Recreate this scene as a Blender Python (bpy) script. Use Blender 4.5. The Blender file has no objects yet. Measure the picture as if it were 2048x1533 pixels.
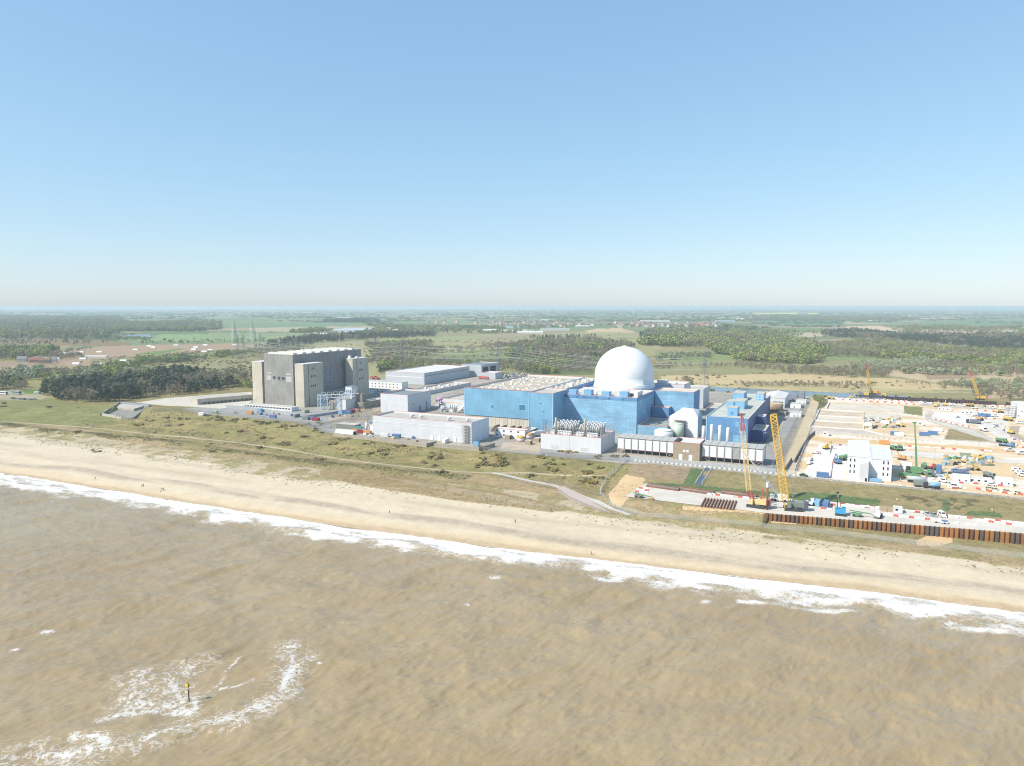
SKY_DUST = .5; SKY_OZONE = 8.0; EXPO = .92; SUN_E = 3.35
HAZE_D = 1.0e-4; HAZE_COL = (.70, .85, .96, 1)
WATER_A = (.30, .224, .124); WATER_B = (.325, .249, .144)
import bpy, math, random
import numpy as np
rnd = random.Random(7)
SC = bpy.context.scene
COL = SC.collection
# ---------------------------------------------------------------- camera geometry (photo is 2048 x 1533)
F, CX, CY, HC = 1419.0, 1024.0, 766.5, 100.0
TH = math.atan((CY - 613) / F)
SN, CS = math.sin(TH), math.cos(TH)
AL = math.radians(25.5)                      # the site's own axes: u along the shore, w inland
CA, SA = math.cos(AL), math.sin(AL)
def XY(u, w): return (u * CA + w * SA, -u * SA + w * CA)
def UW(x, y): return (x * CA - y * SA, x * SA + y * CA)
def ground_at(px, py, z=0.0):                # point of the plane z seen at photo pixel
    v = (py - CY) / F
    t = (z - HC) / (-SN - v * CS)
    return (px - CX) / F * t, (CS - v * SN) * t
def proj(x, y, z):
    dz = z - HC
    fz = y * CS - dz * SN; up = y * SN + dz * CS
    return CX + F * x / fz, CY - F * up / fz
# ---------------------------------------------------------------- noise
def _hash(ix, iy, s):
    n = (ix.astype(np.int64) * 374761393 + iy.astype(np.int64) * 668265263 + s * 1442695041) & 0x7fffffff
    n = ((n ^ (n >> 13)) * 1274126177) & 0x7fffffff
    n = (n ^ (n >> 16)) & 0xffffff
    return n / float(0xffffff)
def vnoise(x, y, s=0):
    ix = np.floor(x); iy = np.floor(y); fx = x - ix; fy = y - iy
    fx = fx * fx * (3 - 2 * fx); fy = fy * fy * (3 - 2 * fy)
    a = _hash(ix, iy, s); b = _hash(ix + 1, iy, s); c = _hash(ix, iy + 1, s); d = _hash(ix + 1, iy + 1, s)
    return a + (b - a) * fx + (c - a) * fy + (a - b - c + d) * fx * fy
def fbm(x, y, o=4, s=0):
    r = np.zeros(np.shape(x)); a = .5; t = 0
    for k in range(o):
        r += a * vnoise(x * 2 ** k + 17.3 * k, y * 2 ** k - 9.1 * k, s + k); t += a; a *= .5
    return r / t
def sstep(a, b, x):
    t = np.clip((x - a) / (b - a), 0, 1); return t * t * (3 - 2 * t)
def mix(a, b, t): return a + (b - a) * t
# ---------------------------------------------------------------- terrain height
SHORE_U = [-4000, -455, -254, -120, -29, 54, 1500]; SHORE_W = [243, 243, 243.5, 251, 262, 265.4, 264]
def shore(u): return np.interp(u, SHORE_U, SHORE_W)
def foam_shift(u): return np.interp(u, [-1000, -460, -351, -261, -188, -123, -66, -30, 20, 55, 500], [3, 3, 5.6, 6.4, 5, 6, 5.7, 5.3, 8.6, 8.8, 9])
def wall_w(u): return 332 + .155 * (u + 31)
def left_crest(u): return np.interp(u, [-4000, -670, -620, -535, -505, -395, -356, -331, 2000], [404, 404, 438, 438, 428, 428, 408, 398, 398])
def height(x, y):
    x = np.asarray(x, float); y = np.asarray(y, float)
    u, w = UW(x, y)
    d = w - shore(u)
    fs = foam_shift(u); z = np.interp(np.where(d < 35, d - fs * np.clip((35 - d) / 35, 0, 1.0), d), [-80, 0, 8, 35, 62], [-5, 0, .9, 3.0, 4.0])
    z = z + .35 * (fbm(u / 18, w / 9, 3, 3) - .5) * sstep(2, 30, d)
    # left bank and dunes
    lc = left_crest(u); ct = 7.5 + .9 * sstep(400, 425, lc)
    bank = mix(4.0, ct, sstep(352, lc, w)) + 2.4 * (fbm(u / 24, w / 24, 4, 5) - .5) * sstep(350, 368, w) * (1 - sstep(lc - 8, lc, w))
    bank = np.where(w > lc + 1.5, mix(ct, 7.0, sstep(lc + 1.5, lc + 5, w)), bank)
    ridge = 1.3 * np.exp(-((w - 338 - 4 * np.sin(u / 40)) / 6.) ** 2) * (1 - sstep(-240, -180, u))
    left = np.where(w > shore(u) + 62, bank + ridge, z)
    left = np.where(w > 300, np.maximum(left, z), z)
    # right bench: pad, bund, platform
    ww = wall_w(np.maximum(u, -31))
    pad = np.where(u < -31, mix(4.0, 6.5, sstep(318, 331, w)), np.where(w < ww + 1.5, mix(3.6, np.interp(u, [-31, 0, 70, 140], [3.5, 3.2, 2.1, 2.0]), sstep(316, ww - 3, w)), 6.5))
    pad = np.minimum(pad, 6.5)
    bund = mix(6.5, 8.6, sstep(364, 402, w)) + .5 * (fbm(u / 9, w / 9, 3, 8) - .5) * sstep(368, 374, w) * (1 - sstep(395, 402, w))
    bund = np.where(w > 405, mix(8.6, 7.0, sstep(405, 413, w)), bund)
    right = np.where(w < 312, np.minimum(z, 4.0), np.where(w < 364, pad, bund))
    k = sstep(-118, -100, u)
    land = mix(left, right, k)
    land = np.where(w > np.maximum(413, lc + 5), 7.0, land)
    ins = sstep(394, 397, w) * (1 - sstep(441, 444, w)) * sstep(-579 - (w - 394.6) * .947, -576 - (w - 394.6) * .947, u) * (1 - sstep(-543 - (w - 394.7) * .925, -540 - (w - 394.7) * .925, u))
    land = mix(land, 4.6, ins)
    # lands behind the site
    rr = sstep(-330, -230, u)
    low = np.where(w > 830, 2.4, 7.0)
    canal = sstep(834, 837, w) * (1 - sstep(884, 887, w)) * (u < 60) * (u > -330)
    low = low - 2.2 * canal
    dist = np.hypot(x, y)
    hills = (fbm(x / 900, y / 900, 4, 11) - .42) * 14 * sstep(1300, 4500, dist) * (1 - .6 * sstep(7000, 16000, dist))
    inland = mix(6.0, low, rr) + hills + (fbm(x / 60, y / 60, 3, 12) - .5) * 1.2 * sstep(880, 930, w)
    inland = np.maximum(inland, np.where(canal > 0, .2, 1.5))
    land = np.where((w > 785) & (w < 834), mix(land, mix(7.0, 3.0, sstep(785, 822, w)), rr), land)
    return np.where(w > 828, mix(mix(7.0, 3.0, rr), inland, sstep(828, 834, w)), land)
def H1(x, y): return float(height(np.array([x]), np.array([y]))[0])
def at(px, py, dz=0.0):                       # ground point seen at a photo pixel
    z = 5.0
    for _ in range(12):
        x, y = ground_at(px, py, z + dz); z = .5 * z + .5 * H1(x, y)
    return x, y, H1(x, y)
def HU(u, w):
    return H1(*XY(u, w))
# ---------------------------------------------------------------- materials
MATS = {}
def nodes_of(name):
    m = bpy.data.materials.new(name); m.use_nodes = True
    nt = m.node_tree; b = nt.nodes['Principled BSDF']
    return m, nt, b
def N(nt, t, **kw):
    n = nt.nodes.new(t)
    for k, v in kw.items(): setattr(n, k, v)
    return n
def mathn(nt, op, a, b=None, clamp=False):
    n = N(nt, 'ShaderNodeMath', operation=op); n.use_clamp = clamp
    for i, v in enumerate((a, b)):
        if v is None: continue
        if isinstance(v, (int, float)): n.inputs[i].default_value = v
        else: nt.links.new(v, n.inputs[i])
    return n.outputs[0]
def mixc(nt, fac, a, b, bt='MIX'):
    n = N(nt, 'ShaderNodeMix', data_type='RGBA', blend_type=bt)
    for i, v in ((0, fac), (6, a), (7, b)):
        if isinstance(v, (int, float)): n.inputs[i].default_value = v
        elif isinstance(v, tuple): n.inputs[i].default_value = (*v[:3], 1)
        else: nt.links.new(v, n.inputs[i])
    return n.outputs[2]
def ramp(nt, val, stops):
    r = N(nt, 'ShaderNodeValToRGB'); nt.links.new(val, r.inputs[0])
    e = r.color_ramp.elements
    while len(e) > len(stops): e.remove(e[-1])
    while len(e) < len(stops): e.new(1)
    for k, (p, c) in enumerate(stops):
        e[k].position = p; e[k].color = (c, c, c, 1) if isinstance(c, (int, float)) else (*c[:3], 1)
    return r.outputs[0]
def noise(nt, vec, scale, detail=3, rough=.55):
    n = N(nt, 'ShaderNodeTexNoise'); n.inputs['Scale'].default_value = scale
    n.inputs['Detail'].default_value = detail; n.inputs['Roughness'].default_value = rough
    if vec is not None: nt.links.new(vec, n.inputs['Vector'])
    return n.outputs['Fac']
def bump(nt, b, hgt, dist, strength=1.0):
    n = N(nt, 'ShaderNodeBump'); n.inputs['Distance'].default_value = dist; n.inputs['Strength'].default_value = strength
    nt.links.new(hgt, n.inputs['Height']); nt.links.new(n.outputs[0], b.inputs['Normal'])
def plain(name, col, rough=.6, var=.12, sc=.8, metal=0.0, rand=0.0, spec=.3):
    """weathered paint / metal / plastic: base colour with soft blotches, optional per-object shade"""
    if name in MATS: return MATS[name]
    m, nt, b = nodes_of(name)
    tc = N(nt, 'ShaderNodeTexCoord')
    f = noise(nt, tc.outputs['Object'], sc, 4)
    k = ramp(nt, f, [(.3, 1 - var), (.7, 1 + var * .6)])
    c = mixc(nt, 1.0, tuple(col), k, 'MULTIPLY')
    if rand:
        oi = N(nt, 'ShaderNodeObjectInfo')
        k2 = ramp(nt, oi.outputs['Random'], [(0, 1 - rand), (1, 1 + rand)])
        c = mixc(nt, 1.0, c, k2, 'MULTIPLY')
    nt.links.new(c, b.inputs['Base Color'])
    b.inputs['Roughness'].default_value = rough; b.inputs['Metallic'].default_value = metal
    b.inputs['Specular IOR Level'].default_value = spec
    MATS[name] = m; return m
def cladding(name, col, bw=3.0, bh=1.0, var=.08, mortar=.06, mcol=None, rough=.5, streak=.1, big=.0, off=0.0, spec=.3):
    """sheet or block walling laid out in metres (UV): panel joints, panel-to-panel tone, rain streaks"""
    if name in MATS: return MATS[name]
    m, nt, b = nodes_of(name)
    uv = N(nt, 'ShaderNodeUVMap'); uv.uv_map = 'UVMap'
    br = N(nt, 'ShaderNodeTexBrick'); br.offset = off; br.squash = 1.0
    nt.links.new(uv.outputs[0], br.inputs['Vector'])
    br.inputs['Scale'].default_value = 1.0
    br.inputs['Brick Width'].default_value = bw; br.inputs['Row Height'].default_value = bh
    br.inputs['Mortar Size'].default_value = mortar; br.inputs['Mortar Smooth'].default_value = .1
    c1 = tuple(x * (1 - var) for x in col); c2 = tuple(min(1, x * (1 + var)) for x in col)
    br.inputs['Color1'].default_value = (*c1, 1); br.inputs['Color2'].default_value = (*c2, 1)
    br.inputs['Mortar'].default_value = (*(mcol or tuple(x * .8 for x in col)), 1)
    mp = N(nt, 'ShaderNodeMapping'); nt.links.new(uv.outputs[0], mp.inputs[0]); mp.inputs['Scale'].default_value = (.9, .06, 1)
    st = noise(nt, mp.outputs[0], 1.0, 4)
    k = ramp(nt, st, [(.3, 1 - streak), (.65, 1.0)])
    c = mixc(nt, 1.0, br.outputs['Color'], k, 'MULTIPLY')
    if big:
        f2 = noise(nt, uv.outputs[0], .05, 3)
        k2 = ramp(nt, f2, [(.35, 1 - big), (.65, 1 + big)])
        c = mixc(nt, 1.0, c, k2, 'MULTIPLY')
    nt.links.new(c, b.inputs['Base Color']); b.inputs['Roughness'].default_value = rough
    b.inputs['Specular IOR Level'].default_value = spec
    MATS[name] = m; return m
def glass(name='window_glass', col=(.03, .045, .06)):
    if name in MATS: return MATS[name]
    m = plain(name, col, rough=.12, var=.3, sc=.3); MATS[name] = m; return m
# ---------------------------------------------------------------- mesh builder (local metres)
class MB:
    def __init__(s): s.v = []; s.f = []; s.m = []
    def face(s, pts, m=0):
        n = len(s.v); s.v += [tuple(p) for p in pts]; s.f.append(tuple(range(n, n + len(pts)))); s.m.append(m); return s
    def hexa(s, b, t, m=0, top=None, skip=''):
        """b, t: four bottom / top corners, counter-clockwise seen from above"""
        if 'b' not in skip: s.face([b[3], b[2], b[1], b[0]], m)
        if 't' not in skip: s.face(t, m if top is None else top)
        for i in range(4):
            j = (i + 1) % 4; s.face([b[i], b[j], t[j], t[i]], m)
        return s
    def box(s, x0, y0, z0, x1, y1, z1, m=0, top=None, skip=''):
        return s.hexa([(x0, y0, z0), (x1, y0, z0), (x1, y1, z0), (x0, y1, z0)], [(x0, y0, z1), (x1, y0, z1), (x1, y1, z1), (x0, y1, z1)], m, top, skip)
    def bar(s, a, b, r, n=4, m=0, r2=None):
        a = np.array(a, float); b = np.array(b, float); d = b - a; L = np.linalg.norm(d)
        if L < 1e-6: return s
        d /= L; q = np.array((0, 0, 1.)) if abs(d[2]) < .9 else np.array((1., 0, 0))
        e1 = np.cross(d, q); e1 /= np.linalg.norm(e1); e2 = np.cross(d, e1)
        r2 = r if r2 is None else r2; k = len(s.v)
        for p, rr in ((a, r), (b, r2)):
            for i in range(n):
                t = 2 * math.pi * (i + .5) / n; s.v.append(tuple(p + rr * (math.cos(t) * e1 + math.sin(t) * e2)))
        for i in range(n):
            j = (i + 1) % n; s.f.append((k + i, k + n + i, k + n + j, k + j)); s.m.append(m)
        s.f.append(tuple(k + i for i in range(n))); s.m.append(m)
        s.f.append(tuple(k + n + n - 1 - i for i in range(n))); s.m.append(m)
        return s
    def lathe(s, prof, n=24, c=(0, 0, 0), m=0, cap=True):
        """prof: (radius, z) from bottom to top"""
        k = len(s.v); P = len(prof)
        for r, z in prof:
            for i in range(n):
                t = 2 * math.pi * i / n; s.v.append((c[0] + r * math.cos(t), c[1] + r * math.sin(t), c[2] + z))
        for a in range(P - 1):
            for i in range(n):
                j = (i + 1) % n; s.f.append((k + a * n + i, k + a * n + j, k + (a + 1) * n + j, k + (a + 1) * n + i)); s.m.append(m)
        if cap:
            s.f.append(tuple(k + n - 1 - i for i in range(n))); s.m.append(m)
            s.f.append(tuple(k + (P - 1) * n + i for i in range(n))); s.m.append(m)
        return s
    def prism(s, poly, z0, z1, m=0, top=None):
        """poly: counter-clockwise outline in plan"""
        n = len(poly)
        s.face([(x, y, z0) for x, y in reversed(poly)], m); s.face([(x, y, z1) for x, y in poly], m if top is None else top)
        for i in range(n):
            j = (i + 1) % n
            s.face([(*poly[i], z0), (*poly[j], z0), (*poly[j], z1), (*poly[i], z1)], m)
        return s
    def mesh(s, name, mats, smooth=False):
        me = bpy.data.meshes.new(name)
        me.from_pydata(s.v, [], s.f)
        for m in (mats if isinstance(mats, (list, tuple)) else [mats]): me.materials.append(m)
        nf = len(s.f)
        me.polygons.foreach_set('material_index', np.array(s.m, np.int32))
        if smooth: me.polygons.foreach_set('use_smooth', np.ones(nf, bool))
        uv = me.uv_layers.new(name='UVMap')
        co = np.array(s.v); li = np.zeros(len(me.loops), np.int32); me.loops.foreach_get('vertex_index', li)
        nr = np.zeros(nf * 3); me.polygons.foreach_get('normal', nr); nr = nr.reshape(-1, 3)
        lt = np.zeros(nf, np.int32); me.polygons.foreach_get('loop_total', lt)
        ln = np.repeat(nr, lt, axis=0); p = co[li]
        ax = np.abs(ln); vert = ax[:, 2] < .8
        uu = np.where(vert, np.where(ax[:, 0] > ax[:, 1], p[:, 1], p[:, 0]), p[:, 0]); vv = np.where(vert, p[:, 2], p[:, 1])
        uv.data.foreach_set('uv', np.stack([uu, vv], 1).ravel())
        me.update(); return me
def link(name, me, parent=None):
    o = bpy.data.objects.new(name, me); COL.objects.link(o)
    if parent is not None: o.parent = parent
    return o
def part(name, mb, mats, parent, smooth=False, label=None):
    o = link(name, mb.mesh(name, mats, smooth) if isinstance(mb, MB) else mb, parent)
    if label: o['label'] = label
    return o
def tag(o, label, cat, group=None):
    o['label'] = label; o['category'] = cat
    if group: o['group'] = group
    return o
def place(o, u, w, z=None, rot=0.0):
    x, y = XY(u, w); o.location = (x, y, HU(u, w) if z is None else z); o.rotation_euler = (0, 0, -AL + rot); return o
def thing(name, label, cat, u, w, z=None, rot=0.0, group=None):
    o = link(name, None); place(o, u, w, z, rot); o.empty_display_size = .5
    return tag(o, label, cat, group)
def solid(name, label, cat, mb, mats, u, w, z=None, rot=0.0, group=None, smooth=False):
    o = link(name, mb.mesh(name, mats, smooth) if isinstance(mb, MB) else mb); place(o, u, w, z, rot)
    return tag(o, label, cat, group)
def copy_tree(o, parent=None):
    c = o.copy(); COL.objects.link(c)
    if parent is not None: c.parent = parent
    for ch in list(KIDS.get(o.name, o.children)): copy_tree(ch, c)
    return c
KIDS = {}
def struct(name, me, label=None):
    o = link(name, me); o['kind'] = 'structure'
    if label: o['label'] = label
    return o
def drape(name, poly_uw, mat, off=.03, z=None, parent=None):
    """thin sheet laid over the ground, outline in site metres"""
    me = bpy.data.meshes.new(name)
    vs = []
    for u, w in poly_uw:
        x, y = XY(u, w); vs.append((x, y, (H1(x, y) if z is None else z) + off))
    me.from_pydata(vs, [], [tuple(range(len(vs)))]); me.materials.append(mat)
    if me.polygons[0].normal.z < 0: me.flip_normals()
    uv = me.uv_layers.new(name='UVMap')
    for i, l in enumerate(me.loops): uv.data[i].uv = poly_uw[l.vertex_index]
    return me
def ribbon(name, pts_uw, width, mat, off=.04, step=3.0, z=None):
    """road or path: strip draped on the ground along a centre line"""
    P = [np.array(p, float) for p in pts_uw]; C = []
    for a, b in zip(P[:-1], P[1:]):
        n = max(1, int(np.linalg.norm(b - a) / step))
        for i in range(n): C.append(a + (b - a) * i / n)
    C.append(P[-1]); C = np.array(C)
    for _ in range(6):
        C[1:-1] = .25 * C[:-2] + .5 * C[1:-1] + .25 * C[2:]
    T = np.gradient(C, axis=0); T /= np.linalg.norm(T, axis=1)[:, None]; Nn = np.stack([T[:, 1], -T[:, 0]], 1)
    K = 4; vs = []; fs = []
    for i in range(len(C)):
        for k in range(K + 1):
            q = C[i] + Nn[i] * width * (k / K - .5)
            x, y = XY(*q); vs.append((x, y, (H1(x, y) if z is None else z) + off))
    for i in range(len(C) - 1):
        for k in range(K):
            a = i * (K + 1) + k; fs.append((a, a + 1, a + K + 2, a + K + 1))
    me = bpy.data.meshes.new(name); me.from_pydata(vs, [], fs); me.materials.append(mat)
    if me.polygons[0].normal.z < 0: me.flip_normals()
    uv = me.uv_layers.new(name='UVMap')
    for l in me.loops: uv.data[l.index].uv = UW(*vs[l.vertex_index][:2])
    return me
# ================================================================ camera, light, air
cam = bpy.data.cameras.new('Camera'); co = bpy.data.objects.new('Camera', cam); COL.objects.link(co)
co.location = (0, 0, HC); co.rotation_euler = (math.pi / 2 - TH, 0, 0)
cam.sensor_width = 36; cam.lens = F / 2048 * 36; cam.clip_start = 1; cam.clip_end = 120000
SC.camera = co
SUN_EL = math.radians(44); to_sun = np.array((-.905, -.425))
az = math.atan2(to_sun[0], to_sun[1])          # clockwise from +Y
sl = bpy.data.lights.new('sun', 'SUN'); sl.energy = SUN_E; sl.angle = math.radians(.53); sl.color = (1, .93, .815)
so = bpy.data.objects.new('sun', sl); COL.objects.link(so)
so.rotation_euler = (math.pi / 2 - SUN_EL, 0, math.pi - az)
W = bpy.data.worlds.new('World'); SC.world = W; W.use_nodes = True
wn = W.node_tree; bg = wn.nodes['Background']
sky = N(wn, 'ShaderNodeTexSky', sky_type='NISHITA'); sky.sun_disc = False
sky.sun_elevation = SUN_EL; sky.sun_rotation = az; sky.altitude = 0; sky.air_density = 1.0; sky.dust_density = SKY_DUST; sky.ozone_density = SKY_OZONE
sep = N(wn, 'ShaderNodeSeparateColor'); cmb = N(wn, 'ShaderNodeCombineColor'); wn.links.new(sky.outputs[0], sep.inputs[0])
for i_, (p_, k_) in enumerate(((.63, 1.65), (.513, 2.01), (.40, 2.49))):      # milky spring air: softer contrast between zenith and horizon
    wn.links.new(mathn(wn, 'MULTIPLY', mathn(wn, 'POWER', sep.outputs[i_], p_), k_), cmb.inputs[i_])
wn.links.new(cmb.outputs[0], bg.inputs[0]); bg.inputs[1].default_value = .1
SC.view_settings.view_transform = 'Standard'; SC.view_settings.look = 'None'; SC.view_settings.exposure = EXPO; SC.view_settings.gamma = 1
SC.cycles.use_denoising = True; SC.cycles.max_bounces = 6; SC.cycles.transparent_max_bounces = 12
SC.cycles.volume_bounces = 1; SC.cycles.filter_width = 1.05
def haze():
    mb = MB(); mb.box(-80000, -6000, -9, 80000, 34000, 100.7)
    m = bpy.data.materials.new('air'); m.use_nodes = True; nt = m.node_tree
    nt.nodes.remove(nt.nodes['Principled BSDF'])
    pv = N(nt, 'ShaderNodeVolumePrincipled'); pv.inputs['Color'].default_value = HAZE_COL; pv.inputs['Density'].default_value = HAZE_D
    pv.inputs['Anisotropy'].default_value = .1
    nt.links.new(pv.outputs[0], nt.nodes['Material Output'].inputs['Volume'])
    o = link('haze', mb.mesh('haze', m)); o['kind'] = 'stuff'
    o['label'] = 'pale blue summer haze over the distant countryside'
    o['category'] = 'haze'
if HAZE_D > 0: haze()
# ================================================================ the ground sheet
def grid_axis(a, b, step): return list(np.arange(a, b, step))
def perspective_grid(xs, ys):
    PX, PY = np.meshgrid(np.array(xs), np.array(ys))
    v = (PY - CY) / F; t = -HC / (-SN - v * CS)
    return (PX - CX) / F * t, (CS - v * SN) * t
def grid_mesh(name, X, Y, Z, mat, col=None, smooth=True):
    r, c = X.shape
    me = bpy.data.meshes.new(name)
    me.vertices.add(r * c); me.vertices.foreach_set('co', np.stack([X, Y, Z], -1).ravel())
    i = np.arange(r * c).reshape(r, c)
    q = np.stack([i[1:, :-1], i[1:, 1:], i[:-1, 1:], i[:-1, :-1]], -1).reshape(-1, 4)
    me.loops.add(q.size); me.polygons.add(len(q))
    me.loops.foreach_set('vertex_index', q.ravel().astype(np.int32))
    me.polygons.foreach_set('loop_start', (np.arange(len(q)) * 4).astype(np.int32))
    me.polygons.foreach_set('use_smooth', np.full(len(q), smooth))
    me.update(calc_edges=True); me.validate()
    if col is not None:
        for k, arr in col.items():
            a = me.color_attributes.new(k, 'FLOAT_COLOR', 'POINT')
            a.data.foreach_set('color', np.concatenate([arr.reshape(-1, 3), np.ones((r * c, 1))], 1).astype(np.float32).ravel())
    me.materials.append(mat); return me
def inpoly(px, py, poly):
    res = np.zeros(px.shape, bool)
    P = np.array(poly, float)
    bb = (px >= P[:, 0].min()) & (px <= P[:, 0].max()) & (py >= P[:, 1].min()) & (py <= P[:, 1].max())
    idx = np.nonzero(bb.ravel())[0]
    if not len(idx): return res
    x = px.ravel()[idx]; y = py.ravel()[idx]; c = np.zeros(len(idx), bool)
    n = len(P)
    for i in range(n):
        x1, y1 = P[i]; x2, y2 = P[(i + 1) % n]
        if y1 == y2: continue
        k = ((y1 > y) != (y2 > y)) & (x < (x2 - x1) * (y - y1) / (y2 - y1) + x1)
        c ^= k
    rr = res.ravel(); rr[idx] = c
    return rr.reshape(px.shape)
def srgb(r, g, b, k=.55):
    """albedo from a colour seen in the sunlit photo"""
    f = lambda c: ((c / 255 + .055) / 1.055) ** 2.4 if c > 10 else c / 255 / 12.92
    return np.array([f(r), f(g), f(b)]) * k
xs = grid_axis(-2600, -120, 40) + grid_axis(-120, 2170, 3) + grid_axis(2170, 4700, 40)
ys = [618.3, 618.6, 618.9, 619.2] + grid_axis(619.6, 650, .7) + grid_axis(650, 700, 1.0) + grid_axis(700, 1260, 1.5) + grid_axis(1260, 1300, 10) + [1320, 1400, 1600, 2000, 3000, 8000]
GX, GY = perspective_grid(xs, ys)
GZ = height(GX, GY)
GU, GW = UW(GX, GY)
PX, PY = proj(GX, GY, GZ)
GD = GW - shore(GU)
WX = PX + (fbm(GX / 25, GY / 25, 3, 31) - .5) * 10; WY = PY + (fbm(GX / 25, GY / 25, 3, 32) - .5) * 3
C = np.zeros(GX.shape + (3,))
def put(mask, col, a=1.0):
    a = np.asarray(a, float) * np.ones(mask.shape); m = (mask * a)[..., None]
    C[:] = C * (1 - m) + np.asarray(col) * m
GRASS = np.array((.24, .22, .09)); OLIVE = np.array((.22, .185, .08)); GREEN = np.array((.12, .16, .05)); STRAW = np.array((.36, .28, .16))
SAND = np.array((.53, .455, .335)); SHING = np.array((.38, .32, .25)); EARTH = np.array((.28, .20, .14))
# base: rough pasture, mottled
f1 = fbm(GX / 180, GY / 180, 4, 41); f2 = fbm(GX / 40, GY / 40, 4, 42)
C[:] = mix(GRASS, OLIVE, sstep(.4, .6, f1)[..., None]); put(sstep(.5, .7, f2), STRAW, .45)
# far patchwork of fields
def fields(sz, seed, m):
    ang = .5
    a = GX * math.cos(ang) + GY * math.sin(ang); b = -GX * math.sin(ang) + GY * math.cos(ang)
    a = a + 160 * (fbm(GX / 700, GY / 700, 2, seed + 5) - .5); b = b + 160 * (fbm(GX / 700, GY / 700, 2, seed + 6) - .5)
    iy = np.floor(b / (sz * 1.1)); a2 = a + _hash(iy, iy * 0, seed) * sz
    ix = np.floor(a2 / (sz * 1.7)); h = _hash(ix, iy, seed + 1); h2 = _hash(ix, iy, seed + 2)
    pal = [(.13, .19, .075), (.16, .21, .10), (.10, .16, .06), (.30, .24, .16), (.24, .22, .11), (.12, .17, .07), (.36, .30, .2), (.17, .2, .09)]
    for k, c in enumerate(pal): put(m * ((h * len(pal)).astype(int) == k), np.array(c) * 1.0, .9)
    put(m * (h2 > .985), (.5, .42, .04), .5)
far = sstep(1700, 2000, np.hypot(GX, GY))
fields(330, 51, far)
PAINT = []
def paint(poly, col, a=1.0, warp=True):
    m = inpoly(WX if warp else PX, WY if warp else PY, poly); put(m, col, a)
exec_paint = True
# --- the country behind, nearest last (outlines in the photo, laid on the ground)
paint([(-400, 634), (240, 633), (240, 685), (-400, 690)], (.09, .105, .05))
paint([(-400, 676), (100, 677), (262, 684), (262, 692), (0, 693), (-400, 700)], (.2, .15, .08))
paint([(320, 669), (512, 669), (560, 676), (512, 683), (300, 683)], (.2, .27, .12))
paint([(440, 648), (700, 646), (700, 654), (440, 656)], (.13, .2, .1))
paint([(500, 656), (720, 653), (860, 655), (640, 664), (500, 664)], (.34, .29, .19))
paint([(640, 660), (700, 657), (740, 658), (720, 664), (660, 665)], (.4, .42, .42))
paint([(420, 666), (760, 668), (760, 673), (420, 674)], (.2, .24, .12))
paint([(1040, 642), (1260, 640), (1300, 650), (1250, 656), (1080, 656)], (.13, .15, .07), .6)
paint([(1170, 662), (1190, 658), (1240, 657), (1272, 664), (1240, 667), (1180, 668)], (.45, .34, .2))
paint([(1290, 656), (1360, 651), (1420, 655), (1360, 662)], (.2, .24, .12))
paint([(1690, 653), (1760, 652), (1795, 661), (1740, 665), (1700, 661)], (.5, .38, .24))
paint([(1575, 668), (1650, 664), (1662, 672), (1600, 675)], (.42, .34, .24))
paint([(1890, 668), (2060, 669), (2060, 676), (1900, 673)], (.46, .36, .24))
paint([(1510, 643), (1690, 641), (1690, 650), (1540, 652)], (.12, .19, .09))
paint([(1840, 642), (2100, 641), (2100, 652), (1850, 652)], (.14, .2, .1))
paint([(1512, 627), (1595, 626), (1596, 628.6), (1512, 629)], (.62, .52, .06), warp=False)
paint([(1616, 627), (1636, 627), (1636, 628.8), (1616, 628.8)], (.62, .52, .06), warp=False)
# heath and pasture, centre
paint([(620, 690), (1270, 668), (1330, 700), (1180, 760), (760, 770), (700, 735)], (.285, .265, .13))
paint([(760, 676), (1250, 664), (1250, 672), (900, 684), (760, 690)], (.26, .275, .125), .8)
paint([(790, 712), (1000, 698), (1240, 705), (1180, 722), (980, 728), (790, 726)], (.13, .17, .06), .65)
paint([(860, 716), (1100, 718), (1100, 728), (860, 727)], (.09, .16, .06), .7)
paint([(960, 672), (1200, 668), (1200, 678), (960, 690)], (.28, .22, .14), .6)
paint([(1090, 722), (1190, 720), (1190, 750), (1060, 752)], (.1, .13, .055), .8)
# pig fields
paint([(30, 716), (140, 700), (225, 692), (470, 687), (530, 694), (460, 698), (330, 714), (250, 728), (176, 737), (118, 728)], (.315, .228, .15))
paint([(275, 708), (360, 697), (368, 699), (318, 709), (270, 711)], (.14, .2, .06))
paint([(-400, 690), (150, 692), (110, 698), (-400, 702)], (.3, .215, .15))
paint([(-400, 726), (70, 724), (125, 733), (60, 738), (-400, 742)], (.28, .2, .14))
paint([(-400, 740), (125, 733), (140, 738), (60, 750), (-400, 760)], (.3, .27, .15))
paint([(180, 720), (520, 694), (520, 745), (180, 745)], (.2, .2, .09))
paint([(330, 728), (520, 716), (520, 735), (330, 740)], (.27, .24, .13), .7)
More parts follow.
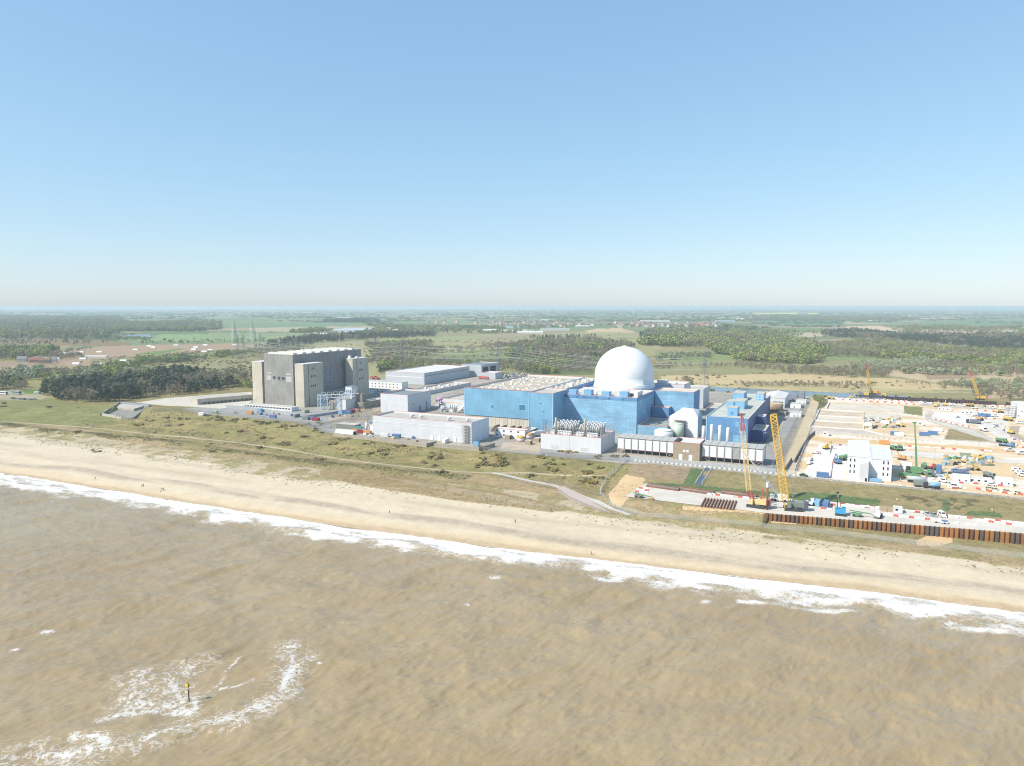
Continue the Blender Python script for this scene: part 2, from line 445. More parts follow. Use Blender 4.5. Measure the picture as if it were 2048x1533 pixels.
# marshes on the right
paint([(1310, 700), (1700, 694), (2300, 705), (2300, 800), (1320, 790)], (.24, .22, .11))
paint([(1310, 705), (1620, 700), (1800, 712), (1620, 722), (1330, 722)], (.2, .235, .09))
paint([(1640, 710), (1860, 706), (1880, 716), (1660, 722)], (.19, .22, .09))
paint([(1310, 725), (1560, 722), (1760, 735), (1560, 745), (1320, 745)], (.25, .235, .11))
paint([(1320, 752), (1600, 748), (1800, 758), (1960, 780), (1330, 790)], (.44, .345, .19))
paint([(1340, 772), (1560, 768), (1960, 786), (1560, 786)], (.36, .31, .16), .8)
paint([(1750, 740), (2100, 735), (2200, 775), (1900, 770), (1780, 752)], (.5, .385, .25), .7)
paint([(1840, 750), (1930, 748), (1960, 758), (1860, 760)], (.24, .16, .11), .7)
paint([(2000, 765), (2300, 765), (2300, 802), (1970, 796)], (.5, .38, .25), .8)
paint([(1420, 694), (1460, 688), (1640, 708), (1560, 712), (1450, 704)], (.33, .24, .17), .7)
# ---- coast strip
coast = GW < left_crest(GU) + 4
u_, w_ = GU, GW
n1 = fbm(GU / 30, GW / 7, 4, 61); n2 = fbm(GU / 9, GW / 9, 3, 62); n3 = fbm(GU / 70, GW / 10, 3, 63)
bankc = mix(np.array((.235, .215, .088)), np.array((.275, .225, .105)), sstep(.35, .65, n1)[..., None])
put(coast, bankc); put(coast * sstep(.55, .75, n2), (.15, .145, .06), .5)
flat = (GW < 352 + 6 * (n3 - .5)) & (GU < -100)
put(flat & coast, mix(np.array((.33, .25, .145)), np.array((.25, .205, .10)), sstep(.4, .62, fbm(GU / 34, GW / 9, 4, 64))[..., None]))
ridge_m = np.exp(-((GW - 338 - 4 * np.sin(GU / 40)) / 5.) ** 2) * (GU < -190)
put(ridge_m, (.19, .18, .085), .8)
veg = GD + (n1 - .5) * 30 + (n2 - .5) * 12
bare = mix(SAND, SHING, .45 * sstep(.45, .75, fbm(GU / 60, GW / 6, 4, 66))[..., None])
vegc = mix(np.array((.42, .35, .24)), np.array((.29, .25, .125)), sstep(.45, .6, n2)[..., None])
lim = np.interp(GU, [-900, -500, -300, -150, -60, 100, 400], [74, 72, 62, 62, 50, 50, 50])
put((GD < lim + 18) & coast, vegc, sstep(-14, 8, lim + 18 - veg))
put((GD < lim) & coast, bare, sstep(-6, 6, lim - veg))
bd = np.interp(GU, [-700, -482, -429, -327, -224, -169, -101, -50, -20, 1, 32, 56, 300], [14, 15.2, 21.5, 25, 24, 23.5, 19.5, 15.6, 17, 19.7, 23, 25.6, 27])
b1 = np.exp(-((GD - bd - 3 * (n3 - .5) - 1.6 * np.sin(GU / 14)) / 3.4) ** 4)
put(b1, (.365, .305, .235), .8 * sstep(.25, .5, fbm(GU / 40, GW / 9, 3, 68)))
b3 = np.exp(-((GD - 10 - 1.5 * np.sin(GU / 11 + 2) - 5 * (n1 - .5)) / 1.2) ** 2); put(b3, (.42, .34, .24), .5)
b2 = np.exp(-((GD - 40 - 14 * (n3 - .5)) / 3.) ** 2) * sstep(.45, .6, fbm(GU / 90, GW / 20, 2, 69)); put(b2, (.40, .32, .22), .45)
put(GD < 25, (.54, .435, .29), .7 * (1 - sstep(12, 17, GD - 8 * (n1 - .5))))
GE = GD - foam_shift(GU); put(GE < 12, (.40, .30, .19), .75 * (1 - sstep(1.0, 5, GE - 6 * (n1 - .5))))
# lower brownish hollow in front of the ridge (centre) and worn track
paint([(640, 940), (760, 948), (1000, 985), (1150, 1020), (1100, 1024), (900, 1000), (740, 975), (645, 955)], (.27, .2, .1), .85)
paint([(740, 950), (960, 982), (1120, 1015), (1060, 1012), (860, 975)], (.42, .345, .26), .35)
# right works: strip outside the piles, bund, turf
wr = (GU > -112) & (GW > 312)
put(wr & (GW < 332), mix(np.array((.27, .225, .11)), np.array((.34, .26, .15)), sstep(.4, .65, n2)[..., None]))
put(wr & (GW > 332) & (GW < 405), mix(np.array((.245, .21, .10)), np.array((.28, .225, .12)), sstep(.35, .65, n1)[..., None]))
paint([(1540, 1030), (1500, 1026), (1360, 1020), (1360, 1012), (1540, 1022), (1610, 1040), (1590, 1050), (1540, 1046)], (.55, .39, .22))
paint([(1830, 1082), (1850, 1072), (1905, 1070), (1905, 1085), (1870, 1095), (1835, 1092)], (.55, .39, .23))
paint([(1215, 990), (1250, 950), (1290, 958), (1285, 975), (1262, 990), (1240, 1018), (1225, 1012)], (.52, .38, .22))
paint([(1268, 926), (1385, 932), (1372, 962), (1300, 958), (1256, 948)], (.29, .215, .15), .75)
for a_, b_ in (((1385, 936), (1405, 938)),):
    paint([(1384, 934), (1410, 938), (1388, 972), (1366, 968)], (.105, .15, .065), warp=False)
paint([(1300, 965), (1410, 972), (1600, 990), (1800, 1018), (1800, 1023), (1500, 990), (1300, 969)], (.105, .15, .065), warp=False)
paint([(1596, 985), (1640, 986), (1700, 993), (1760, 1000), (1760, 1008), (1596, 996)], (.11, .155, .065), warp=False)
paint([(1670, 992), (1760, 1000), (1757, 1011), (1668, 1002)], (.11, .15, .065), warp=False)
paint([(1883, 998), (1898, 999), (1899, 1024), (1884, 1023)], (.12, .165, .075), warp=False)
paint([(1940, 1022), (2002, 1026), (2004, 1036), (1930, 1030)], (.11, .155, .065), warp=False)
put(inpoly(WX, WY, [(1800, 990), (1960, 1000), (1940, 1024), (1830, 1010)]) * sstep(.5, .62, fbm(GU / 3, GW / 3, 3, 71)), (.1, .085, .05), .8)
put(((GU < -118) & (GW > 352) & (GW < 399)) * sstep(.62, .7, fbm(GU / 12, GW / 12, 3, 73)), (.17, .14, .075), .5)
# ---- the platform
plat = (GW > left_crest(GU) + 4) & (GW < 832) & (GU > -545)
put(plat, mix(np.array((.30, .28, .245)), np.array((.36, .33, .28)), sstep(.4, .6, f2)[..., None]))
site = (GW > 413) & (GW < 832) & (GU > -24)
put(site, mix(np.array((.56, .42, .255)), np.array((.62, .55, .46)), sstep(.35, .6, fbm(GU / 24, GW / 10, 4, 75))[..., None]))
paint([(1800, 812), (1842, 814), (1845, 832), (1806, 826)], (.2, .2, .085))
paint([(1900, 858), (1935, 862), (1995, 886), (1890, 880)], (.27, .22, .115))
paint([(1585, 872), (1700, 878), (2040, 900), (2040, 905), (1760, 888), (1640, 884), (1618, 880)], (.55, .39, .215))
paint([(1785, 905), (1990, 912), (2060, 935), (2060, 962), (1900, 945), (1790, 930)], (.58, .44, .27), .8)
paint([(1735, 845), (1830, 846), (1850, 870), (1760, 866)], (.54, .40, .25), .8)
paint([(1640, 800), (1658, 796), (1652, 814), (1632, 822)], (.17, .165, .08))
paint([(-400, 795), (90, 795), (200, 815), (240, 806), (230, 850), (-400, 850)], (.17, .19, .07), .6)
paint([(-400, 778), (60, 782), (95, 792), (80, 800), (-400, 800)], (.33, .29, .2), .9)
paint([(45, 780), (90, 779), (92, 787), (50, 788)], (.13, .2, .05))
gm, gnt, gb = nodes_of('ground_cover')
at_ = N(gnt, 'ShaderNodeVertexColor', layer_name='tint'); tcg = N(gnt, 'ShaderNodeTexCoord')
na = noise(gnt, tcg.outputs['Object'], .9, 6, .7); nb = noise(gnt, tcg.outputs['Object'], .06, 4)
nc = noise(gnt, tcg.outputs['Object'], .24, 4, .6); kc = ramp(gnt, nc, [(.3, .84), (.7, 1.15)])
ka = ramp(gnt, na, [(.3, .76), (.5, 1.0), (.72, 1.2)]); kb = ramp(gnt, nb, [(.3, .9), (.7, 1.1)])
cc = mixc(gnt, 1.0, mixc(gnt, 1.0, at_.outputs[0], ka, 'MULTIPLY'), mixc(gnt, 1.0, kb, kc, 'MULTIPLY'), 'MULTIPLY')
tsep = N(gnt, 'ShaderNodeSeparateColor'); gnt.links.new(at_.outputs[0], tsep.inputs[0])
soft = ramp(gnt, tsep.outputs[0], [(.34, 1.0), (.46, .36)])
cc = mixc(gnt, soft, at_.outputs[0], cc)
gnt.links.new(cc, gb.inputs['Base Color']); gb.inputs['Roughness'].default_value = .95; gb.inputs['Specular IOR Level'].default_value = .1
bump(gnt, gb, mathn(gnt, 'MULTIPLY', soft, mathn(gnt, 'ADD', na, mathn(gnt, 'MULTIPLY', nc, 1.5))), .6, .7)
struct('ground', grid_mesh('ground', GX, GY, GZ, gm, {'tint': C}), 'sandy beach, grassy bank, works ground and farmland running to the horizon')
# ================================================================ the sea
xs2 = grid_axis(-2600, -150, 40) + grid_axis(-150, 2200, 2.5) + grid_axis(2200, 4700, 40)
ys2 = grid_axis(890, 930, 8) + grid_axis(930, 1560, 1.8) + [1570, 1600, 1660, 1750, 1900, 2200, 3000, 6000, 15000]
SX, SY = perspective_grid(xs2, ys2)
SU, SW = UW(SX, SY); SD = SW - shore(SU)
dd = -SD + foam_shift(SU)                                         # metres out from the waterline
q = fbm(SU / 60, SW / 60, 3, 81)
def wave(l, ang, amp, sd, ratio=.3, sharp=1.0):
    c_, s_ = math.cos(ang), math.sin(ang)
    a = SX * c_ + SY * s_; b = -SX * s_ + SY * c_ + 1.2 * l * (q - .5)
    n = vnoise(a * ratio / l, b / l, sd) * .65 + vnoise(a * ratio * 2.1 / l + 5, b * 1.9 / l, sd + 1) * .35
    return amp * (.5 * (1 - np.abs(2 * n - 1)) ** sharp + .4 * (.5 - .5 * np.cos(2 * math.pi * np.clip(n, 0, 1))) ** sharp - .5)
SZ = wave(13, .62, 1.0, 181, .42, 1.3) + wave(7, .45, .5, 183, .45, 1.2) + wave(3.8, .8, .38, 185, .5) + wave(27, .6, .8, 187, .45) + wave(2.1, .6, .26, 189, .5) + .10 * (fbm(SX / 1.3, SY / 1.1, 3, 83) - .5)
SZ += .5 * np.exp(-dd / 45) * (np.clip(np.sin((dd + 9 * fbm(SU / 40, SW / 30, 3, 198)) / 2.6), 0, 1) ** 2 - .3) * sstep(.4, .6, fbm(SU / 35, SW / 20, 2, 199))
SZ *= sstep(-1, 10, dd); SZ = SZ * (1 + .2 * sstep(10, 30, dd))
# breaking surf along the beach
edge = 3.2 * (np.abs(np.sin(SU / 24 + 5 * fbm(SU / 55, SU * 0, 2, 85))) - .6) + 2.4 * (fbm(SU / 9, SU * 0, 3, 86) - .5) + 3 * (fbm(SU / 90, SU * 0, 2, 99) - .5)
wid = 15.5 + 6 * (fbm(SU / 45, SU * 0, 3, 87) - .5)
rag = fbm(SU / 7, SW / 4, 5, 88)
dw = dd + edge
wid = wid * np.interp(SU, [-600, -200, -60, 60], [1.05, .95, 1.0, 1.12])
core = sstep(-.5, 1.0, dw) * (1 - sstep(-7, 12, dw - wid + 12 * (rag - .5)))
foam = core * (1.02 - .62 * sstep(.42, .66, fbm(SU / 12, SW / 5, 4, 90)) * sstep(1.5, 5, dw))
sec = np.exp(-((dw - wid - 7 - 5 * (fbm(SU / 30, SU * 0, 2, 190) - .5)) / 2.2) ** 2) * sstep(.6, .8, fbm(SU / 24, SU * 0, 3, 191)) * .6
thin = np.exp(-((dw + 1.2) / .45) ** 2) * sstep(.45, .6, fbm(SU / 8, SU * 0, 3, 192)) * .75
foam = np.maximum(np.maximum(foam, sec), thin)
SZ += .35 * foam * (fbm(SX / 2.2, SY / 2.2, 4, 197) - .4) + .55 * np.exp(-((dw - wid + 2) / 2.5) ** 2) * (.4 + fbm(SU / 14, SU * 0, 2, 92)) + .12 * foam * (rag - .3)
SZ = np.where(dw < 2, np.maximum(SZ, -.02 + .035 * (dw < 1.5)), SZ)
# swirl round the marker pile
def uwp(px, py): return UW(*ground_at(px, py, 0))
pxs, pys = proj(SX, SY, SX * 0)
def curve_d(pts):
    P = np.array([ground_at(a, b) for a, b in pts]); out = np.full(SX.shape, 1e9)
    for a, b in zip(P[:-1], P[1:]):
        ab = b - a; t = np.clip(((SX - a[0]) * ab[0] + (SY - a[1]) * ab[1]) / (ab @ ab), 0, 1)
        out = np.minimum(out, np.hypot(SX - a[0] - t * ab[0], SY - a[1] - t * ab[1]))
    return out
nx = fbm(SX / 2.4, SY / 2.4, 4, 93); ny = fbm(SX / 1.1, SY / 1.1, 4, 94)
sw_l = np.maximum(1 - np.abs(2 * fbm(SX / 2.2 + 1.8 * nx, SY / 2.2 + 1.8 * ny, 4, 95) - 1), 1 - 1.25 * np.abs(2 * fbm(SX / 1.1 + 1.4 * ny, SY / 1.1 + 1.4 * nx, 3, 96) - 1))
outer = [(580, 1300), (592, 1325), (575, 1360), (560, 1395), (520, 1420), (470, 1440), (400, 1452), (330, 1465), (290, 1485), (240, 1505), (160, 1515), (90, 1512), (0, 1520), (-80, 1530)]
inner = [(280, 1360), (300, 1385), (270, 1410), (335, 1412), (365, 1398), (340, 1378), (335, 1360), (370, 1348), (400, 1330)]
inn2 = [(200, 1445), (250, 1430), (320, 1430), (390, 1425), (390, 1410)]; inn3 = [(400, 1395), (440, 1370), (455, 1345), (480, 1320)]
inn4 = [(150, 1480), (200, 1478), (210, 1495), (180, 1500)]; inn5 = [(440, 1380), (475, 1375), (505, 1362)]
near = SY < 260
def band(pts, wd, amt): return amt * np.exp(-(curve_d(pts) / wd) ** 2)
blot = .55 + .9 * (fbm(SX / 4, SY / 4, 3, 195) - .3)
dens = np.maximum.reduce([band(outer, 2.4, .82), band(outer, 7, .6), band(inner, 2.0, .72), band(inner, 8, .58), band(inn2, 2, .85), band(inn3, .8, .62), band(inn4, 2, .9), band(inn5, .9, .7)]) * blot
caps = 0
for (a, b, r) in ((990, 1160, 1.6), (1225, 1160, 2.2), (95, 1265, 1.3), (935, 1215, .7), (1240, 1160, 1.5), (640, 1330, .4), (30, 1300, .8), (1900, 1250, 2), (1410, 1210, 1.2)):
    gx, gy = ground_at(a, b); caps = caps + .75 * np.exp(-(((SX - gx) / (1.8 * r)) ** 2 + ((SY - gy) / (1.5 * r)) ** 2))
lace_d = np.clip(dens * near + caps, 0, 1); sf = dens
foam = np.clip(foam, 0, 1)
calm = np.exp(-(((SX + 72) / 13) ** 2 + ((SY - 178) / 6) ** 2)); SZ = SZ * (1 - .6 * calm * near) + .1 * np.clip(sf, 0, 1) * near
SC_ = np.zeros(SX.shape + (3,)); SC_[..., 0] = foam; SC_[..., 1] = lace_d; SC_[..., 2] = fbm(SU / 70, SW / 25, 4, 97)
sm, snt, sb = nodes_of('sea_water')
av = N(snt, 'ShaderNodeVertexColor', layer_name='foam'); sp = N(snt, 'ShaderNodeSeparateColor'); snt.links.new(av.outputs[0], sp.inputs[0])
tcs = N(snt, 'ShaderNodeTexCoord')
mp0 = N(snt, 'ShaderNodeMapping'); snt.links.new(tcs.outputs['Object'], mp0.inputs[0]); mp0.inputs['Rotation'].default_value = (0, 0, -.72)
mps = N(snt, 'ShaderNodeMapping'); snt.links.new(mp0.outputs[0], mps.inputs[0]); mps.inputs['Scale'].default_value = (.26, .85, 1)
r1 = noise(snt, mps.outputs[0], 1.0, 3, .62); r2 = noise(snt, mps.outputs[0], .22, 4)
silt = mixc(snt, ramp(snt, sp.outputs[2], [(.35, 0.0), (.62, 1.0)]), WATER_A, WATER_B)
silt = mixc(snt, 1.0, silt, ramp(snt, r2, [(.3, .95), (.7, 1.04)]), 'MULTIPLY')
fn = noise(snt, tcs.outputs['Object'], 2.2, 5, .7)
wn1 = N(snt, 'ShaderNodeTexNoise'); wn1.inputs['Scale'].default_value = .45; wn1.inputs['Detail'].default_value = 4; snt.links.new(tcs.outputs['Object'], wn1.inputs['Vector'])
vm = N(snt, 'ShaderNodeVectorMath', operation='MULTIPLY_ADD'); snt.links.new(wn1.outputs['Color'], vm.inputs[0]); vm.inputs[1].default_value = (3.2, 3.2, 0); snt.links.new(tcs.outputs['Object'], vm.inputs[2])
def ridge(scale, det):
    n_ = noise(snt, vm.outputs[0], scale, det, .6); return mathn(snt, 'SUBTRACT', 1.0, mathn(snt, 'MULTIPLY', mathn(snt, 'ABSOLUTE', mathn(snt, 'SUBTRACT', n_, .5)), 4.0))
rid = mathn(snt, 'MAXIMUM', ridge(.42, 4), mathn(snt, 'SUBTRACT', ridge(1.1, 3), .08))
ff = mathn(snt, 'MULTIPLY', mathn(snt, 'SUBTRACT', mathn(snt, 'ADD', rid, mathn(snt, 'MULTIPLY', fn, .25)), mathn(snt, 'SUBTRACT', 1.2, mathn(snt, 'MULTIPLY', sp.outputs[0], 1.3))), 1.5, True)
thr_ = mathn(snt, 'SUBTRACT', 1.03, mathn(snt, 'MULTIPLY', sp.outputs[1], .52))
lc_ = mathn(snt, 'MULTIPLY', mathn(snt, 'SUBTRACT', rid, thr_), 4.5, True)
ff = mathn(snt, 'MAXIMUM', ff, mathn(snt, 'MULTIPLY', lc_, .8))
wc = mixc(snt, ff, silt, (.68, .67, .65))
snt.links.new(wc, sb.inputs['Base Color'])
rg = mathn(snt, 'ADD', mathn(snt, 'MULTIPLY', ff, .6), .14, True)
snt.links.new(rg, sb.inputs['Roughness']); sb.inputs['IOR'].default_value = 1.33; sb.inputs['Specular IOR Level'].default_value = .5
bump(snt, sb, mathn(snt, 'ADD', r1, mathn(snt, 'MULTIPLY', fn, .08)), .42, .8)
struct('sea', grid_mesh('sea', SX, SY, SZ, sm, {'foam': SC_}), 'silty brown sea with white surf breaking on the beach')
# ================================================================ the power station
def louvre_pts(): pass
def block(root, x0, y0, x1, y1, z0, z1, wm, rm, edge=None, par=.9, wn='wall', rn='roof', th=.5, notop=False):
    w = MB(); w.box(x0, y0, z0, x1, y1, z1, skip='tb')
    t = th; zr = z1 - par
    for (a, b) in (((x0, y0), (x1, y0)), ((x1, y0), (x1, y1)), ((x1, y1), (x0, y1)), ((x0, y1), (x0, y0))): pass
    i = [(x0 + t, y0 + t), (x1 - t, y0 + t), (x1 - t, y1 - t), (x0 + t, y1 - t)]; o = [(x0, y0), (x1, y0), (x1, y1), (x0, y1)]
    for k in range(4):
        j = (k + 1) % 4
        w.face([(*o[k], z1), (*o[j], z1), (*i[j], z1), (*i[k], z1)], 1)
        w.face([(*i[j], zr - .3), (*i[k], zr - .3), (*i[k], z1), (*i[j], z1)], 1)
    a = part(wn, w, [wm, M_par], root)
    r = MB(); r.face([(*p, zr) for p in i]); part(rn, r, rm, root)
    if edge is not None:
        e = MB(); h = .22
        e.box(x0 - .06, y0 - .06, z1 + .003, x1 + .06, y0 + .2, z1 + h).box(x0 - .06, y1 - .2, z1 + .003, x1 + .06, y1 + .06, z1 + h)
        e.box(x0 - .06, y0 + .203, z1 + .003, x0 + .2, y1 - .203, z1 + h).box(x1 - .2, y0 + .203, z1 + .003, x1 + .06, y1 - .203, z1 + h)
        part('roof_edge', e, edge, root)
    return a
M_conc_l = cladding('pale_board_concrete', (.50, .465, .385), 3.2, 1.5, .05, .05, rough=.85, streak=.14, big=.08)
M_conc_d = cladding('grey_weathered_concrete', (.305, .30, .285), 1.3, 1.3, .05, .05, rough=.85, streak=.28, big=.12)
M_conc = plain('concrete', (.42, .395, .345), .9, .16, .25)
M_concd = plain('stained_concrete', (.25, .235, .205), .9, .25, .25)
M_roof = plain('roof_felt', (.44, .415, .37), .9, .1, .12)
M_roofw = plain('white_roof_sheet', (.60, .585, .55), .6, .06, .1)
M_par = plain('parapet', (.56, .56, .55), .7, .08)
M_red = plain('red_trim', (.55, .2, .18), .6, .1)
M_white = cladding('white_sheet', (.60, .615, .64), 1.0, 30, .02, .05, rough=.5, streak=.06, big=.03)
M_white2 = cladding('white_panel', (.56, .575, .61), 3.0, 2.2, .03, .05, rough=.5, streak=.07, big=.04)
M_wplain = plain('white_paint', (.66, .665, .67), .5, .06, .4)
M_greyc = cladding('pale_grey_sheet', (.47, .50, .535), 1.6, 40, .03, .06, rough=.5, streak=.05, big=.04)
M_greyd = plain('grey_band', (.22, .245, .28), .5, .08)
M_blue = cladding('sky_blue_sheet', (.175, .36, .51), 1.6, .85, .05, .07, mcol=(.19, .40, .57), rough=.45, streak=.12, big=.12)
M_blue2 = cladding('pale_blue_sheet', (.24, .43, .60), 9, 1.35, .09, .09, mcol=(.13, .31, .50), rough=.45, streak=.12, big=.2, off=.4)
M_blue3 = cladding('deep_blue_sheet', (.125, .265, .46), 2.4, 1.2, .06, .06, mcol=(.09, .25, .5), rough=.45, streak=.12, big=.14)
M_navy_shade = cladding('navy_shade_sheet', (.035, .08, .235), 1.2, 60, .04, .04, rough=.5, streak=.08, big=.06)
M_bluetrim = plain('light_blue_trim', (.32, .52, .7), .5, .08)
M_dark = plain('dark_opening', (.035, .04, .045), .7, .2)
M_gl = glass()
M_steel = plain('galvanised_steel', (.42, .43, .43), .45, .15, 1.0, .3)
M_steelw = plain('white_steel', (.62, .63, .65), .5, .1)
M_bluest = plain('pale_blue_steel', (.40, .50, .62), .5, .1)
M_brick = cladding('buff_brick', (.36, .29, .205), .6, .3, .1, .02, rough=.9, streak=.1, big=.06)
M_yellow = plain('yellow_paint', (.62, .40, .05), .5, .12, .5)
M_green = plain('pale_green_paint', (.42, .5, .43), .5, .08)
M_rust = plain('rusty_steel', (.17, .085, .05), .85, .3, .7, rand=.25)
M_tarmac = plain('tarmac', (.28, .275, .27), .95, .15, .08)
BLUE_LBL = ' of the blue clad power station'
# ---- concrete reactor hall
R = thing('reactor_hall', 'tall windowless grey concrete reactor hall with pale corner towers', 'reactor hall', -502.3, 505.8, 7)
LX, LY, LZ = 35.4, 101.9, 48.2
block(R, 0, 0, LX, LY, -.5, LZ, M_conc_d, M_roof, None, .6)
for k in range(8):
    y = 3 + k * 12.4
    part('roof_light', MB().box(2.5, y, LZ - .7, LX - 2, y + 5.0, LZ + 1.3), M_roofw, R)
def tower(x0, y0, x1, y1, z1, win=True):
    t = part('corner_tower', MB().box(x0, y0, -.5, x1, y1, z1), M_conc_l, R)
    part('cap', MB().box(x0 - .15, y0 - .15, z1 + .003, x1 + .15, y1 + .15, z1 + .45), M_roofw, t)
    if win and x1 > 30:
        g = MB(); yc = y0 + 6.5
        g.box(x1 + .002, yc, -.4, x1 + .06, yc + .5, z1 - .3); part('seam', g, M_dark, t)
        for zz in (18, 27):
            for j in range(3): part('window', MB().box(x1 + .002, y0 + 10 + j * 2.6, zz, x1 + .08, y0 + 11.2 + j * 2.6, zz + 2), M_gl, t)
        part('louvre', MB().box(x1 + .002, y0 + 11, 34, x1 + .1, y0 + 15, 36), M_greyd, t)
    return t
tower(39.5, -2.3, 49.8, 24.5, 39.7); tower(39.5, 70.9, 48.5, 97.0, 39.8); tower(-17.4, 1.5, -4.9, 27, 39.9); tower(-17.4, 70.9, -4.9, 97.0, 39.8)
for x0, x1 in ((LX, 39.5), (-4.9, 0)):
    for y0 in (3, 74): part('link_wall', MB().box(x0 + .003, y0, -.5, x1 - .003, y0 + 20, 38.6), M_concd, R)
part('annex', MB().box(LX + .01, 25.5, -.5, 47, 70, 10.5), M_concd, R); part('annex_roof', MB().box(LX + .02, 25.4, 10.503, 47.2, 70.1, 10.9), M_tarmac, R)
M_grid = cladding('gridded_glazing', (.12, .14, .16), 1.9, 1.8, .25, .35, mcol=(.3, .32, .34), rough=.4, streak=.1)
part('window_grid', MB().box(LX + .002, 29, 16, LX + .15, 58, 34), M_grid, R)
for x0, x1, z0, z1, m in ((2.9, 8.4, 23.6, 27.7, M_roofw), (26.8, 33.4, 22.5, 27.7, M_roofw), (2.9, 8.4, 29.4, 30.6, M_roofw), (26.8, 33.2, 29.0, 30.6, M_roofw)):
    part('louvre', MB().box(x0, -.12, z0, x1, -.002, z1), plain('pale_louvre', (.44, .43, .40), .7), R)
for x0, x1 in ((10.7, 13.4), (16.2, 19.3), (21.6, 24.7)):
    w_ = part('window', MB().box(x0, -.10, 24.2, x1, -.002, 27.3), M_gl, R)
    part('frame', MB().box(x0 - .3, -.14, 27.303, x1 + .3, -.003, 27.7).box(x0 - .3, -.14, 23.8, x1 + .3, -.003, 24.197).box((x0 + x1) / 2 - .1, -.13, 24.2, (x0 + x1) / 2 + .1, -.104, 27.3), M_steel, w_)
for k in range(14):
    for r_ in range(3):
        if (k * 7 + r_ * 3) % 4 == 0: part('vent', MB().box(2 + k * 2.3, -.06, 8 + r_ * 3.5, 2.5 + k * 2.3, -.002, 8.5 + r_ * 3.5), M_dark if r_ == 0 else M_roofw, R)
part('roof_plant', MB().box(41, 73, 40.253, 44, 75, 43), M_wplain, R); part('roof_plant', MB().box(45, 80, 40.253, 46.5, 84, 42), M_wplain, R)
part('roof_plant', MB().box(10, 40, LZ + .003, 12, 42, LZ + 2.2), M_wplain, R)
# ---- things round its foot
def P2(px, py, z=7): return UW(*ground_at(px, py, z))
o = thing('office_block', 'long low white office with flat grey roof below the concrete reactor hall', 'office', -499, 478.5, 7)
block(o, 0, 0, 54, 9, -.3, 3.6, M_wplain, M_roof, None, .2)
for k in range(15): 
    wi = part('window', MB().box(1.2 + k * 3.5, -.06, 1.5, 3.6 + k * 3.5, -.002, 2.7), M_gl, o)
o = thing('pipe_gantry', 'pale blue steel lattice gantry bridging to the white annex', 'gantry', -430.7, 496.5, 7)
def lattice_leg(x, y, h, s=3.6, m=M_bluest):
    g = MB(); r = .22
    for a in (0, s):
        for b in (0, s): g.bar((x + a, y + b, 0), (x + a, y + b, h), r)
    n = 3
    for k in range(n):
        z0 = h * k / n; z1 = h * (k + 1) / n
        g.bar((x, y, z0), (x + s, y, z1), .14).bar((x + s, y, z0), (x, y, z1), .14).bar((x + s, y, z0), (x + s, y + s, z1), .14)
        g.bar((x, y, z1), (x + s, y, z1), .2).bar((x + s, y, z1), (x + s, y + s, z1), .2).bar((x, y, z1), (x, y + s, z1), .2)
    return g
part('leg', lattice_leg(0, 0, 14), M_bluest, o); part('leg', lattice_leg(5.5, 2.5, 14), M_bluest, o); part('leg', lattice_leg(16, 8, 14, 2.5), M_bluest, o)
g = MB(); g.bar((0, 0, 13), (30, 14, 15), .4).bar((3, 3.5, 13), (33, 17, 15), .4).bar((0, 0, 10.5), (30, 14, 12.5), .4)
for k in range(9):
    t = k / 8; g.bar((30 * t, 14 * t, 10.5 + 2 * t), (30 * t, 14 * t, 13 + 2 * t), .2)
part('walkway', g, M_steelw, o)
for k in range(6):
    t = .12 + k * .16; x, y, z = 30 * t, 14 * t, 13 + 2 * t
    part('pipe_frame', MB().bar((x, y, z), (x, y, z + 2.6), .2).bar((x + 2.4, y + 2, z), (x + 2.4, y + 2, z + 2.6), .2).bar((x, y, z + 2.6), (x + 2.4, y + 2, z + 2.6), .2), M_steelw, o)
o = thing('filter_house', 'white clad annex with sloping ducts and upper box beside the blue gantry', 'annex', -420, 506, 7)
part('wall', MB().box(0, 0, -.3, 13.2, 18, 9.3), M_white, o); part('roof', MB().box(-.1, -.1, 9.303, 13.3, 18.1, 9.6), M_roof, o)
part('upper_wall', MB().box(6, 9, 9.603, 13, 17.5, 20), M_white, o); part('upper_roof', MB().box(5.8, 8.8, 20.003, 13.2, 17.7, 20.4), M_greyd, o)
for k in range(3): part('duct', MB().bar((3 + k * 2.2, 6, 9.5), (8 + k * 2.0, 9.2, 18), .45, 8), M_bluest, o)
part('lean_to', MB().box(-6.5, 1, -.3, -.003, 12, 7.5), M_brick, o)
o = thing('boiler_annex', 'squat brown concrete annex behind the white filter house', 'annex', -406, 519, 7)
block(o, 0, 0, 9, 30, -.3, 6, M_concd, M_tarmac); part('tank_room', MB().box(1, 2, 5.2, 6, 8, 13.5), M_concd, o)
# ---- large pale warehouse and sheds behind
o = thing('warehouse', 'very large pale grey warehouse with a white roof and dark wall stripe', 'warehouse', -511.8, 713.5, 7)
block(o, 0, 0, 55.8, 111, -.3, 13.8, M_greyc, M_roofw, M_red, .8)
part('stripe', MB().box(55.802, 3, 9.5, 55.9, 108, 10.6), M_greyd, o); part('stripe', MB().box(1.5, -.1, 8, 53, -.002, 9), M_wplain, o)
o = thing('shed_extension', 'dark glazed grey shed joined to the far end of the warehouse', 'shed', -455, 842, 7)
block(o, -16, -12, 14, 40, -.3, 15.5, M_greyc, plain('dark_roof', (.2, .23, .25), .6), None)
for k in range(2): part('opening', MB().box(14.002, -8 + k * 22, .5, 14.15, 8 + k * 22, 12), M_gl, o)
o = thing('site_office', 'white two storey cabin block with rows of tiny windows beside the grey warehouse', 'office block', -520, 659.5, 7)
block(o, 0, 0, 69, 12, -.3, 7.9, M_wplain, M_roof, plain('teal_trim', (.2, .35, .4)), .3)
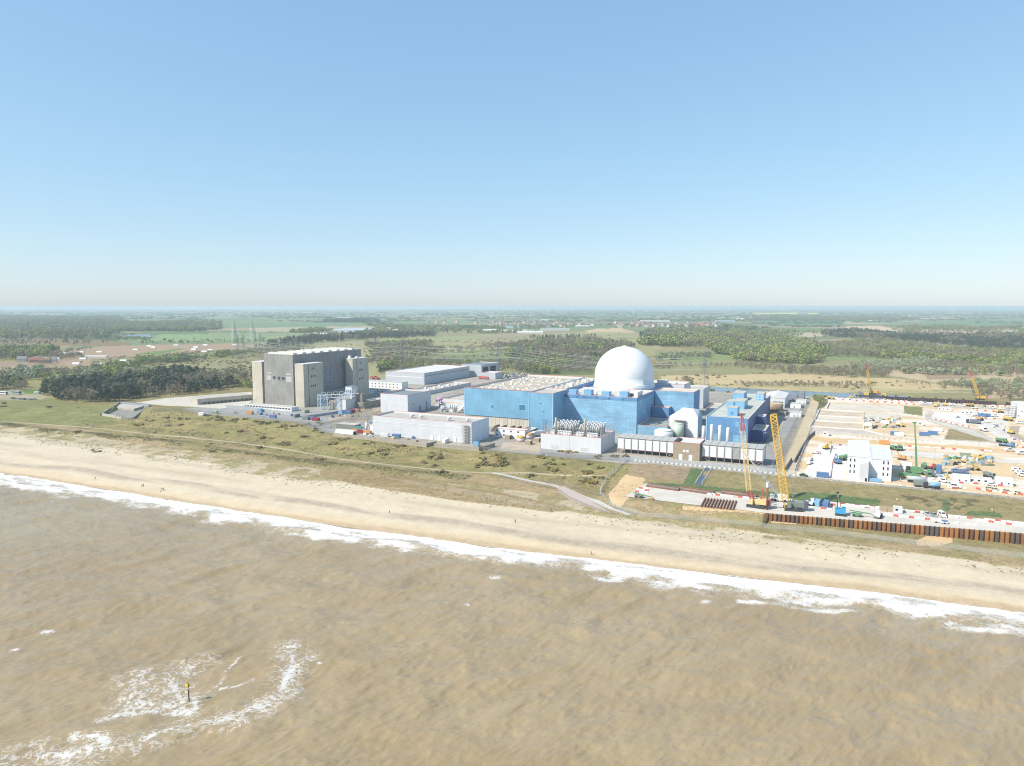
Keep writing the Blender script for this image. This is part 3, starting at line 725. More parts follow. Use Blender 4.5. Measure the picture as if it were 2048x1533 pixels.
for k in range(13):
    for z in (1.6, 4.8): part('window', MB().box(3 + k * 4.9, -.06, z, 4.2 + k * 4.9, -.002, z + 1.2), M_gl, o)
o = thing('cabin', 'small white flat roofed cabin in front of the two storey cabin block', 'cabin', -470, 622, 7); block(o, 0, 0, 24, 8, -.3, 4, M_wplain, M_roof)
for k in range(4): part('window', MB().box(2 + k * 5.5, -.06, 1.5, 3.4 + k * 5.5, -.002, 2.6), M_gl, o)
o = thing('cabin', 'white pitched cabin close to the far concrete tower', 'cabin', -468, 596, 7)
part('wall', MB().box(0, 0, -.3, 8, 26, 3.8), M_wplain, o); part('roof', MB().hexa([(-.3, -.3, 3.803), (8.3, -.3, 3.803), (8.3, 26.3, 3.803), (-.3, 26.3, 3.803)], [(3.9, -.3, 5.4), (4.1, -.3, 5.4), (4.1, 26.3, 5.4), (3.9, 26.3, 5.4)]), M_roof, o)
o = thing('store_building', 'long flat roofed grey store between the warehouse and the grey box building', 'store', -424, 615, 7)
block(o, 0, 0, 24, 112, -.3, 3.9, M_greyc, M_roof, M_red)
for k in range(9): part('roof_unit', MB().box(6 + (k % 3) * 5, 8 + k * 10, 3.003, 8.6 + (k % 3) * 5, 11 + k * 10, 4.7), M_wplain, o)
o = thing('store_building', 'small pale grey box shed with roof rail beside the red lorry', 'shed', -429, 806, 7); block(o, 0, 0, 21, 22, -.3, 8, M_greyc, M_roofw, M_red)
# ---- grey box and the long white building by the sea wall
o = thing('switch_house', 'tall pale grey box building with recessed roof behind the long white building', 'plant building', -373.4, 512.4, 7)
block(o, 0, 0, 28.6, 38.1, -.3, 16.3, M_white2, plain('dark_roof', (.2, .23, .25), .6), M_red, 1.2)
part('door', MB().box(28.602, 18, 0, 28.75, 21, 4.5), M_greyd, o); part('door', MB().box(28.602, 29, 0, 28.75, 31.5, 7.5), M_greyd, o)
part('louvre', MB().box(28.602, 8.5, 6.5, 28.7, 9.8, 8), M_greyd, o); part('joint', MB().box(0, -.08, 8.6, 28.6, -.002, 8.8), M_wplain, o)
o = thing('cooling_water_hall', 'long low white building with four roof cowls along the sea wall', 'plant building', -311.8, 417.9, 7)
block(o, 0, 0, 81.6, 25.6, -.3, 13.9, M_white2, M_roof, M_red, 1.0, th=.7)
part('band', MB().box(0, -.12, 10.0, 74, -.002, 10.35), M_wplain, o)
for x in (28, 36, 59, 74):
    c = part('roof_cowl', MB().lathe([(.7, 0), (.8, 1.2), (1.3, 1.8), (1.2, 2.4), (.3, 2.9)], 10, (x, 9, 12.903)), M_steelw, o, True)
    part('spout', MB().bar((x, 9, 15), (x + 2.2, 9.4, 14.6), .6, 8), M_steel, c)
sc = MB()
for x in (75.5, 77.7, 79.9):
    for y in (-.5, -2.0): sc.bar((x, y, 0), (x, y, 13), .09)
for k in range(7):
    z = .3 + k * 2.0; sc.box(75.4, -2.1, z, 80, -.6, z + .12); sc.bar((75.5, -2, z), (77.7, -2, z + 2), .07).bar((77.7, -2, z + 2), (79.9, -2, z), .07)
solid('scaffold', 'stack of tube scaffolding at the right end of the long white building', 'scaffold', sc, plain('scaffold_tube', (.42, .39, .36), .6, .2), -311.8, 417.9, 7)
part('white_sheet', MB().box(81.602, -.2, 0, 82.0, 25.8, 14.6), plain('white_tarpaulin', (.6, .66, .74), .6, .08, .3), o)
for k in range(4): part('door', MB().box(49 + k * 6.2, -.25, 0, 51.4 + k * 6.2, -.122, 3.2), M_wplain, o)
o = thing('gas_store', 'low white annex with an upright tank left of the long white building', 'annex', -323, 424, 7)
part('wall', MB().box(1.5, 2, -.3, 11, 14, 5.2), M_wplain, o); part('roof', MB().box(1.3, 1.8, 5.203, 11.2, 14.2, 5.5), M_roof, o)
part('tank', MB().lathe([(1.1, 0), (1.1, 6.2), (.7, 6.7), (.1, 6.9)], 14, (0, 1, 0)), M_wplain, o, True)
# ---- blue turbine hall and tower
o = thing('turbine_hall', 'long sky blue turbine hall with a flat roof covered in small vents', 'turbine hall', -272.0, 483.5, 7)
bw, bd = 57.0, 118.5
part('base_wall', MB().box(.5, .6, -.3, bw, bd, 8.2), cladding('buff_panel', (.52, .48, .41), 3.4, 9, .12, .15, mcol=(.3, .27, .23), rough=.8, streak=.12), o)
block(o, 0, 0, bw, bd, 8.203, 29.5, M_blue, plain('turbine_roof', (.46, .405, .33), .9, .3, .12), None, 1.4, th=.8)
part('roof_edge', MB().box(-.1, -.15, 29.503, bw, .3, 29.8).box(-.1, .303, 29.503, .35, bd, 29.8).box(.353, bd - .3, 29.503, bw + 5, bd + .1, 29.8), M_red, o)
part('corner_trim', MB().box(-.25, -.25, 8.2, .3, .0 - .003, 29.5).box(bw - .5, -.2, 8.2, bw, -.003, 29.5), M_bluetrim, o)
for x0, z0, x1, z1 in ((23.5, 15, 25.2, 17), (47.5, 14.8, 52.5, 18.8)):
    wi = part('louvre', MB().box(x0, -.1, z0, x1, -.002, z1), plain('blue_louvre', (.06, .17, .3), .5), o)
    part('frame', MB().box(x0 - .3, -.15, z1 + .003, x1 + .3, -.003, z1 + .3).box(x0 - .3, -.15, z0 - .3, x1 + .3, -.003, z0 - .003).box(x0 - .3, -.15, z0, x0 - .003, -.003, z1).box(x1 + .003, -.15, z0, x1 + .3, -.003, z1), M_bluetrim, wi)
rv = random.Random(3); vp = None; M_ventb = plain('blue_vent', (.14, .22, .5), .5)
M_ventw = plain('vent_cowl', (.54, .525, .49), .6, .1)
slots = [(i, j) for i in range(8) for j in range(12)]
for (i, j) in slots:
    if rv.random() < .3: continue
    x = 4 + i * 6.3 + rv.uniform(-1.2, 1.2) + (j % 2) * 2.6; y = 6 + j * 9.0 + rv.uniform(-3, 3)
    part('roof_vent', MB().hexa([(x, y, 28.105), (x + 2.3, y, 28.105), (x + 2.3, y + 1.3, 28.105), (x, y + 1.3, 28.105)], [(x + .2, y + .2, 28.85), (x + 2.1, y + .2, 28.85), (x + 2.1, y + 1.1, 28.85), (x + .2, y + 1.1, 28.85)]), M_ventb if rv.random() < .1 else M_ventw, o)
o = thing('stair_tower', 'sky blue clad tower with pale edges projecting right of the turbine hall', 'tower', -212.5, 475.0, 7)
block(o, 0, 0, 19, 30, -.3, 29.8, M_blue, M_roof, M_red, .6)
part('corner_trim', MB().box(-.25, -.25, 0, .3, -.003, 29.8).box(18.7, -.25, 0, 19.25, -.003, 29.8), M_bluetrim, o)
for x, z in ((8.7, 21.5), (10.8, 15.5)):
    wi = part('window', MB().box(x, -.1, z, x + .8, -.002, z + 1), M_gl, o)
    part('frame', MB().box(x - .2, -.14, z - .3, x + 1, -.102, z - .003).box(x - .2, -.14, z + 1.003, x + 1, -.102, z + 1.3), M_bluetrim, wi)
for k, (x0, x1) in enumerate(((5, 6.2), (11, 12.2), (12.8, 14))): part('panel', MB().box(x0, -.07, 2, x1, -.002, 10.5), M_blue2 if k == 0 else M_blue3, o)
o = thing('link_block', 'shaded blue connecting block between the turbine hall and the reactor block', 'plant building', -214.5, 505.5, 7)
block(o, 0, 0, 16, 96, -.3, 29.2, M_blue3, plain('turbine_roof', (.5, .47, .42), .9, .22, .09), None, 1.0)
for k in range(14): part('roof_vent', MB().box(3 + (k % 2) * 6, 5 + k * 6.2, 28.205, 5.5 + (k % 2) * 6, 7 + k * 6.2, 29.6), M_ventw, o)
for k in range(2): part('roof_house', MB().box(10, 30 + k * 32, 28.205, 13, 33 + k * 32, 31.5), M_wplain, o)
# ---- reactor block and dome
o = thing('reactor_block', 'pale blue clad reactor auxiliary block below the white dome', 'reactor building', -199.4, 498.7, 7)
ax, ay, az_ = 61.7, 49.8, 27.0
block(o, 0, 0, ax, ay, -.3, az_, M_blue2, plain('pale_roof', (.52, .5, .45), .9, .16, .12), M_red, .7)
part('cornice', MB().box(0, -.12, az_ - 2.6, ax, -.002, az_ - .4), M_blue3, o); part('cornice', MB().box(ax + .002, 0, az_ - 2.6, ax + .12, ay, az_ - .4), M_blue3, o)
for k, x in enumerate((6, 15, 20.5, 30.5, 40, 50.5)): part('louvre', MB().box(x, -.2, az_ - 2.3, x + 1.8, -.122, az_ - .7), plain('blue_louvre', (.06, .17, .3)), o)
for k in range(2): part('panel', MB().box(ax + .002, 22 + k * 3, 13, ax + .08, 23.4 + k * 3, 19), M_bluest, o)
rr = random.Random(11)
for k, x in enumerate((8, 20, 34, 48)): part('roof_house', MB().box(x, 2.5, az_ - .697, x + 6, 8, az_ + 3.0 + (k % 2) * .6), cladding('hut_blue', (.2, .4, .6), 1, 30, .03, .03), o)
for k in range(30):
    x = rr.uniform(2, ax - 3); y = rr.uniform(2, 17); h = rr.uniform(.6, 1.9)
    if any(a - .5 < x < a + 7 and y < 9 for a in (8, 20, 34, 48)): continue
    if k % 3 == 0: part('roof_pipe', MB().bar((x, y, az_ - .2), (x + rr.uniform(3, 6), y + rr.uniform(-1, 1), az_ - .1), .35, 6), M_steelw, o)
    else: part('roof_unit', MB().box(x, y, az_ - .697, x + rr.uniform(1, 2.6), y + rr.uniform(.9, 2), az_ + h - .5), M_wplain if k % 2 else M_steel, o)
part('crane_housing', MB().box(54, 6, az_ - .697, 60.5, 20, az_ + 3.4), M_wplain, o)
part('opening', MB().box(54.6, 5.9, az_ + .1, 57.6, 5.998, az_ + 2.4), M_dark, o)
part('back_roof', MB().box(2, ay + .01, -.3, ax - 3, ay + 46, az_ - 1.2), M_blue3, o)
D = thing('containment_dome', 'big white dome of the reactor standing on the blue block', 'dome', -168.5, 570.0, 34)
pr = []; Rr = 24.3
pr = [(24.9, -1.9), (24.9, 2.2), (24.7, 2.9), (Rr, 3.0), (Rr, 8.8)]
for k in range(1, 25):
    t = math.pi / 2 * k / 24; pr.append((max(.6, Rr * math.cos(t)), 8.8 + 24.2 * math.sin(t)))
m, nt, b = nodes_of('dome_sheet'); tc = N(nt, 'ShaderNodeTexCoord')
sx = N(nt, 'ShaderNodeSeparateXYZ'); nt.links.new(tc.outputs['Object'], sx.inputs[0])
ph = mathn(nt, 'FRACT', mathn(nt, 'MULTIPLY', sx.outputs['Z'], .62)); ln = mathn(nt, 'LESS_THAN', ph, .1)
angl = mathn(nt, 'ARCTAN2', sx.outputs['Y'], sx.outputs['X']); l2 = mathn(nt, 'LESS_THAN', mathn(nt, 'FRACT', mathn(nt, 'MULTIPLY', angl, 96 / 6.2832)), .07)
l2 = mathn(nt, 'MULTIPLY', l2, .5)
nz = ramp(nt, noise(nt, tc.outputs['Object'], .15, 4), [(.3, .95), (.7, 1.0)])
cc = mixc(nt, mathn(nt, 'MULTIPLY', mathn(nt, 'MAXIMUM', ln, l2), .6), (.74, .755, .77), (.57, .6, .64))
nt.links.new(mixc(nt, 1.0, cc, nz, 'MULTIPLY'), b.inputs['Base Color']); b.inputs['Roughness'].default_value = .45
bump(nt, b, ln, .12, .6)
part('shell', MB().lathe(pr, 96), m, D, True)
part('cap', MB().lathe([(1.7, 32.7), (1.7, 33.5), (1.4, 33.65)], 20), M_wplain, D)
part('ring_beam', MB().lathe([(25.1, -2.2), (25.3, .3), (25.1, 1.2), (24.95, 1.6)], 96), M_wplain, D, True)
o = thing('fuel_building', 'blue block right of the dome with a flat pale roof', 'reactor building', -137.0, 549.5, 7)
block(o, 0, 0, 30, 23, -.3, 27, M_blue2, plain('pale_roof2', (.52, .5, .42), .9, .12, .1), M_red, .6)
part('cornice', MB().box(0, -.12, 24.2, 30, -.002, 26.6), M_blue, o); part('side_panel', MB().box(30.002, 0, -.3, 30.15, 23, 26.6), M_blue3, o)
o = thing('fuel_annex', 'lower blue annex in front of the fuel building', 'annex', -137.0, 541, 7); block(o, 0, 0, 13, 8.4, -.3, 15, M_blue3, M_roof, M_red)
o = thing('service_block', 'white parapet block behind the dome with roof plant', 'plant building', -160, 577, 7); block(o, 0, 18, 36, 44, -.3, 27.6, M_white, M_roofw, M_red)
part('roof_unit', MB().box(12, 22, 26.7, 20, 30, 30), M_white, o); part('roof_unit', MB().box(27, 24, 26.7, 29, 26, 28.4), M_steel, o)
o = thing('workshop', 'grey shed with pale roof behind the fuel building', 'shed', -146, 655, 7); block(o, 0, 0, 27, 30, -.3, 18, M_greyc, M_roof)
o = thing('stores_building', 'narrow white building right of the fuel building', 'store', -104, 586, 7); block(o, 0, 0, 9, 34, -.3, 10.5, M_white, M_roof, M_red); part('door', MB().box(9.002, 6, 0, 9.1, 10, 3.5), M_red, o)
o = thing('valve_yard', 'low blue walled yard with stained roof beside the reactor block', 'yard', -137.6, 499.5, 7)
block(o, 0, 0, 22, 38, -.3, 7.2, M_blue2, plain('green_stained_roof', (.3, .31, .27), .9, .3, .15), M_red, .8)
for k in range(7): part('roof_pipe', MB().bar((2.5 + k, 8 + k * 3.2, 6.7), (11 + k, 9.5 + k * 3.2, 6.8), .4, 6), M_steel, o)
# white chamfered building
o = thing('fuel_store', 'white windowless building with sloping hipped roof in front of the blue blocks', 'plant building', -115.5, 506, 7)
zz = 17.3; zr = 20.3
part('wall', MB().box(0, 0, -.3, 20.3, 16.6, 14.2), M_wplain, o)
part('roof', MB().hexa([(0, 0, 14.203), (20.3, 0, 14.203), (20.3, 16.6, 14.203), (0, 16.6, 14.203)], [(9, 5.5, 19.5), (16, 5.5, 19.5), (18.5, 14, 18.5), (7, 14, 19.2)]), plain('white_roof_paint', (.68, .68, .68), .5, .05), o)
g = MB()
for k in range(6): 
    for j in range(4): g.bar((4 + j * 2.6, -1.6, 0), (4 + j * 2.6, -1.6, 11.5), .1)
    g.box(4, -1.8, 1.5 + k * 2, 12, -.01, 1.7 + k * 2)
solid('scaffold', 'brown scaffold against the white hipped building behind the green tank', 'scaffold', g, plain('brown_boards', (.24, .17, .11), .8, .3), -115.5, 506, 7)
def tank(name, label, u, w, r, h, m, dome_=.6, grp=None):
    t = thing(name, label, 'tank', u, w, 7, 0, grp)
    part('shell', MB().lathe([(r, -.2), (r, h)], 36), m, t, True)
    part('top', MB().lathe([(r + .05, h + .003), (r * .7, h + dome_ * .6), (.1, h + dome_)], 36), M_wplain if m is not M_green else M_green, t, True)
    return t
tank('storage_tank', 'pale green round tank in front of the white hipped building', -107.5, 500, 3.7, 10.3, M_green, .5)
tank('storage_tank', 'wide low white tank beside the green tank', -116.5, 494.5, 6.6, 5.6, plain('tank_white', (.62, .63, .645), .5, .05), 1.2)
lb = ['shortest slim white tank, leftmost of the four before the blue hall', 'tall slim white tank, second from left of four before the blue hall', 'tall slim white tank, third from left of four before the blue hall', 'slim white tank, rightmost of the four before the blue hall']
lb[0] = 'slim white upright tank, leftmost of the four before the blue hall'
for k, (u, h) in enumerate(((-83.7, 15.9), (-78.5, 17.2), (-73.3, 17.1), (-68.3, 15.9))):
    t = thing('gas_tank', lb[k], 'tank', u, 465, 7, 0, 'slim white tanks before the blue hall')
    part('shell', MB().lathe([(1.13, .8), (1.13, h - .8), (.8, h - .2), (.1, h)], 18), M_wplain, t, True)
    for a in range(3): part('leg', MB().bar((.8 * math.cos(a * 2.1), .8 * math.sin(a * 2.1), 0), (.8 * math.cos(a * 2.1), .8 * math.sin(a * 2.1), .9), .12), M_steel, t)
# ---- deep blue hall on the right
o = thing('control_building', 'deep blue hall with pale roof huts and a dark shaded side', 'plant building', -86.5, 490.8, 7)
bx, by, bz = 27.3, 142, 18.3
block(o, 0, 0, bx, by, -.3, bz, M_blue3, plain('mossy_roof', (.44, .45, .40), .9, .2, .1), None, .5)
part('side_wall', MB().box(bx + .002, .2, -.2, bx + .12, by, bz - .003), M_navy_shade, o)  # shade of the unlit side put into the colour as a darker blue
part('corner_trim', MB().box(-.3, -.3, 0, .3, -.003, bz), M_bluetrim, o)
for x0, x1, z0, z1 in ((3, 10, 0, 6.5), (18, 26, 0, 6.8), (21.5, 22.6, 8, 16), (19, 26, 12, 15.5)):
    part('panel', MB().box(x0, -.07, z0, x1, -.002, z1), M_blue2 if z0 == 0 or z1 == 16 else M_blue, o)
part('gutter', MB().box(-.35, 0, bz - .5, -.003, by, bz + .25), plain('teal_gutter', (.2, .5, .42), .6), o)
part('gutter', MB().box(12, .8, bz - .49, 12.5, by * .6, bz - .4), plain('teal_gutter', (.2, .5, .42), .6), o)
M_hut = cladding('hut_blue', (.2, .4, .6), 1, 30, .03, .03)
def hut(x0, y0, x1, y1, h):
    t = part('roof_hut', MB().box(x0, y0, bz - .497, x1, y1, bz + h), M_hut, o); part('cap', MB().box(x0 - .1, y0 - .1, bz + h + .003, x1 + .1, y1 + .1, bz + h + .3), M_roof, t); return t
h1 = hut(12.0, 12, 18.5, 22, 5.0); part('door', MB().box(14, 11.92, bz, 15.9, 11.998, bz + 2.4), plain('blue_door', (.08, .25, .5)), h1)
hut(11.0, 47, 18.5, 66, 5.2); hut(6.0, 46, 10.9, 60, 4.8); hut(3.0, 97, 11.5, 116, 5.2); h4 = hut(20, 104, 26, 118, 5.0)
for i in range(2):
    for j in range(2): part('window', MB().box(21 + i * 3, 103.93, bz + .7 + j * 2.2, 21.9 + i * 3, 103.998, bz + 1.9 + j * 2.2), M_wplain, h4)
o = thing('lift_shaft', 'navy blue square shaft against the shaded side of the deep blue hall', 'annex', -58.9, 536, 7); block(o, 0, 0, 5.5, 14, -.3, 13.6, M_navy_shade, M_roofw)
o = thing('side_annex', 'low navy blue annex at the shaded side of the deep blue hall', 'annex', -58.9, 508, 7); block(o, 0, 0, 9, 26, -.3, 8.2, M_navy_shade, M_roof)
part('door', MB().box(9.002, 4, 0, 9.1, 7, 5), M_dark, o)
o = thing('warehouse', 'white shed with a strip of windows behind the deep blue hall', 'shed', -71, 690, 7)
part('wall', MB().box(0, 0, -.3, 19, 46, 9), M_white, o); part('roof', MB().hexa([(-.3, -.3, 9.003), (19.3, -.3, 9.003), (19.3, 46.3, 9.003), (-.3, 46.3, 9.003)], [(9.2, -.3, 11), (9.8, -.3, 11), (9.8, 46.3, 11), (9.2, 46.3, 11)]), M_roofw, o)
for k in range(5): part('window', MB().box(9 + k * 1.8, -.06, 4.8, 10.3 + k * 1.8, -.002, 5.8), M_gl, o)
o = thing('storage_tank', 'brown stained round tank on a walled base behind the deep blue hall', 'tank', -58, 652, 7)
part('shell', MB().lathe([(8, 2.5), (8, 9)], 40), cladding('rust_streaked', (.36, .27, .18), 2, 2, .2, .03, streak=.4), o, True); part('top', MB().lathe([(8, 9.003), (.2, 9.8)], 40), plain('tan_top', (.5, .38, .25)), o)
part('bund_wall', MB().box(-10, -11, -.2, 11, 9, 2.6), M_concd, o)
for k, (px, py) in enumerate(((1578, 802), (1589, 803), (1603, 799))):
    u, w = P2(px, py)
    solid('transformer', ['ribbed dark grey transformer nearest the white shed', 'ribbed dark grey transformer, middle of three by the white shed', 'ribbed dark grey transformer, farthest right of three by the white shed'][k], 'transformer', MB().box(-2.5, -3, 0, 2.5, 6, 7).box(-2.9, -2, .5, -2.503, 5, 6).box(2.503, -2, .5, 2.9, 5, 6).bar((0, 0, 7), (0, 0, 9), .3).bar((0, 3, 7), (0, 3, 9), .3), M_greyd, u, w, 7, 0, 'transformers behind the deep blue hall')
for px, py, l in ((1592, 817, 'grey flat roofed cabin by the perimeter fence, nearest the tank'), (1603, 809, 'white flat roofed cabin by the perimeter fence beside the transformers'), (1592, 835, 'low white cabin against the perimeter fence')):
    u, w = P2(px, py); o = thing('cabin', l, 'cabin', u - 5, w, 7); block(o, 0, 0, 9, 14, -.2, 3.6, M_wplain, M_roof, None, .2); part('door', MB().box(3, -.05, 0, 4, -.002, 2.1), M_greyd, o)
# ---- pump house with the forest of silencers
o = thing('pump_house', 'white windowless pump house with railed roof full of steel silencers', 'pump house', -180.9, 423.1, 7)
px_, py_, pz_ = 41.4, 29.4, 10.1
block(o, 0, 0, px_, py_, -.3, pz_, M_white, M_roof, M_red, .6)
for k in range(2): part('louvre', MB().box(7.5 + k * 20.5, -.08, .8, 12.5 + k * 20.5, -.002, 3), plain('pale_grey_louvre', (.5, .5, .5)), o)
part('joint', MB().box(20.2, -.05, 0, 20.4, -.002, pz_), M_roof, o); part('side_joint', MB().box(px_ + .002, 15, .4, px_ + .06, 15.2, pz_), M_roof, o)
sc_ = MB()
def rail_line(mb, x0, y0, x1, y1, n, z0=pz_, h=5.0):
    for k in range(n + 1):
        t = k / n; mb.bar((x0 + (x1 - x0) * t, y0 + (y1 - y0) * t, z0), (x0 + (x1 - x0) * t, y0 + (y1 - y0) * t, z0 + h), .11)
    mb.bar((x0, y0, z0 + h), (x1, y1, z0 + h), .12).bar((x0, y0, z0 + h * .45), (x1, y1, z0 + h * .45), .08)
for a in ((.5, .6, px_ - .5, .6, 22), (px_ - .6, .6, px_ - .6, py_ - .6, 12), (.6, .6, .6, py_ - .6, 12), (.5, py_ - .6, px_ - .5, py_ - .6, 18)):
    m_ = MB(); rail_line(m_, *a); part('screen_frame', m_, M_steel, o)
for gx in (7.0, 25.0):
    for i in range(5):
        for j in range(4):
            x = gx + i * 2.8; y = 7 + j * 5.0
            s_ = part('silencer', MB().lathe([(.75, 0), (.75, 3.6), (.95, 3.9), (.95, 5.2), (.5, 5.8)], 10, (x, y, pz_ - .6)), M_steel, o, True)
            part('duct', MB().bar((x, y, pz_ + 4.2), (x + 1.0, y - 1.3, pz_ + 6.6), .55, 8), M_steelw, s_)
    part('plinth', MB().box(gx - 1.4, 3.4, pz_ - .597, gx + 13, 4.6, pz_ + 2.2), M_wplain, o)
for x, h in ((9.5, 10.5), (29.6, 11)): part('chimney', MB().lathe([(.75, pz_ - .6), (.75, pz_ + h), (.62, pz_ + h + .1)], 14, (x, 3, 0)), plain('aged_steel', (.42, .38, .32), .6, .25), o, True)
for k in range(5): part('roof_unit', MB().box(3 + k * 8, 1.6, pz_ - .597, 4.5 + k * 8, 2.8, pz_ + .9), M_roofw, o)
# ---- air cooler rows and the brick house between
def coolers(u0, w0, n, bay, label, grey=None, zb=2.9, zt=9.3, depth=13.0):
    o = thing('air_cooler', label, 'air cooler', u0, w0, 7)
    L = n * bay
    for k in range(n):
        x = k * bay
        p = part('panel', MB().box(x + .35, 0, zb, x + bay - .35, .4, zt), plain('cooler_white', (.67, .675, .68), .5, .04) if k != grey else plain('scaffold_grey', (.34, .34, .33), .8, .4, 1.5), o)
        part('ladder', MB().bar((x + bay - .2, -.35, zb + .3), (x + bay - .2, -.35, zt - .2), .09).bar((x + bay + .25, -.3, zb + .3), (x + bay + .25, -.3, zt - .2), .09), M_steel, p)
        part('roof_grating', MB().hexa([(x + .12, .2, zt + .6), (x + bay - .12, .2, zt + .6), (x + bay - .12, depth, zt + .9), (x + .12, depth, zt + .9)], [(x + .12, .2, zt + .9), (x + bay - .12, .2, zt + .9), (x + bay - .12, depth, zt + 1.2), (x + .12, depth, zt + 1.2)]), plain('grating', (.40, .40, .385), .8, .15, .6), o)
    for k in range(n + 1):
        x = k * bay
        part('leg', MB().bar((x, .2, -.2), (x, .2, zt + .6), .2), M_steel, o); part('leg', MB().bar((x, depth - .5, -.2), (x, depth - .5, zt + .6), .2), M_steel, o)
    part('body', MB().box(.3, .403, zb, L - .3, depth - .8, zt + .3), M_greyd, o)
    part('end_wall', MB().box(L - .297, .45, zb - .05, L - .05, depth, zt + .3), M_wplain, o); part('end_wall', MB().box(.05, .45, zb - .05, .297, depth, zt + .3), M_wplain, o)
    for x in (0, L - bay): part('brace', MB().bar((x, .2, 0), (x + bay, .2, zb), .1).bar((x + bay, .2, 0), (x, .2, zb), .1), M_steel, o)
    m_ = MB()
    for k in range(n): m_.box(k * bay + 3, 1.0, zb - .4, k * bay + bay, 1.2, zb - .003)
    part('red_beam', MB().box(0, .1, zb - .25, L, .35, zb - .003), M_red, o)
    return o
coolers(-131.3, 431.6, 8, 4.5, 'left hand row of white air cooler panels on steel legs beside the brick house')
coolers(-78.2, 430.8, 8, 4.4, 'right hand row of white air cooler panels with one grey scaffolded panel', 4)
o = thing('brick_house', 'buff brick switch house with two pale doors between the air cooler rows', 'brick building', -94.9, 427.5, 7)
block(o, 0, 0, 16, 17.5, -.3, 10.7, M_brick, M_roofw, M_red, .4)
for x in (3.6, 9.6): part('door', MB().box(x, -.08, 0, x + 2.2, -.002, 3.6), plain('pale_door', (.62, .66, .7)), o)
for x in (6.0, 8.0): part('louvre', MB().box(x, -.08, 5, x + 1.5, -.002, 6.4), M_wplain, o)
part('hatch', MB().box(.3, 1, 10.303, 3, 12, 11.2), M_dark, o); part('string_course', MB().box(0, -.06, 4.6, 16, -.002, 4.75), M_conc, o)
# two yellow capped tanks, wedge hoods, cabins between
for px, py, l in ((1042, 884, 'orange topped round tank nearest the sea fence'), (1058, 878, 'orange topped round tank beside the white lorry')):
    u, w = P2(px, py); t = thing('storage_tank', l, 'tank', u, w, 7); part('shell', MB().lathe([(3.0, -.2), (3.0, 3.2)], 30), plain('pinkish_shell', (.48, .43, .41), .6, .2), t, True)
    part('top', MB().lathe([(3.2, 3.203), (1.6, 4.0), (.15, 4.3)], 30), plain('orange_top', (.6, .36, .09), .6, .12), t, True); part('hatch', MB().lathe([(.35, 4.0), (.35, 4.7)], 10), M_red, t)
M_hood = plain('bronze_hood', (.13, .105, .07), .6, .2)
for k, px in enumerate((935, 948, 990, 1004, 1021, 1034, 1051)):
    u, w = P2(px, 855.5 + (px - 935) * .075, 8); 
    o = solid('intake_hood', ['bronze wedge hood, first from the left under the turbine hall', 'bronze wedge hood, second from the left under the turbine hall', 'bronze wedge hood, third along under the turbine hall', 'bronze wedge hood, fourth along under the turbine hall', 'bronze wedge hood, fifth along under the turbine hall', 'bronze wedge hood, sixth along under the turbine hall', 'bronze wedge hood nearest the blue stair tower'][k], 'hood',
              MB().hexa([(-2.6, -3, 0), (2.6, -3, 0), (2.6, 3, 0), (-2.6, 3, 0)], [(1.2, -3, 4.6), (2.6, -3, 4.6), (2.6, 3, 4.6), (1.2, 3, 4.6)]), M_hood, u, w, 7, 0, 'wedge hoods under the turbine hall')
o = thing('site_office', 'white two storey cabin stack with small dark windows before the blue turbine hall', 'cabin', *P2(989, 874), 7)
block(o, 0, 0, 24, 7, -.2, 6.2, M_wplain, plain('white_roof_paint', (.68, .68, .68)), M_red, .15)
for k in range(4):
    for z in (1.2, 4.2): part('window', MB().box(1.3 + k * 5.6, -.05, z, 2.5 + k * 5.6, -.002, z + 1.2), M_gl, o)
o = thing('cabin', 'dark grey cabin at the right of the white cabin stack', 'cabin', *P2(1049, 872), 7); block(o, 0, 0, 6, 10, -.2, 4.8, plain('slate_panel', (.16, .18, .2)), M_roof); part('door', MB().box(2, -.05, 0, 3, -.002, 2), M_dark, o)
for px, py, l in ((1055, 890, 'small brown brick kiosk left of the pump house, nearest the fence'), (1072, 885, 'small brown brick kiosk touching the pump house corner'), (1014, 879, 'small brown kiosk behind the orange topped tanks')):
    u, w = P2(px, py); o = thing('kiosk', l, 'kiosk', u, w, 7); block(o, -2, 0, 2, 4, -.2, 2.8, M_brick, M_roof, None, .15); part('door', MB().box(2.002, 1, 0, 2.06, 2.2, 2.2), M_dark, o)
# pipework yard beside the grey box building
M_lilac = plain('lilac_paint', (.42, .36, .62), .5); M_pink = plain('pink_paint', (.5, .3, .45), .5)
for k, (px, py, m_, l) in enumerate(((876, 806, M_pink, 'pink ended horizontal vessel in the pipe yard'), (886, 810, M_lilac, 'lilac horizontal vessel, left of the pair in the pipe yard'), (892, 810, M_lilac, 'lilac horizontal vessel, right of the pair in the pipe yard'))):
    u, w = P2(px, py); t = thing('pressure_vessel', l, 'vessel', u, w, 7); part('drum', MB().bar((0, 0, 3.4), (3, 7, 3.4), 1.6, 14), m_, t, True)
    for q in (.2, .8): part('saddle', MB().box(3 * q - .5, 7 * q - .3, 0, 3 * q + .5, 7 * q + .3, 2.2), M_steel, t)
u, w = P2(912, 826); t = thing('pipe_rack', 'cluttered pipe rack of silver ducts and yellow beam beside the turbine hall', 'pipe rack', u, w, 7)
for k in range(4): part('cylinder', MB().lathe([(.8, 3.2), (.8, 6.6), (.5, 7.2)], 12, (k * 2.2 - 6, 0, 0)), M_steelw, t, True); part('post', MB().bar((k * 2.2 - 6, 0, 0), (k * 2.2 - 6, 0, 3.2), .2), M_steel, t)
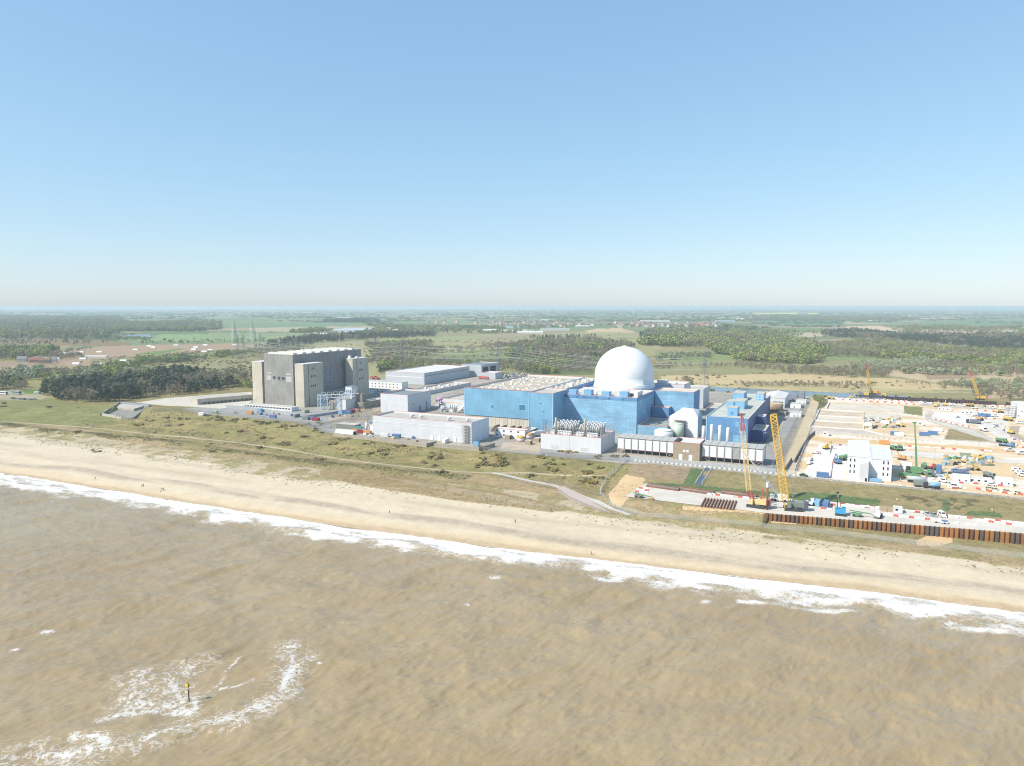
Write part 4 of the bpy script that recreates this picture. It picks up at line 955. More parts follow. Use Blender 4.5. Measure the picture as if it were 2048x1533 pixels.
part('beam', MB().box(-12, 1.5, 8.2, 4, 1.9, 8.7), M_yellow, t); part('beam', MB().box(-12, 1.503, 0, -11.7, 1.9, 8.197), M_yellow, t)
for k in range(5): part('duct', MB().bar((2 + k * .4, -1 + k * 1.4, 1 + k), (6.5, 1 + k * 1.4, 4.5 + k * .8), .6, 8), M_steel, t)
rr = random.Random(4)
for k in range(16):
    u, w = P2(rr.uniform(866, 924), rr.uniform(802, 826))
    nm, mm = [('plant_skid', M_wplain), ('plant_skid', M_steel), ('plant_skid', M_roofw)][k % 3]
    g = MB(); a, b_, c_ = rr.uniform(1, 2.4), rr.uniform(1, 3), rr.uniform(1, 3)
    g.box(-a, -b_, 0, a, b_, c_).bar((-a + .3, -b_ + .3, c_), (-a + .3, -b_ + .3, c_ + 1.5), .2).bar((a - .3, 0, c_), (a - .3, 0, c_ + 1), .35, 8).bar((-a, b_ + .3, .6), (a, b_ + .3, .6), .25, 6)
    solid(nm, 'small box shaped plant skid with pipe stubs in the pipe yard', 'plant skid', g, mm, u, w, 7, 0, 'plant skids in the pipe yard')
o = thing('store_building', 'white shed with a flat grey roof left of the turbine hall', 'store', -332, 560, 7); block(o, -6, 0, 40, 60, -.3, 8.4, M_white, M_roof, M_red)
o = thing('store_building', 'taller white shed behind the pipe yard under the turbine hall roofline', 'store', -348, 632, 7); block(o, 0, 0, 66, 84, -.3, 11.4, M_white, M_roof, M_red)
# black sheds in the old turbine footprint, left of the reactor hall
a = P2(405, 810); b_ = P2(505, 801)
o = thing('foundation_wall', 'long stained concrete wall of the demolished hall left of the reactor towers', 'concrete wall', a[0], a[1], 7)
Lw = math.hypot(b_[0] - a[0], b_[1] - a[1]); o.rotation_euler[2] += math.atan2(b_[1] - a[1], b_[0] - a[0])
part('upper_wall', MB().box(0, 0, 2.6, Lw, 1.2, 5.8), M_conc_l, o); part('lower_wall', MB().box(0, .25, -.3, Lw, 1.2, 2.597), M_concd, o)
part('slab', MB().box(-4, 1.203, -.3, Lw, 24, 5.5), M_conc, o)
for k in range(int(Lw / 4)): part('opening', MB().box(1.5 + k * 4, .2, .4, 3 + k * 4, .247, 1.9), M_dark, o)
# sea outfall basin
a = P2(204, 832, 6); o = thing('outfall_basin', 'grey concrete basin with splayed walls set into the grassy bank', 'concrete basin', a[0], a[1], 5.2)
def wallseg(p, q, h0, h1, th=.9):
    m_ = MB(); d = np.array(q) - np.array(p); n_ = np.array((-d[1], d[0])) / np.linalg.norm(d) * th
    m_.hexa([(p[0], p[1], -1), (q[0], q[1], -1), (q[0] + n_[0], q[1] + n_[1], -1), (p[0] + n_[0], p[1] + n_[1], -1)], [(p[0], p[1], h0), (q[0], q[1], h1), (q[0] + n_[0], q[1] + n_[1], h1), (p[0] + n_[0], p[1] + n_[1], h0)]); return m_
def rel(px, py): q = P2(px, py, 6); return (q[0] - a[0], q[1] - a[1])
q0 = rel(204, 832); q1 = rel(242, 839); q2 = rel(269, 838.5); q3 = rel(300, 816); q4 = rel(240, 810); q5 = rel(222, 826)
for p, q in ((q0, q1), (q1, q2)): part('sea_wall', wallseg(p, q, 2.8, 2.8, 1.4), M_conc, o)
part('inner_slab', MB().hexa([(q4[0] + 8, q4[1] - 18, .1), (q4[0] + 44, q4[1] - 18, .1), (q4[0] + 36, q4[1] - 2, .1), (q4[0] + 2, q4[1] - 2, .1)], [(q4[0] + 8, q4[1] - 18, 2), (q4[0] + 44, q4[1] - 18, 2), (q4[0] + 36, q4[1] - 2, 2.2), (q4[0] + 2, q4[1] - 2, 2.2)]), M_conc, o)
part('side_wall', wallseg(q2, q3, 2.8, 3.4, 1.4), M_concd, o); part('side_wall', wallseg(q0, q4, 2.8, 3.4, 1.4), M_concd, o); part('back_wall', wallseg(q4, q3, 3.4, 3.4, 1.0), plain('blue_grey_wall', (.3, .34, .42), .8, .2), o)
part('floor', MB().face([(*q0, .0), (*q1, .0), (*q2, .0), (*q3, .0), (*q4, .0)]), M_concd, o)
for k in range(4): part('post', MB().box(q1[0] + k * 4 - 8, q1[1] + .6 - k * .2, 2.8, q1[0] + k * 4 - 7.2, q1[1] + 1.4 - k * .2, 4.2), M_conc, o)
# ================================================================ made ground, roads, water
def PG(pts, z=7): return [P2(a, b, z) for a, b in pts]
def A2(px, py): return UW(*at(px, py)[:2])
def surf(name, col, **k):
    v = dict(var=.14, sc=.12); v.update(k); return plain(name, col, .92, v['var'], v['sc'])
def sheet(name, poly, mat, off, z, label=None):
    return struct(name, drape(name, poly, mat, off, z), label)
S_CONC = surf('new_concrete', (.56, .525, .47)); S_SANDR = surf('sandy_hardcore', (.47, .385, .26)); S_GREY = surf('grey_road', (.44, .40, .34)); S_PAD = surf('works_pad', (.53, .49, .43), var=.1)
sheet('sand_track', [(-33.5, 414), (-24.9, 414), (-24.9, 772), (-33.5, 772)], S_SANDR, .05, 7, 'straight sandy track between the station fence and the works')
sheet('concrete_yard', [(-20.5, 414.5), (1.2, 415.5), (1.5, 520), (-16, 520)], surf('white_concrete', (.60, .58, .54), var=.06), .05, 7, 'bright white concrete yard beside the tall white building')
pl = [(-97, 333.2), (-60, 332.8), (-31.6, 333.3)] + [(u, wall_w(u) + .7) for u in range(-25, 140, 6)] + [(140, 374), (72, 366.6), (16, 362), (-32, 358.5), (-95, 363)]
sheet('works_pad', pl, S_PAD, .12, 6.5, 'pale hardstanding of the piling works behind the sheet pile wall')
S_EARTH = [surf('bay_earth', (.50, .41, .30), var=.2), surf('bay_pink', (.47, .40, .345), var=.15), surf('bay_concrete', (.55, .49, .405), var=.2)]
bays = [([(1640, 821), (1728, 826), (1728, 833), (1634, 831)], 0), ([(1635, 833), (1728, 838), (1728, 842.5), (1629, 841)], 2), ([(1630, 843), (1727, 848), (1726, 859), (1622, 853)], 0), ([(1657, 807), (1808, 812), (1808, 826), (1655, 818)], 2), ([(1728, 826), (1800, 829), (1806, 843), (1726, 843)], 2), ([(1622, 855), (1725, 861), (1765, 871), (1618, 866)], 1)]
for k, (p, c) in enumerate(bays): sheet('earth_bay', PG(p), S_EARTH[c], .04, 7)
sheet('works_road', PG([(1840, 806.5), (2050, 818), (2300, 833), (2300, 840), (2050, 823), (1840, 812)]), S_GREY, .06, 7)
sheet('works_road', PG([(1850, 832), (1868, 824), (1862, 834), (1960, 862), (1995, 886), (1940, 870), (1852, 842)]), S_GREY, .07, 7)
sheet('works_road', PG([(2020, 853), (2040, 853), (2036, 868), (2080, 895), (2080, 905), (2018, 872)]), surf('brown_road', (.36, .30, .235)), .08, 7)
sheet('concrete_yard', PG([(1872, 824), (1930, 828), (1950, 845), (1935, 851), (1866, 834)]), surf('white_concrete', (.6, .58, .54)), .075, 7)
sheet('concrete_yard', PG([(1930, 838), (2010, 840), (2030, 862), (2010, 880), (1960, 858)]), S_CONC, .065, 7)
sheet('haul_road', PG([(1760, 898), (1880, 906), (1960, 917), (2050, 922), (2050, 928), (1900, 920), (1760, 908)]), S_CONC, .06, 7)
cw = MB(); cw.face([(*XY(u, w), 1.9) for u, w in ((-330, 833), (60, 833), (60, 886), (-330, 886))])
mw, ntw, bw_ = nodes_of('still_water'); bw_.inputs['Base Color'].default_value = (.06, .09, .13, 1); bw_.inputs['Roughness'].default_value = .12
nz_ = noise(ntw, N(ntw, 'ShaderNodeTexCoord').outputs['Object'], .6, 4); bump(ntw, bw_, nz_, .15, .6)
struct('canal', cw.mesh('canal', mw), 'blue water of the drain behind the works')
lk = [ground_at(*p, 4.5) for p in ((236, 677.5), (239, 671), (302, 671), (303, 677))]
lz = max(H1(*p) for p in lk) + 1.5
struct('reservoir', MB().face([(*p, lz) for p in lk]).mesh('reservoir', mw), 'blue rectangular reservoir among the far fields')
lk2 = [ground_at(*p, 6) for p in ((650, 664), (690, 658.5), (748, 658), (735, 662))]; lz2 = max(H1(*p) for p in lk2) + .6
struct('lake', MB().face([(*p, lz2) for p in lk2]).mesh('lake', plain('silver_water', (.45, .5, .52), .2)), 'pale sheet of water in the far fields')
# tarmac inside the station
for p in ([(-528, 446), (-505, 438), (-463, 438), (-427, 436), (-396, 435), (-358, 414), (-336, 404), (-336, 470), (-420, 494), (-528, 474)], [(-180, 402.5), (-26, 414), (-35, 428), (-182, 421)], [(-45, 428), (-37, 428), (-37, 760), (-45, 760)]):
    sheet('tarmac', p, M_tarmac, .04, 7)
S_PATH = surf('sand_path', (.40, .325, .22)); S_PAVE = surf('grey_path', (.44, .425, .40))
struct('footpath', ribbon('footpath', [A2(*p) for p in ((-60, 838), (100, 850), (200, 858), (330, 872), (470, 885), (620, 908), (700, 922), (900, 943), (1000, 947), (1110, 950), (1215, 953))], 2.6, S_PATH, .06), 'sandy footpath along the top of the beach')
struct('footpath', ribbon('footpath', [A2(*p) for p in ((984, 946), (1020, 953), (1060, 963), (1095, 968), (1140, 981), (1180, 999), (1215, 1016), (1260, 1030))], 2.8, S_PAVE, .09), 'grey paved path bending round the works fence')
ramp_p = [A2(*p) for p in ((1113, 976), (1118, 973.5), (1128, 974), (1150, 983), (1180, 1001), (1226, 1029), (1190, 1020), (1140, 1000), (1118, 985))]
struct('paved_apron', drape('paved_apron', ramp_p, surf('pinkish_paving', (.43, .36, .315), var=.06), .16), 'pinkish paved apron beside the beach path')
sheet('demolition_slab', PG([(272, 806), (330, 797), (420, 790), (503, 784), (506, 800), (495, 812), (440, 818), (380, 814), (330, 812)]), surf('pale_slab', (.50, .46, .39), var=.12), .06, 7)
sheet('brown_yard', PG([(655, 835), (700, 822), (762, 806), (762, 822), (735, 838), (705, 852), (668, 858)]), surf('brown_yard', (.36, .31, .24), var=.2), .07, 7)
sheet('brown_yard', PG([(1005, 886), (1080, 880), (1080, 908), (1000, 902)]), surf('brown_yard2', (.42, .35, .27), var=.2), .07, 7)
# ================================================================ walls and fences
mesh_m = bpy.data.materials.new('chain_link'); mesh_m.use_nodes = True; nt = mesh_m.node_tree; b = nt.nodes['Principled BSDF']
b.inputs['Base Color'].default_value = (.42, .44, .43, 1); b.inputs['Roughness'].default_value = .5
uvn = N(nt, 'ShaderNodeUVMap'); uvn.uv_map = 'UVMap'; ns = noise(nt, uvn.outputs[0], .5, 2)
al = ramp(nt, ns, [(.3, .26), (.7, .38)]); nt.links.new(al, b.inputs['Alpha'])
dark_mesh = mesh_m.copy(); dark_mesh.name = 'dark_weldmesh'; dark_mesh.node_tree.nodes['Principled BSDF'].inputs['Base Color'].default_value = (.2, .2, .19, 1)
white_mesh = mesh_m.copy(); white_mesh.name = 'pale_weldmesh'; white_mesh.node_tree.nodes['Principled BSDF'].inputs['Base Color'].default_value = (.55, .57, .56, 1)
def fence(label, pts, h, sp=3.0, panel=mesh_m, post=M_steel, foot=None, name='mesh_fence', cat='fence', z=None):
    P = [np.array(p, float) for p in pts]
    o = thing(name, label, cat, P[0][0], P[0][1], HU(*P[0]) if z is None else z)
    z0 = o.location.z; pm = MB(); spots = []
    for a, b_ in zip(P[:-1], P[1:]):
        n = max(1, int(np.linalg.norm(b_ - a) / sp))
        spots += [a + (b_ - a) * i / n for i in range(n)]
    spots.append(P[-1]); hs = [HU(*q) if z is None else z for q in spots]
    for (a, za), (b_, zb) in zip(zip(spots[:-1], hs[:-1]), zip(spots[1:], hs[1:])):
        a = a - P[0]; b_ = b_ - P[0]
        pm.face([(*a, za - z0 + .1), (*b_, zb - z0 + .1), (*b_, zb - z0 + h), (*a, za - z0 + h)])
    part('mesh_panel', pm, panel, o)
    me = MB().box(-.05, -.05, -.3, .05, .05, h + .1).mesh('post', post); keep = spots if len(spots) <= 100 else spots[-100:]
    for q, zz in zip(spots, hs):
        if len(spots) > 100 and not any(q is k_ for k_ in keep): continue
        c = link('post', me, o); c.location = (*(q - P[0]), zz - z0)
    return o
def solidwall(label, pts, h, th, mat, name='concrete_wall', z=None, cat='wall', post=0):
    P = [np.array(p, float) for p in pts]; o = thing(name, label, cat, P[0][0], P[0][1], 0)
    for a, b_ in zip(P[:-1], P[1:]):
        n = max(1, int(np.linalg.norm(b_ - a) / 8)); w = MB()
        d = (b_ - a) / np.linalg.norm(b_ - a); nn = np.array((-d[1], d[0])) * th
        for i in range(n):
            p = a + (b_ - a) * i / n; q = a + (b_ - a) * (i + 1) / n
            zp = HU(*p) if z is None else z; zq = HU(*q) if z is None else z; p_ = p - P[0]; q_ = q - P[0]
            w.hexa([(*p_, zp - .5), (*q_, zq - .5), (*(q_ + nn), zq - .5), (*(p_ + nn), zp - .5)], [(*p_, zp + h), (*q_, zq + h), (*(q_ + nn), zq + h), (*(p_ + nn), zp + h)])
        part('panel', w, mat, o)
    return o
M_seawall = cladding('concrete_sea_wall', (.36, .32, .26), 3, 4, .05, .1, mcol=(.42, .4, .36), rough=.9, streak=.2)
sw0 = A2(667, 873); sw1 = A2(853, 895); sw3 = A2(872, 892); sw4 = A2(958, 903); sw5 = A2(986, 890)
solidwall('pale brown concrete wall along the grass below the long white building', [sw0, sw1, (sw1[0] + 1, sw1[1] + 11)], 2.6, .35, M_seawall)
solidwall('concrete wall section with a dark return near the orange topped tanks', [(sw1[0] + 5, sw1[1] + 1.5), sw4, (sw4[0] + 1.5, sw4[1] + 20)], 2.6, .35, M_seawall)
fence('dark steel fence along the grass below the pump house', [A2(960, 901), A2(1080, 913), A2(1240, 921)], 2.6, 3, dark_mesh)
fence('steel mesh fence on the grass edge below the concrete reactor hall', [A2(300, 826), A2(400, 826), A2(520, 838), A2(600, 846), A2(645, 862), A2(668, 872)], 2.4, 3.4, dark_mesh)
fence('tall mesh fence climbing the bank at the left of the works', [A2(1252, 921), A2(1236, 938), A2(1216, 958), A2(1203, 978), A2(1200, 992)], 3.0, 2.5, white_mesh, M_steelw)
fence('long mesh fence curving along the top of the beach below the works', [A2(1200, 992), A2(1214, 1007), A2(1240, 1021), A2(1290, 1035), A2(1400, 1044), A2(1500, 1053), A2(1650, 1069), A2(1850, 1093), A2(2048, 1118), A2(2250, 1140)], 2.4, 3.0, mesh_m, M_steel)
fence('mesh fence along the top of the bund below the air coolers', [A2(1262, 921), A2(1400, 932), A2(1552, 947), A2(1620, 954)], 2.6, 3.2, white_mesh, M_steelw)
fence('low post fence on the right of the beach path', [A2(1000, 953), A2(1050, 968), A2(1112, 979), A2(1140, 998), A2(1190, 1019), A2(1235, 1031)], 1.2, 3, dark_mesh, plain('timber_post', (.25, .2, .15)))
fence('post and rail fence above the beach path', [A2(1085, 964), A2(1130, 971), A2(1190, 990), A2(1200, 993)], 1.3, 3, dark_mesh, plain('timber_post', (.25, .2, .15)))
fence('inner weldmesh fence on the left of the sand track', [(-34.2, 414), (-34.2, 770)], 3.2, 6, dark_mesh)
fence('tall weldmesh fence beside the tarmac left of the sand track', [(-37.4, 428), (-37.4, 760)], 3.2, 6, dark_mesh)
fence('weldmesh fence on the right of the sand track', [(-24.4, 425), (-24.4, 770)], 2.6, 6, white_mesh)
fence('mesh fence across the middle of the works', PG([(1632, 867), (1730, 874), (1829, 881), (1930, 887), (1990, 889)]), 2.2, 3.4, white_mesh, M_steelw)
fence('mesh fence curving round the grey road on the works', PG([(1990, 889), (1940, 866), (1900, 856), (1854, 843), (1848, 833), (1862, 823)]), 2.2, 3.4, white_mesh, M_steelw)
fence('dark mesh fence round the compound by the containers', PG([(600, 850), (660, 858), (700, 845), (745, 838)]), 2.6, 3, dark_mesh)
solidwall('dark grey hoarding at the top of the sandy works slope', PG([(1590, 926), (1608, 893), (1618, 878), (1630, 868)]), 2.0, .5, plain('slate_board', (.10, .11, .12), .7), 'hoarding')
solidwall('low dark retaining edge beside the sand track', PG([(1570, 944), (1584, 922)]), 1.8, .5, plain('slate_board', (.10, .11, .12), .7), 'hoarding')
solidwall('light grey wall along the tarmac below the white office', PG([(452, 816), (500, 820), (560, 828), (598, 834)]), 2.6, .4, plain('pale_grey_wall', (.33, .35, .38), .8, .1), 'boundary_wall')
solidwall('low grey wall beside the brown yard and palisade fence', PG([(606, 838), (660, 830), (700, 823)]), 2.2, .4, plain('pale_grey_wall', (.33, .35, .38)), 'boundary_wall')
fence('dark palisade fence across the brown yard right of the reactor hall', PG([(644, 852), (690, 842), (740, 832), (762, 826)]), 2.6, 2.5, dark_mesh, plain('dark_post', (.08, .08, .08)))
fence('dark palisade fence nearer the concrete hall beside the stacked containers', PG([(650, 834), (700, 834), (745, 822)]), 2.6, 2.5, dark_mesh, plain('dark_post', (.08, .08, .08)))
M_blk = plain('white_concrete_block', (.60, .60, .58), .8, .08)
solidwall('white kerb wall between the empty bays and the grass verge', PG([(1620, 854), (1632, 838), (1640, 820)]), 1.2, .5, M_blk, 'kerb_wall'); solidwall('white kerb wall at the far end of the empty bays', PG([(1654, 818), (1660, 806)]), 1.2, .5, M_blk, 'kerb_wall')
solidwall('long white kerb wall on the far side of the empty bays', PG([(1640, 820), (1726, 825)]), .9, .5, M_blk, 'kerb_wall'); solidwall('white kerb wall dividing the two middle bays', PG([(1636, 832), (1724, 837)]), .9, .5, M_blk, 'kerb_wall')
solidwall('white kerb wall on the near side of the middle bays', PG([(1630, 842), (1724, 848)]), .9, .5, M_blk, 'kerb_wall'); solidwall('white kerb wall along the pink earth bay', PG([(1622, 854), (1726, 861), (1766, 871)]), .8, .5, M_blk, 'kerb_wall')
solidwall('white kerb wall at the right ends of the bays', PG([(1726, 826), (1726, 861)]), 1.0, .5, M_blk, 'kerb_wall')
# dark conveyor trough and dark netting strip on the bund
st = thing('bank_stairs', 'dark blue netted stairway running down the bund to the works', 'stairway', *A2(1417, 938))
z0 = st.location.z; e = np.array(A2(1396, 971)) - np.array(A2(1417, 938)); ze = HU(*A2(1396, 971)) - z0
part('tread', MB().hexa([(-1.6, 0, -.2), (e[0] - 1.6, e[1], ze - .2), (e[0] + 1.6, e[1], ze - .2), (1.6, 0, -.2)], [(-1.6, 0, .25), (e[0] - 1.6, e[1], ze + .25), (e[0] + 1.6, e[1], ze + .25), (1.6, 0, .25)]), plain('dark_blue_net', (.09, .12, .17), .7, .3), st)
for s_ in (-1.7, 1.7):
    r_ = MB(); r_.bar((s_, 0, 1.2), (s_ + e[0], e[1], ze + 1.2), .08)
    for k in range(9): r_.bar((s_ + e[0] * k / 8, e[1] * k / 8, ze * k / 8), (s_ + e[0] * k / 8, e[1] * k / 8, ze * k / 8 + 1.2), .07)
    part('handrail', r_, M_wplain, st)
bs = thing('beach_steps', 'small wooden steps dropping from the grass ridge to the beach', 'steps', *A2(643, 926)); e = np.array(A2(636, 933)) - np.array(A2(643, 926))
for k in range(7): part('step', MB().box(e[0] * k / 6 - 1, e[1] * k / 6 - .3, -.2 - k * .15, e[0] * k / 6 + 1, e[1] * k / 6 + .3, .1 - k * .2), plain('timber_post', (.25, .2, .15)), bs)
for s_ in (-1, 1): part('handrail', MB().bar((s_, 0, 1), (s_ + e[0], e[1], -.2), .07).bar((s_, 0, 0), (s_, 0, 1), .07).bar((s_ + e[0], e[1], -1.3), (s_ + e[0], e[1], -.2), .07), plain('timber_post', (.25, .2, .15)), bs)
# ================================================================ sheet pile walls
PM = [plain('pile_rust', (.27, .125, .055), .85, .3, .7), plain('pile_brown', (.155, .092, .068), .85, .3, .7), plain('pile_dark', (.115, .095, .09), .85, .25, .7), plain('pile_orange', (.33, .16, .06), .85, .25, .7)]
def pile_mesh(wd, h, dp, mats):
    m_ = MB(); q = wd * .28; t = .12
    pts = [(0, 0), (wd * .16, 0), (wd * .16 + q * .4, -dp), (wd * .84 - q * .4, -dp), (wd * .84, 0), (wd, 0)]
    for (a, b_) in zip(pts[:-1], pts[1:]):
        m_.hexa([(a[0], a[1], 0), (b_[0], b_[1], 0), (b_[0], b_[1] + t, 0), (a[0], a[1] + t, 0)], [(a[0], a[1], h), (b_[0], b_[1], h), (b_[0], b_[1] + t, h), (a[0], a[1] + t, h)])
    return m_.mesh('sheet_pile', mats)
wl = thing('sheet_pile_wall', 'long rusty corrugated sheet pile wall holding up the works pad', 'sheet pile wall', -31.6, 331.9, 1.6)
wl.rotation_euler[2] += math.atan(.155)
pw = 1.85; variants = [pile_mesh(pw, 5.3, .75, m_) for m_ in PM]; rp = random.Random(2)
for k in range(84):
    c = link('sheet_pile', variants[rp.choice([0, 0, 0, 1, 1, 2, 3, 3])], wl); c.location = (k * pw, .3, 0)
c0 = P2(1762, 797, 2); c1 = P2(1985, 806, 2)
for nm, a, b_, h, l in (('sheet_pile_wall', (c0[0], 836.3), (c1[0], 836.3), 5.6, 'dark sheet pile wall with taller king piles along the far drain'), ('sheet_pile_wall', (c1[0] + 8, 842), (c1[0] + 90, 846), 4.0, 'low sheet pile wall with orange beams at the far right edge')):
    o = thing(nm, l, 'sheet pile wall', a[0], a[1], .5); o.rotation_euler[2] += math.atan2(b_[1] - a[1], b_[0] - a[0]); L = math.hypot(b_[0] - a[0], b_[1] - a[1])
    md = pile_mesh(2.6, h, .8, plain('pile_deep_brown', (.075, .055, .058), .85, .25, .6)); n = min(90, int(L / 2.6))
    for k in range(n): c = link('sheet_pile', md, o); c.location = (k * 2.6, 0, 0)
    for k in range(int(L / 12)): part('king_pile', MB().box(k * 12, -1.3, 0, k * 12 + 2.3, -.82, h + 1.4), plain('pile_deep_brown', (.075, .055, .058)), o)
    if h < 5: part('waler', MB().box(4, -1.9, h - 2, L - 8, -1.3, h + .4), plain('orange_beam', (.55, .3, .06)), o)
# ================================================================ vehicles and plant (one of each kind, then copies)
M_tyre = plain('tyre', (.03, .03, .03), .9, .2)
PAINT_ = {}
def pm(c, name): return plain(name, c, .35, .06, .6)
C_W = pm((.66, .66, .65), 'white_car_paint'); C_S = pm((.42, .44, .46), 'silver_paint'); C_K = pm((.05, .055, .06), 'black_paint'); C_B = pm((.10, .19, .36), 'blue_paint'); C_R = pm((.44, .11, .09), 'red_paint'); C_Y = pm((.58, .41, .11), 'plant_yellow'); C_G = pm((.13, .27, .13), 'plant_green'); C_O = pm((.56, .28, .10), 'plant_orange'); C_GR = pm((.2, .22, .2), 'plant_grey'); C_LB = pm((.2, .38, .55), 'light_blue_paint'); C_T = pm((.25, .28, .2), 'olive_paint'); C_MR = pm((.3, .05, .06), 'maroon_paint')
def wheels(o, xs_, y, r, wdt=.25):
    me = MB().bar((0, -wdt / 2, 0), (0, wdt / 2, 0), r, 12).mesh('wheel', M_tyre)
    for x in xs_:
        for s_ in (-1, 1): c = link('wheel', me, o); c.location = (x, s_ * y, r)
def root(name): 
    o = link(name, None); o.empty_display_size = .5; return o
def mk_car(m):
    o = root('car')
    part('body', MB().hexa([(-2.15, -.88, .28), (2.15, -.88, .28), (2.15, .88, .28), (-2.15, .88, .28)], [(-2.1, -.86, .9), (2.0, -.84, .8), (2.0, .84, .8), (-2.1, .86, .9)]).hexa([(-1.7, -.8, .9), (1.0, -.8, .86), (1.0, .8, .86), (-1.7, .8, .9)], [(-1.2, -.66, 1.45), (.35, -.66, 1.45), (.35, .66, 1.45), (-1.2, .66, 1.45)]), m, o)
    part('windscreen', MB().hexa([(.44, -.6, 1.0), (.97, -.68, .9), (.97, .68, .9), (.44, .6, 1.0)], [(.38, -.58, 1.43), (.42, -.58, 1.42), (.42, .58, 1.42), (.38, .58, 1.43)]), M_gl, o)
    part('side_window', MB().box(-1.1, -.81, .95, .5, -.70, 1.35), M_gl, o); part('side_window', MB().box(-1.1, .70, .95, .5, .81, 1.35), M_gl, o)
    wheels(o, (-1.35, 1.35), .8, .32); return o
def mk_van(m, L=5.4):
    o = root('van')
    part('body', MB().hexa([(-L / 2, -.98, .35), (L / 2, -.98, .35), (L / 2, .98, .35), (-L / 2, .98, .35)], [(-L / 2, -.95, 1.15), (L / 2 - .1, -.95, 1.0), (L / 2 - .1, .95, 1.0), (-L / 2, .95, 1.15)]).hexa([(-L / 2, -.94, 1.15), (L / 2 - .9, -.94, 1.05), (L / 2 - .9, .94, 1.05), (-L / 2, .94, 1.15)], [(-L / 2 + .05, -.85, 2.3), (L / 2 - 1.7, -.85, 2.3), (L / 2 - 1.7, .85, 2.3), (-L / 2 + .05, .85, 2.3)]), m, o)
    part('windscreen', MB().hexa([(L / 2 - 1.55, -.75, 1.3), (L / 2 - .95, -.8, 1.1), (L / 2 - .95, .8, 1.1), (L / 2 - 1.55, .75, 1.3)], [(L / 2 - 1.66, -.74, 2.2), (L / 2 - 1.6, -.74, 2.18), (L / 2 - 1.6, .74, 2.18), (L / 2 - 1.66, .74, 2.2)]), M_gl, o)
    for s_ in (-1, 1): part('side_window', MB().box(-1.2, min(s_ * .9, s_ * .96), 1.3, L / 2 - 1.75, max(s_ * .9, s_ * .96), 1.95), M_gl, o)
    wheels(o, (-L * .3, L * .3), .88, .36); return o
def mk_pickup(m, load=None):
    o = root('pickup')
    part('cab', MB().box(-2.6, -.9, .4, 2.5, .9, .95).hexa([(-.4, -.85, .953), (1.5, -.85, .953), (1.5, .85, .953), (-.4, .85, .953)], [(-.2, -.75, 1.8), (.9, -.75, 1.8), (.9, .75, 1.8), (-.2, .75, 1.8)]), m, o)
    part('windscreen', MB().hexa([(.98, -.66, 1.0), (1.48, -.72, .96), (1.48, .72, .96), (.98, .66, 1.0)], [(.93, -.66, 1.72), (.97, -.66, 1.7), (.97, .66, 1.7), (.93, .66, 1.72)]), M_gl, o)
    part('load_bed', MB().box(-2.6, -.92, .953, -.5, .92, 1.3), load or m, o); wheels(o, (-1.6, 1.6), .85, .38); return o
def mk_lorry(cab, box, L=8.5, h=3.4, tank=False, flat=False):
    o = root('lorry')
    c = part('cab', MB().hexa([(L / 2 - .1, -1.2, .6), (L / 2 + 2.2, -1.2, .6), (L / 2 + 2.2, 1.2, .6), (L / 2 - .1, 1.2, .6)], [(L / 2, -1.15, 3.2), (L / 2 + 1.9, -1.15, 3.1), (L / 2 + 1.9, 1.15, 3.1), (L / 2, 1.15, 3.2)]), cab, o)
    part('windscreen', MB().hexa([(L / 2 + 1.95, -1.05, 1.75), (L / 2 + 2.12, -1.05, 1.75), (L / 2 + 2.12, 1.05, 1.75), (L / 2 + 1.95, 1.05, 1.75)], [(L / 2 + 1.85, -1.0, 2.85), (L / 2 + 2.0, -1.0, 2.85), (L / 2 + 2.0, 1.0, 2.85), (L / 2 + 1.85, 1.0, 2.85)]), M_gl, c)
    part('chassis', MB().box(-L / 2, -.6, .6, L / 2 - .103, .6, .95), C_K, o)
    if tank: part('tank', MB().bar((-L / 2, 0, 2.1), (L / 2 - .4, 0, 2.1), 1.2, 16), box, o, True)
    elif flat: part('load_bed', MB().box(-L / 2, -1.2, .953, L / 2 - .4, 1.2, 1.3), box, o)
    else: part('box_body', MB().box(-L / 2, -1.22, .953, L / 2 - .4, 1.22, h), box, o)
    wheels(o, (-L / 2 + 1, -L / 2 + 2.2, L / 2 + 1.1), 1.05, .5, .3); return o
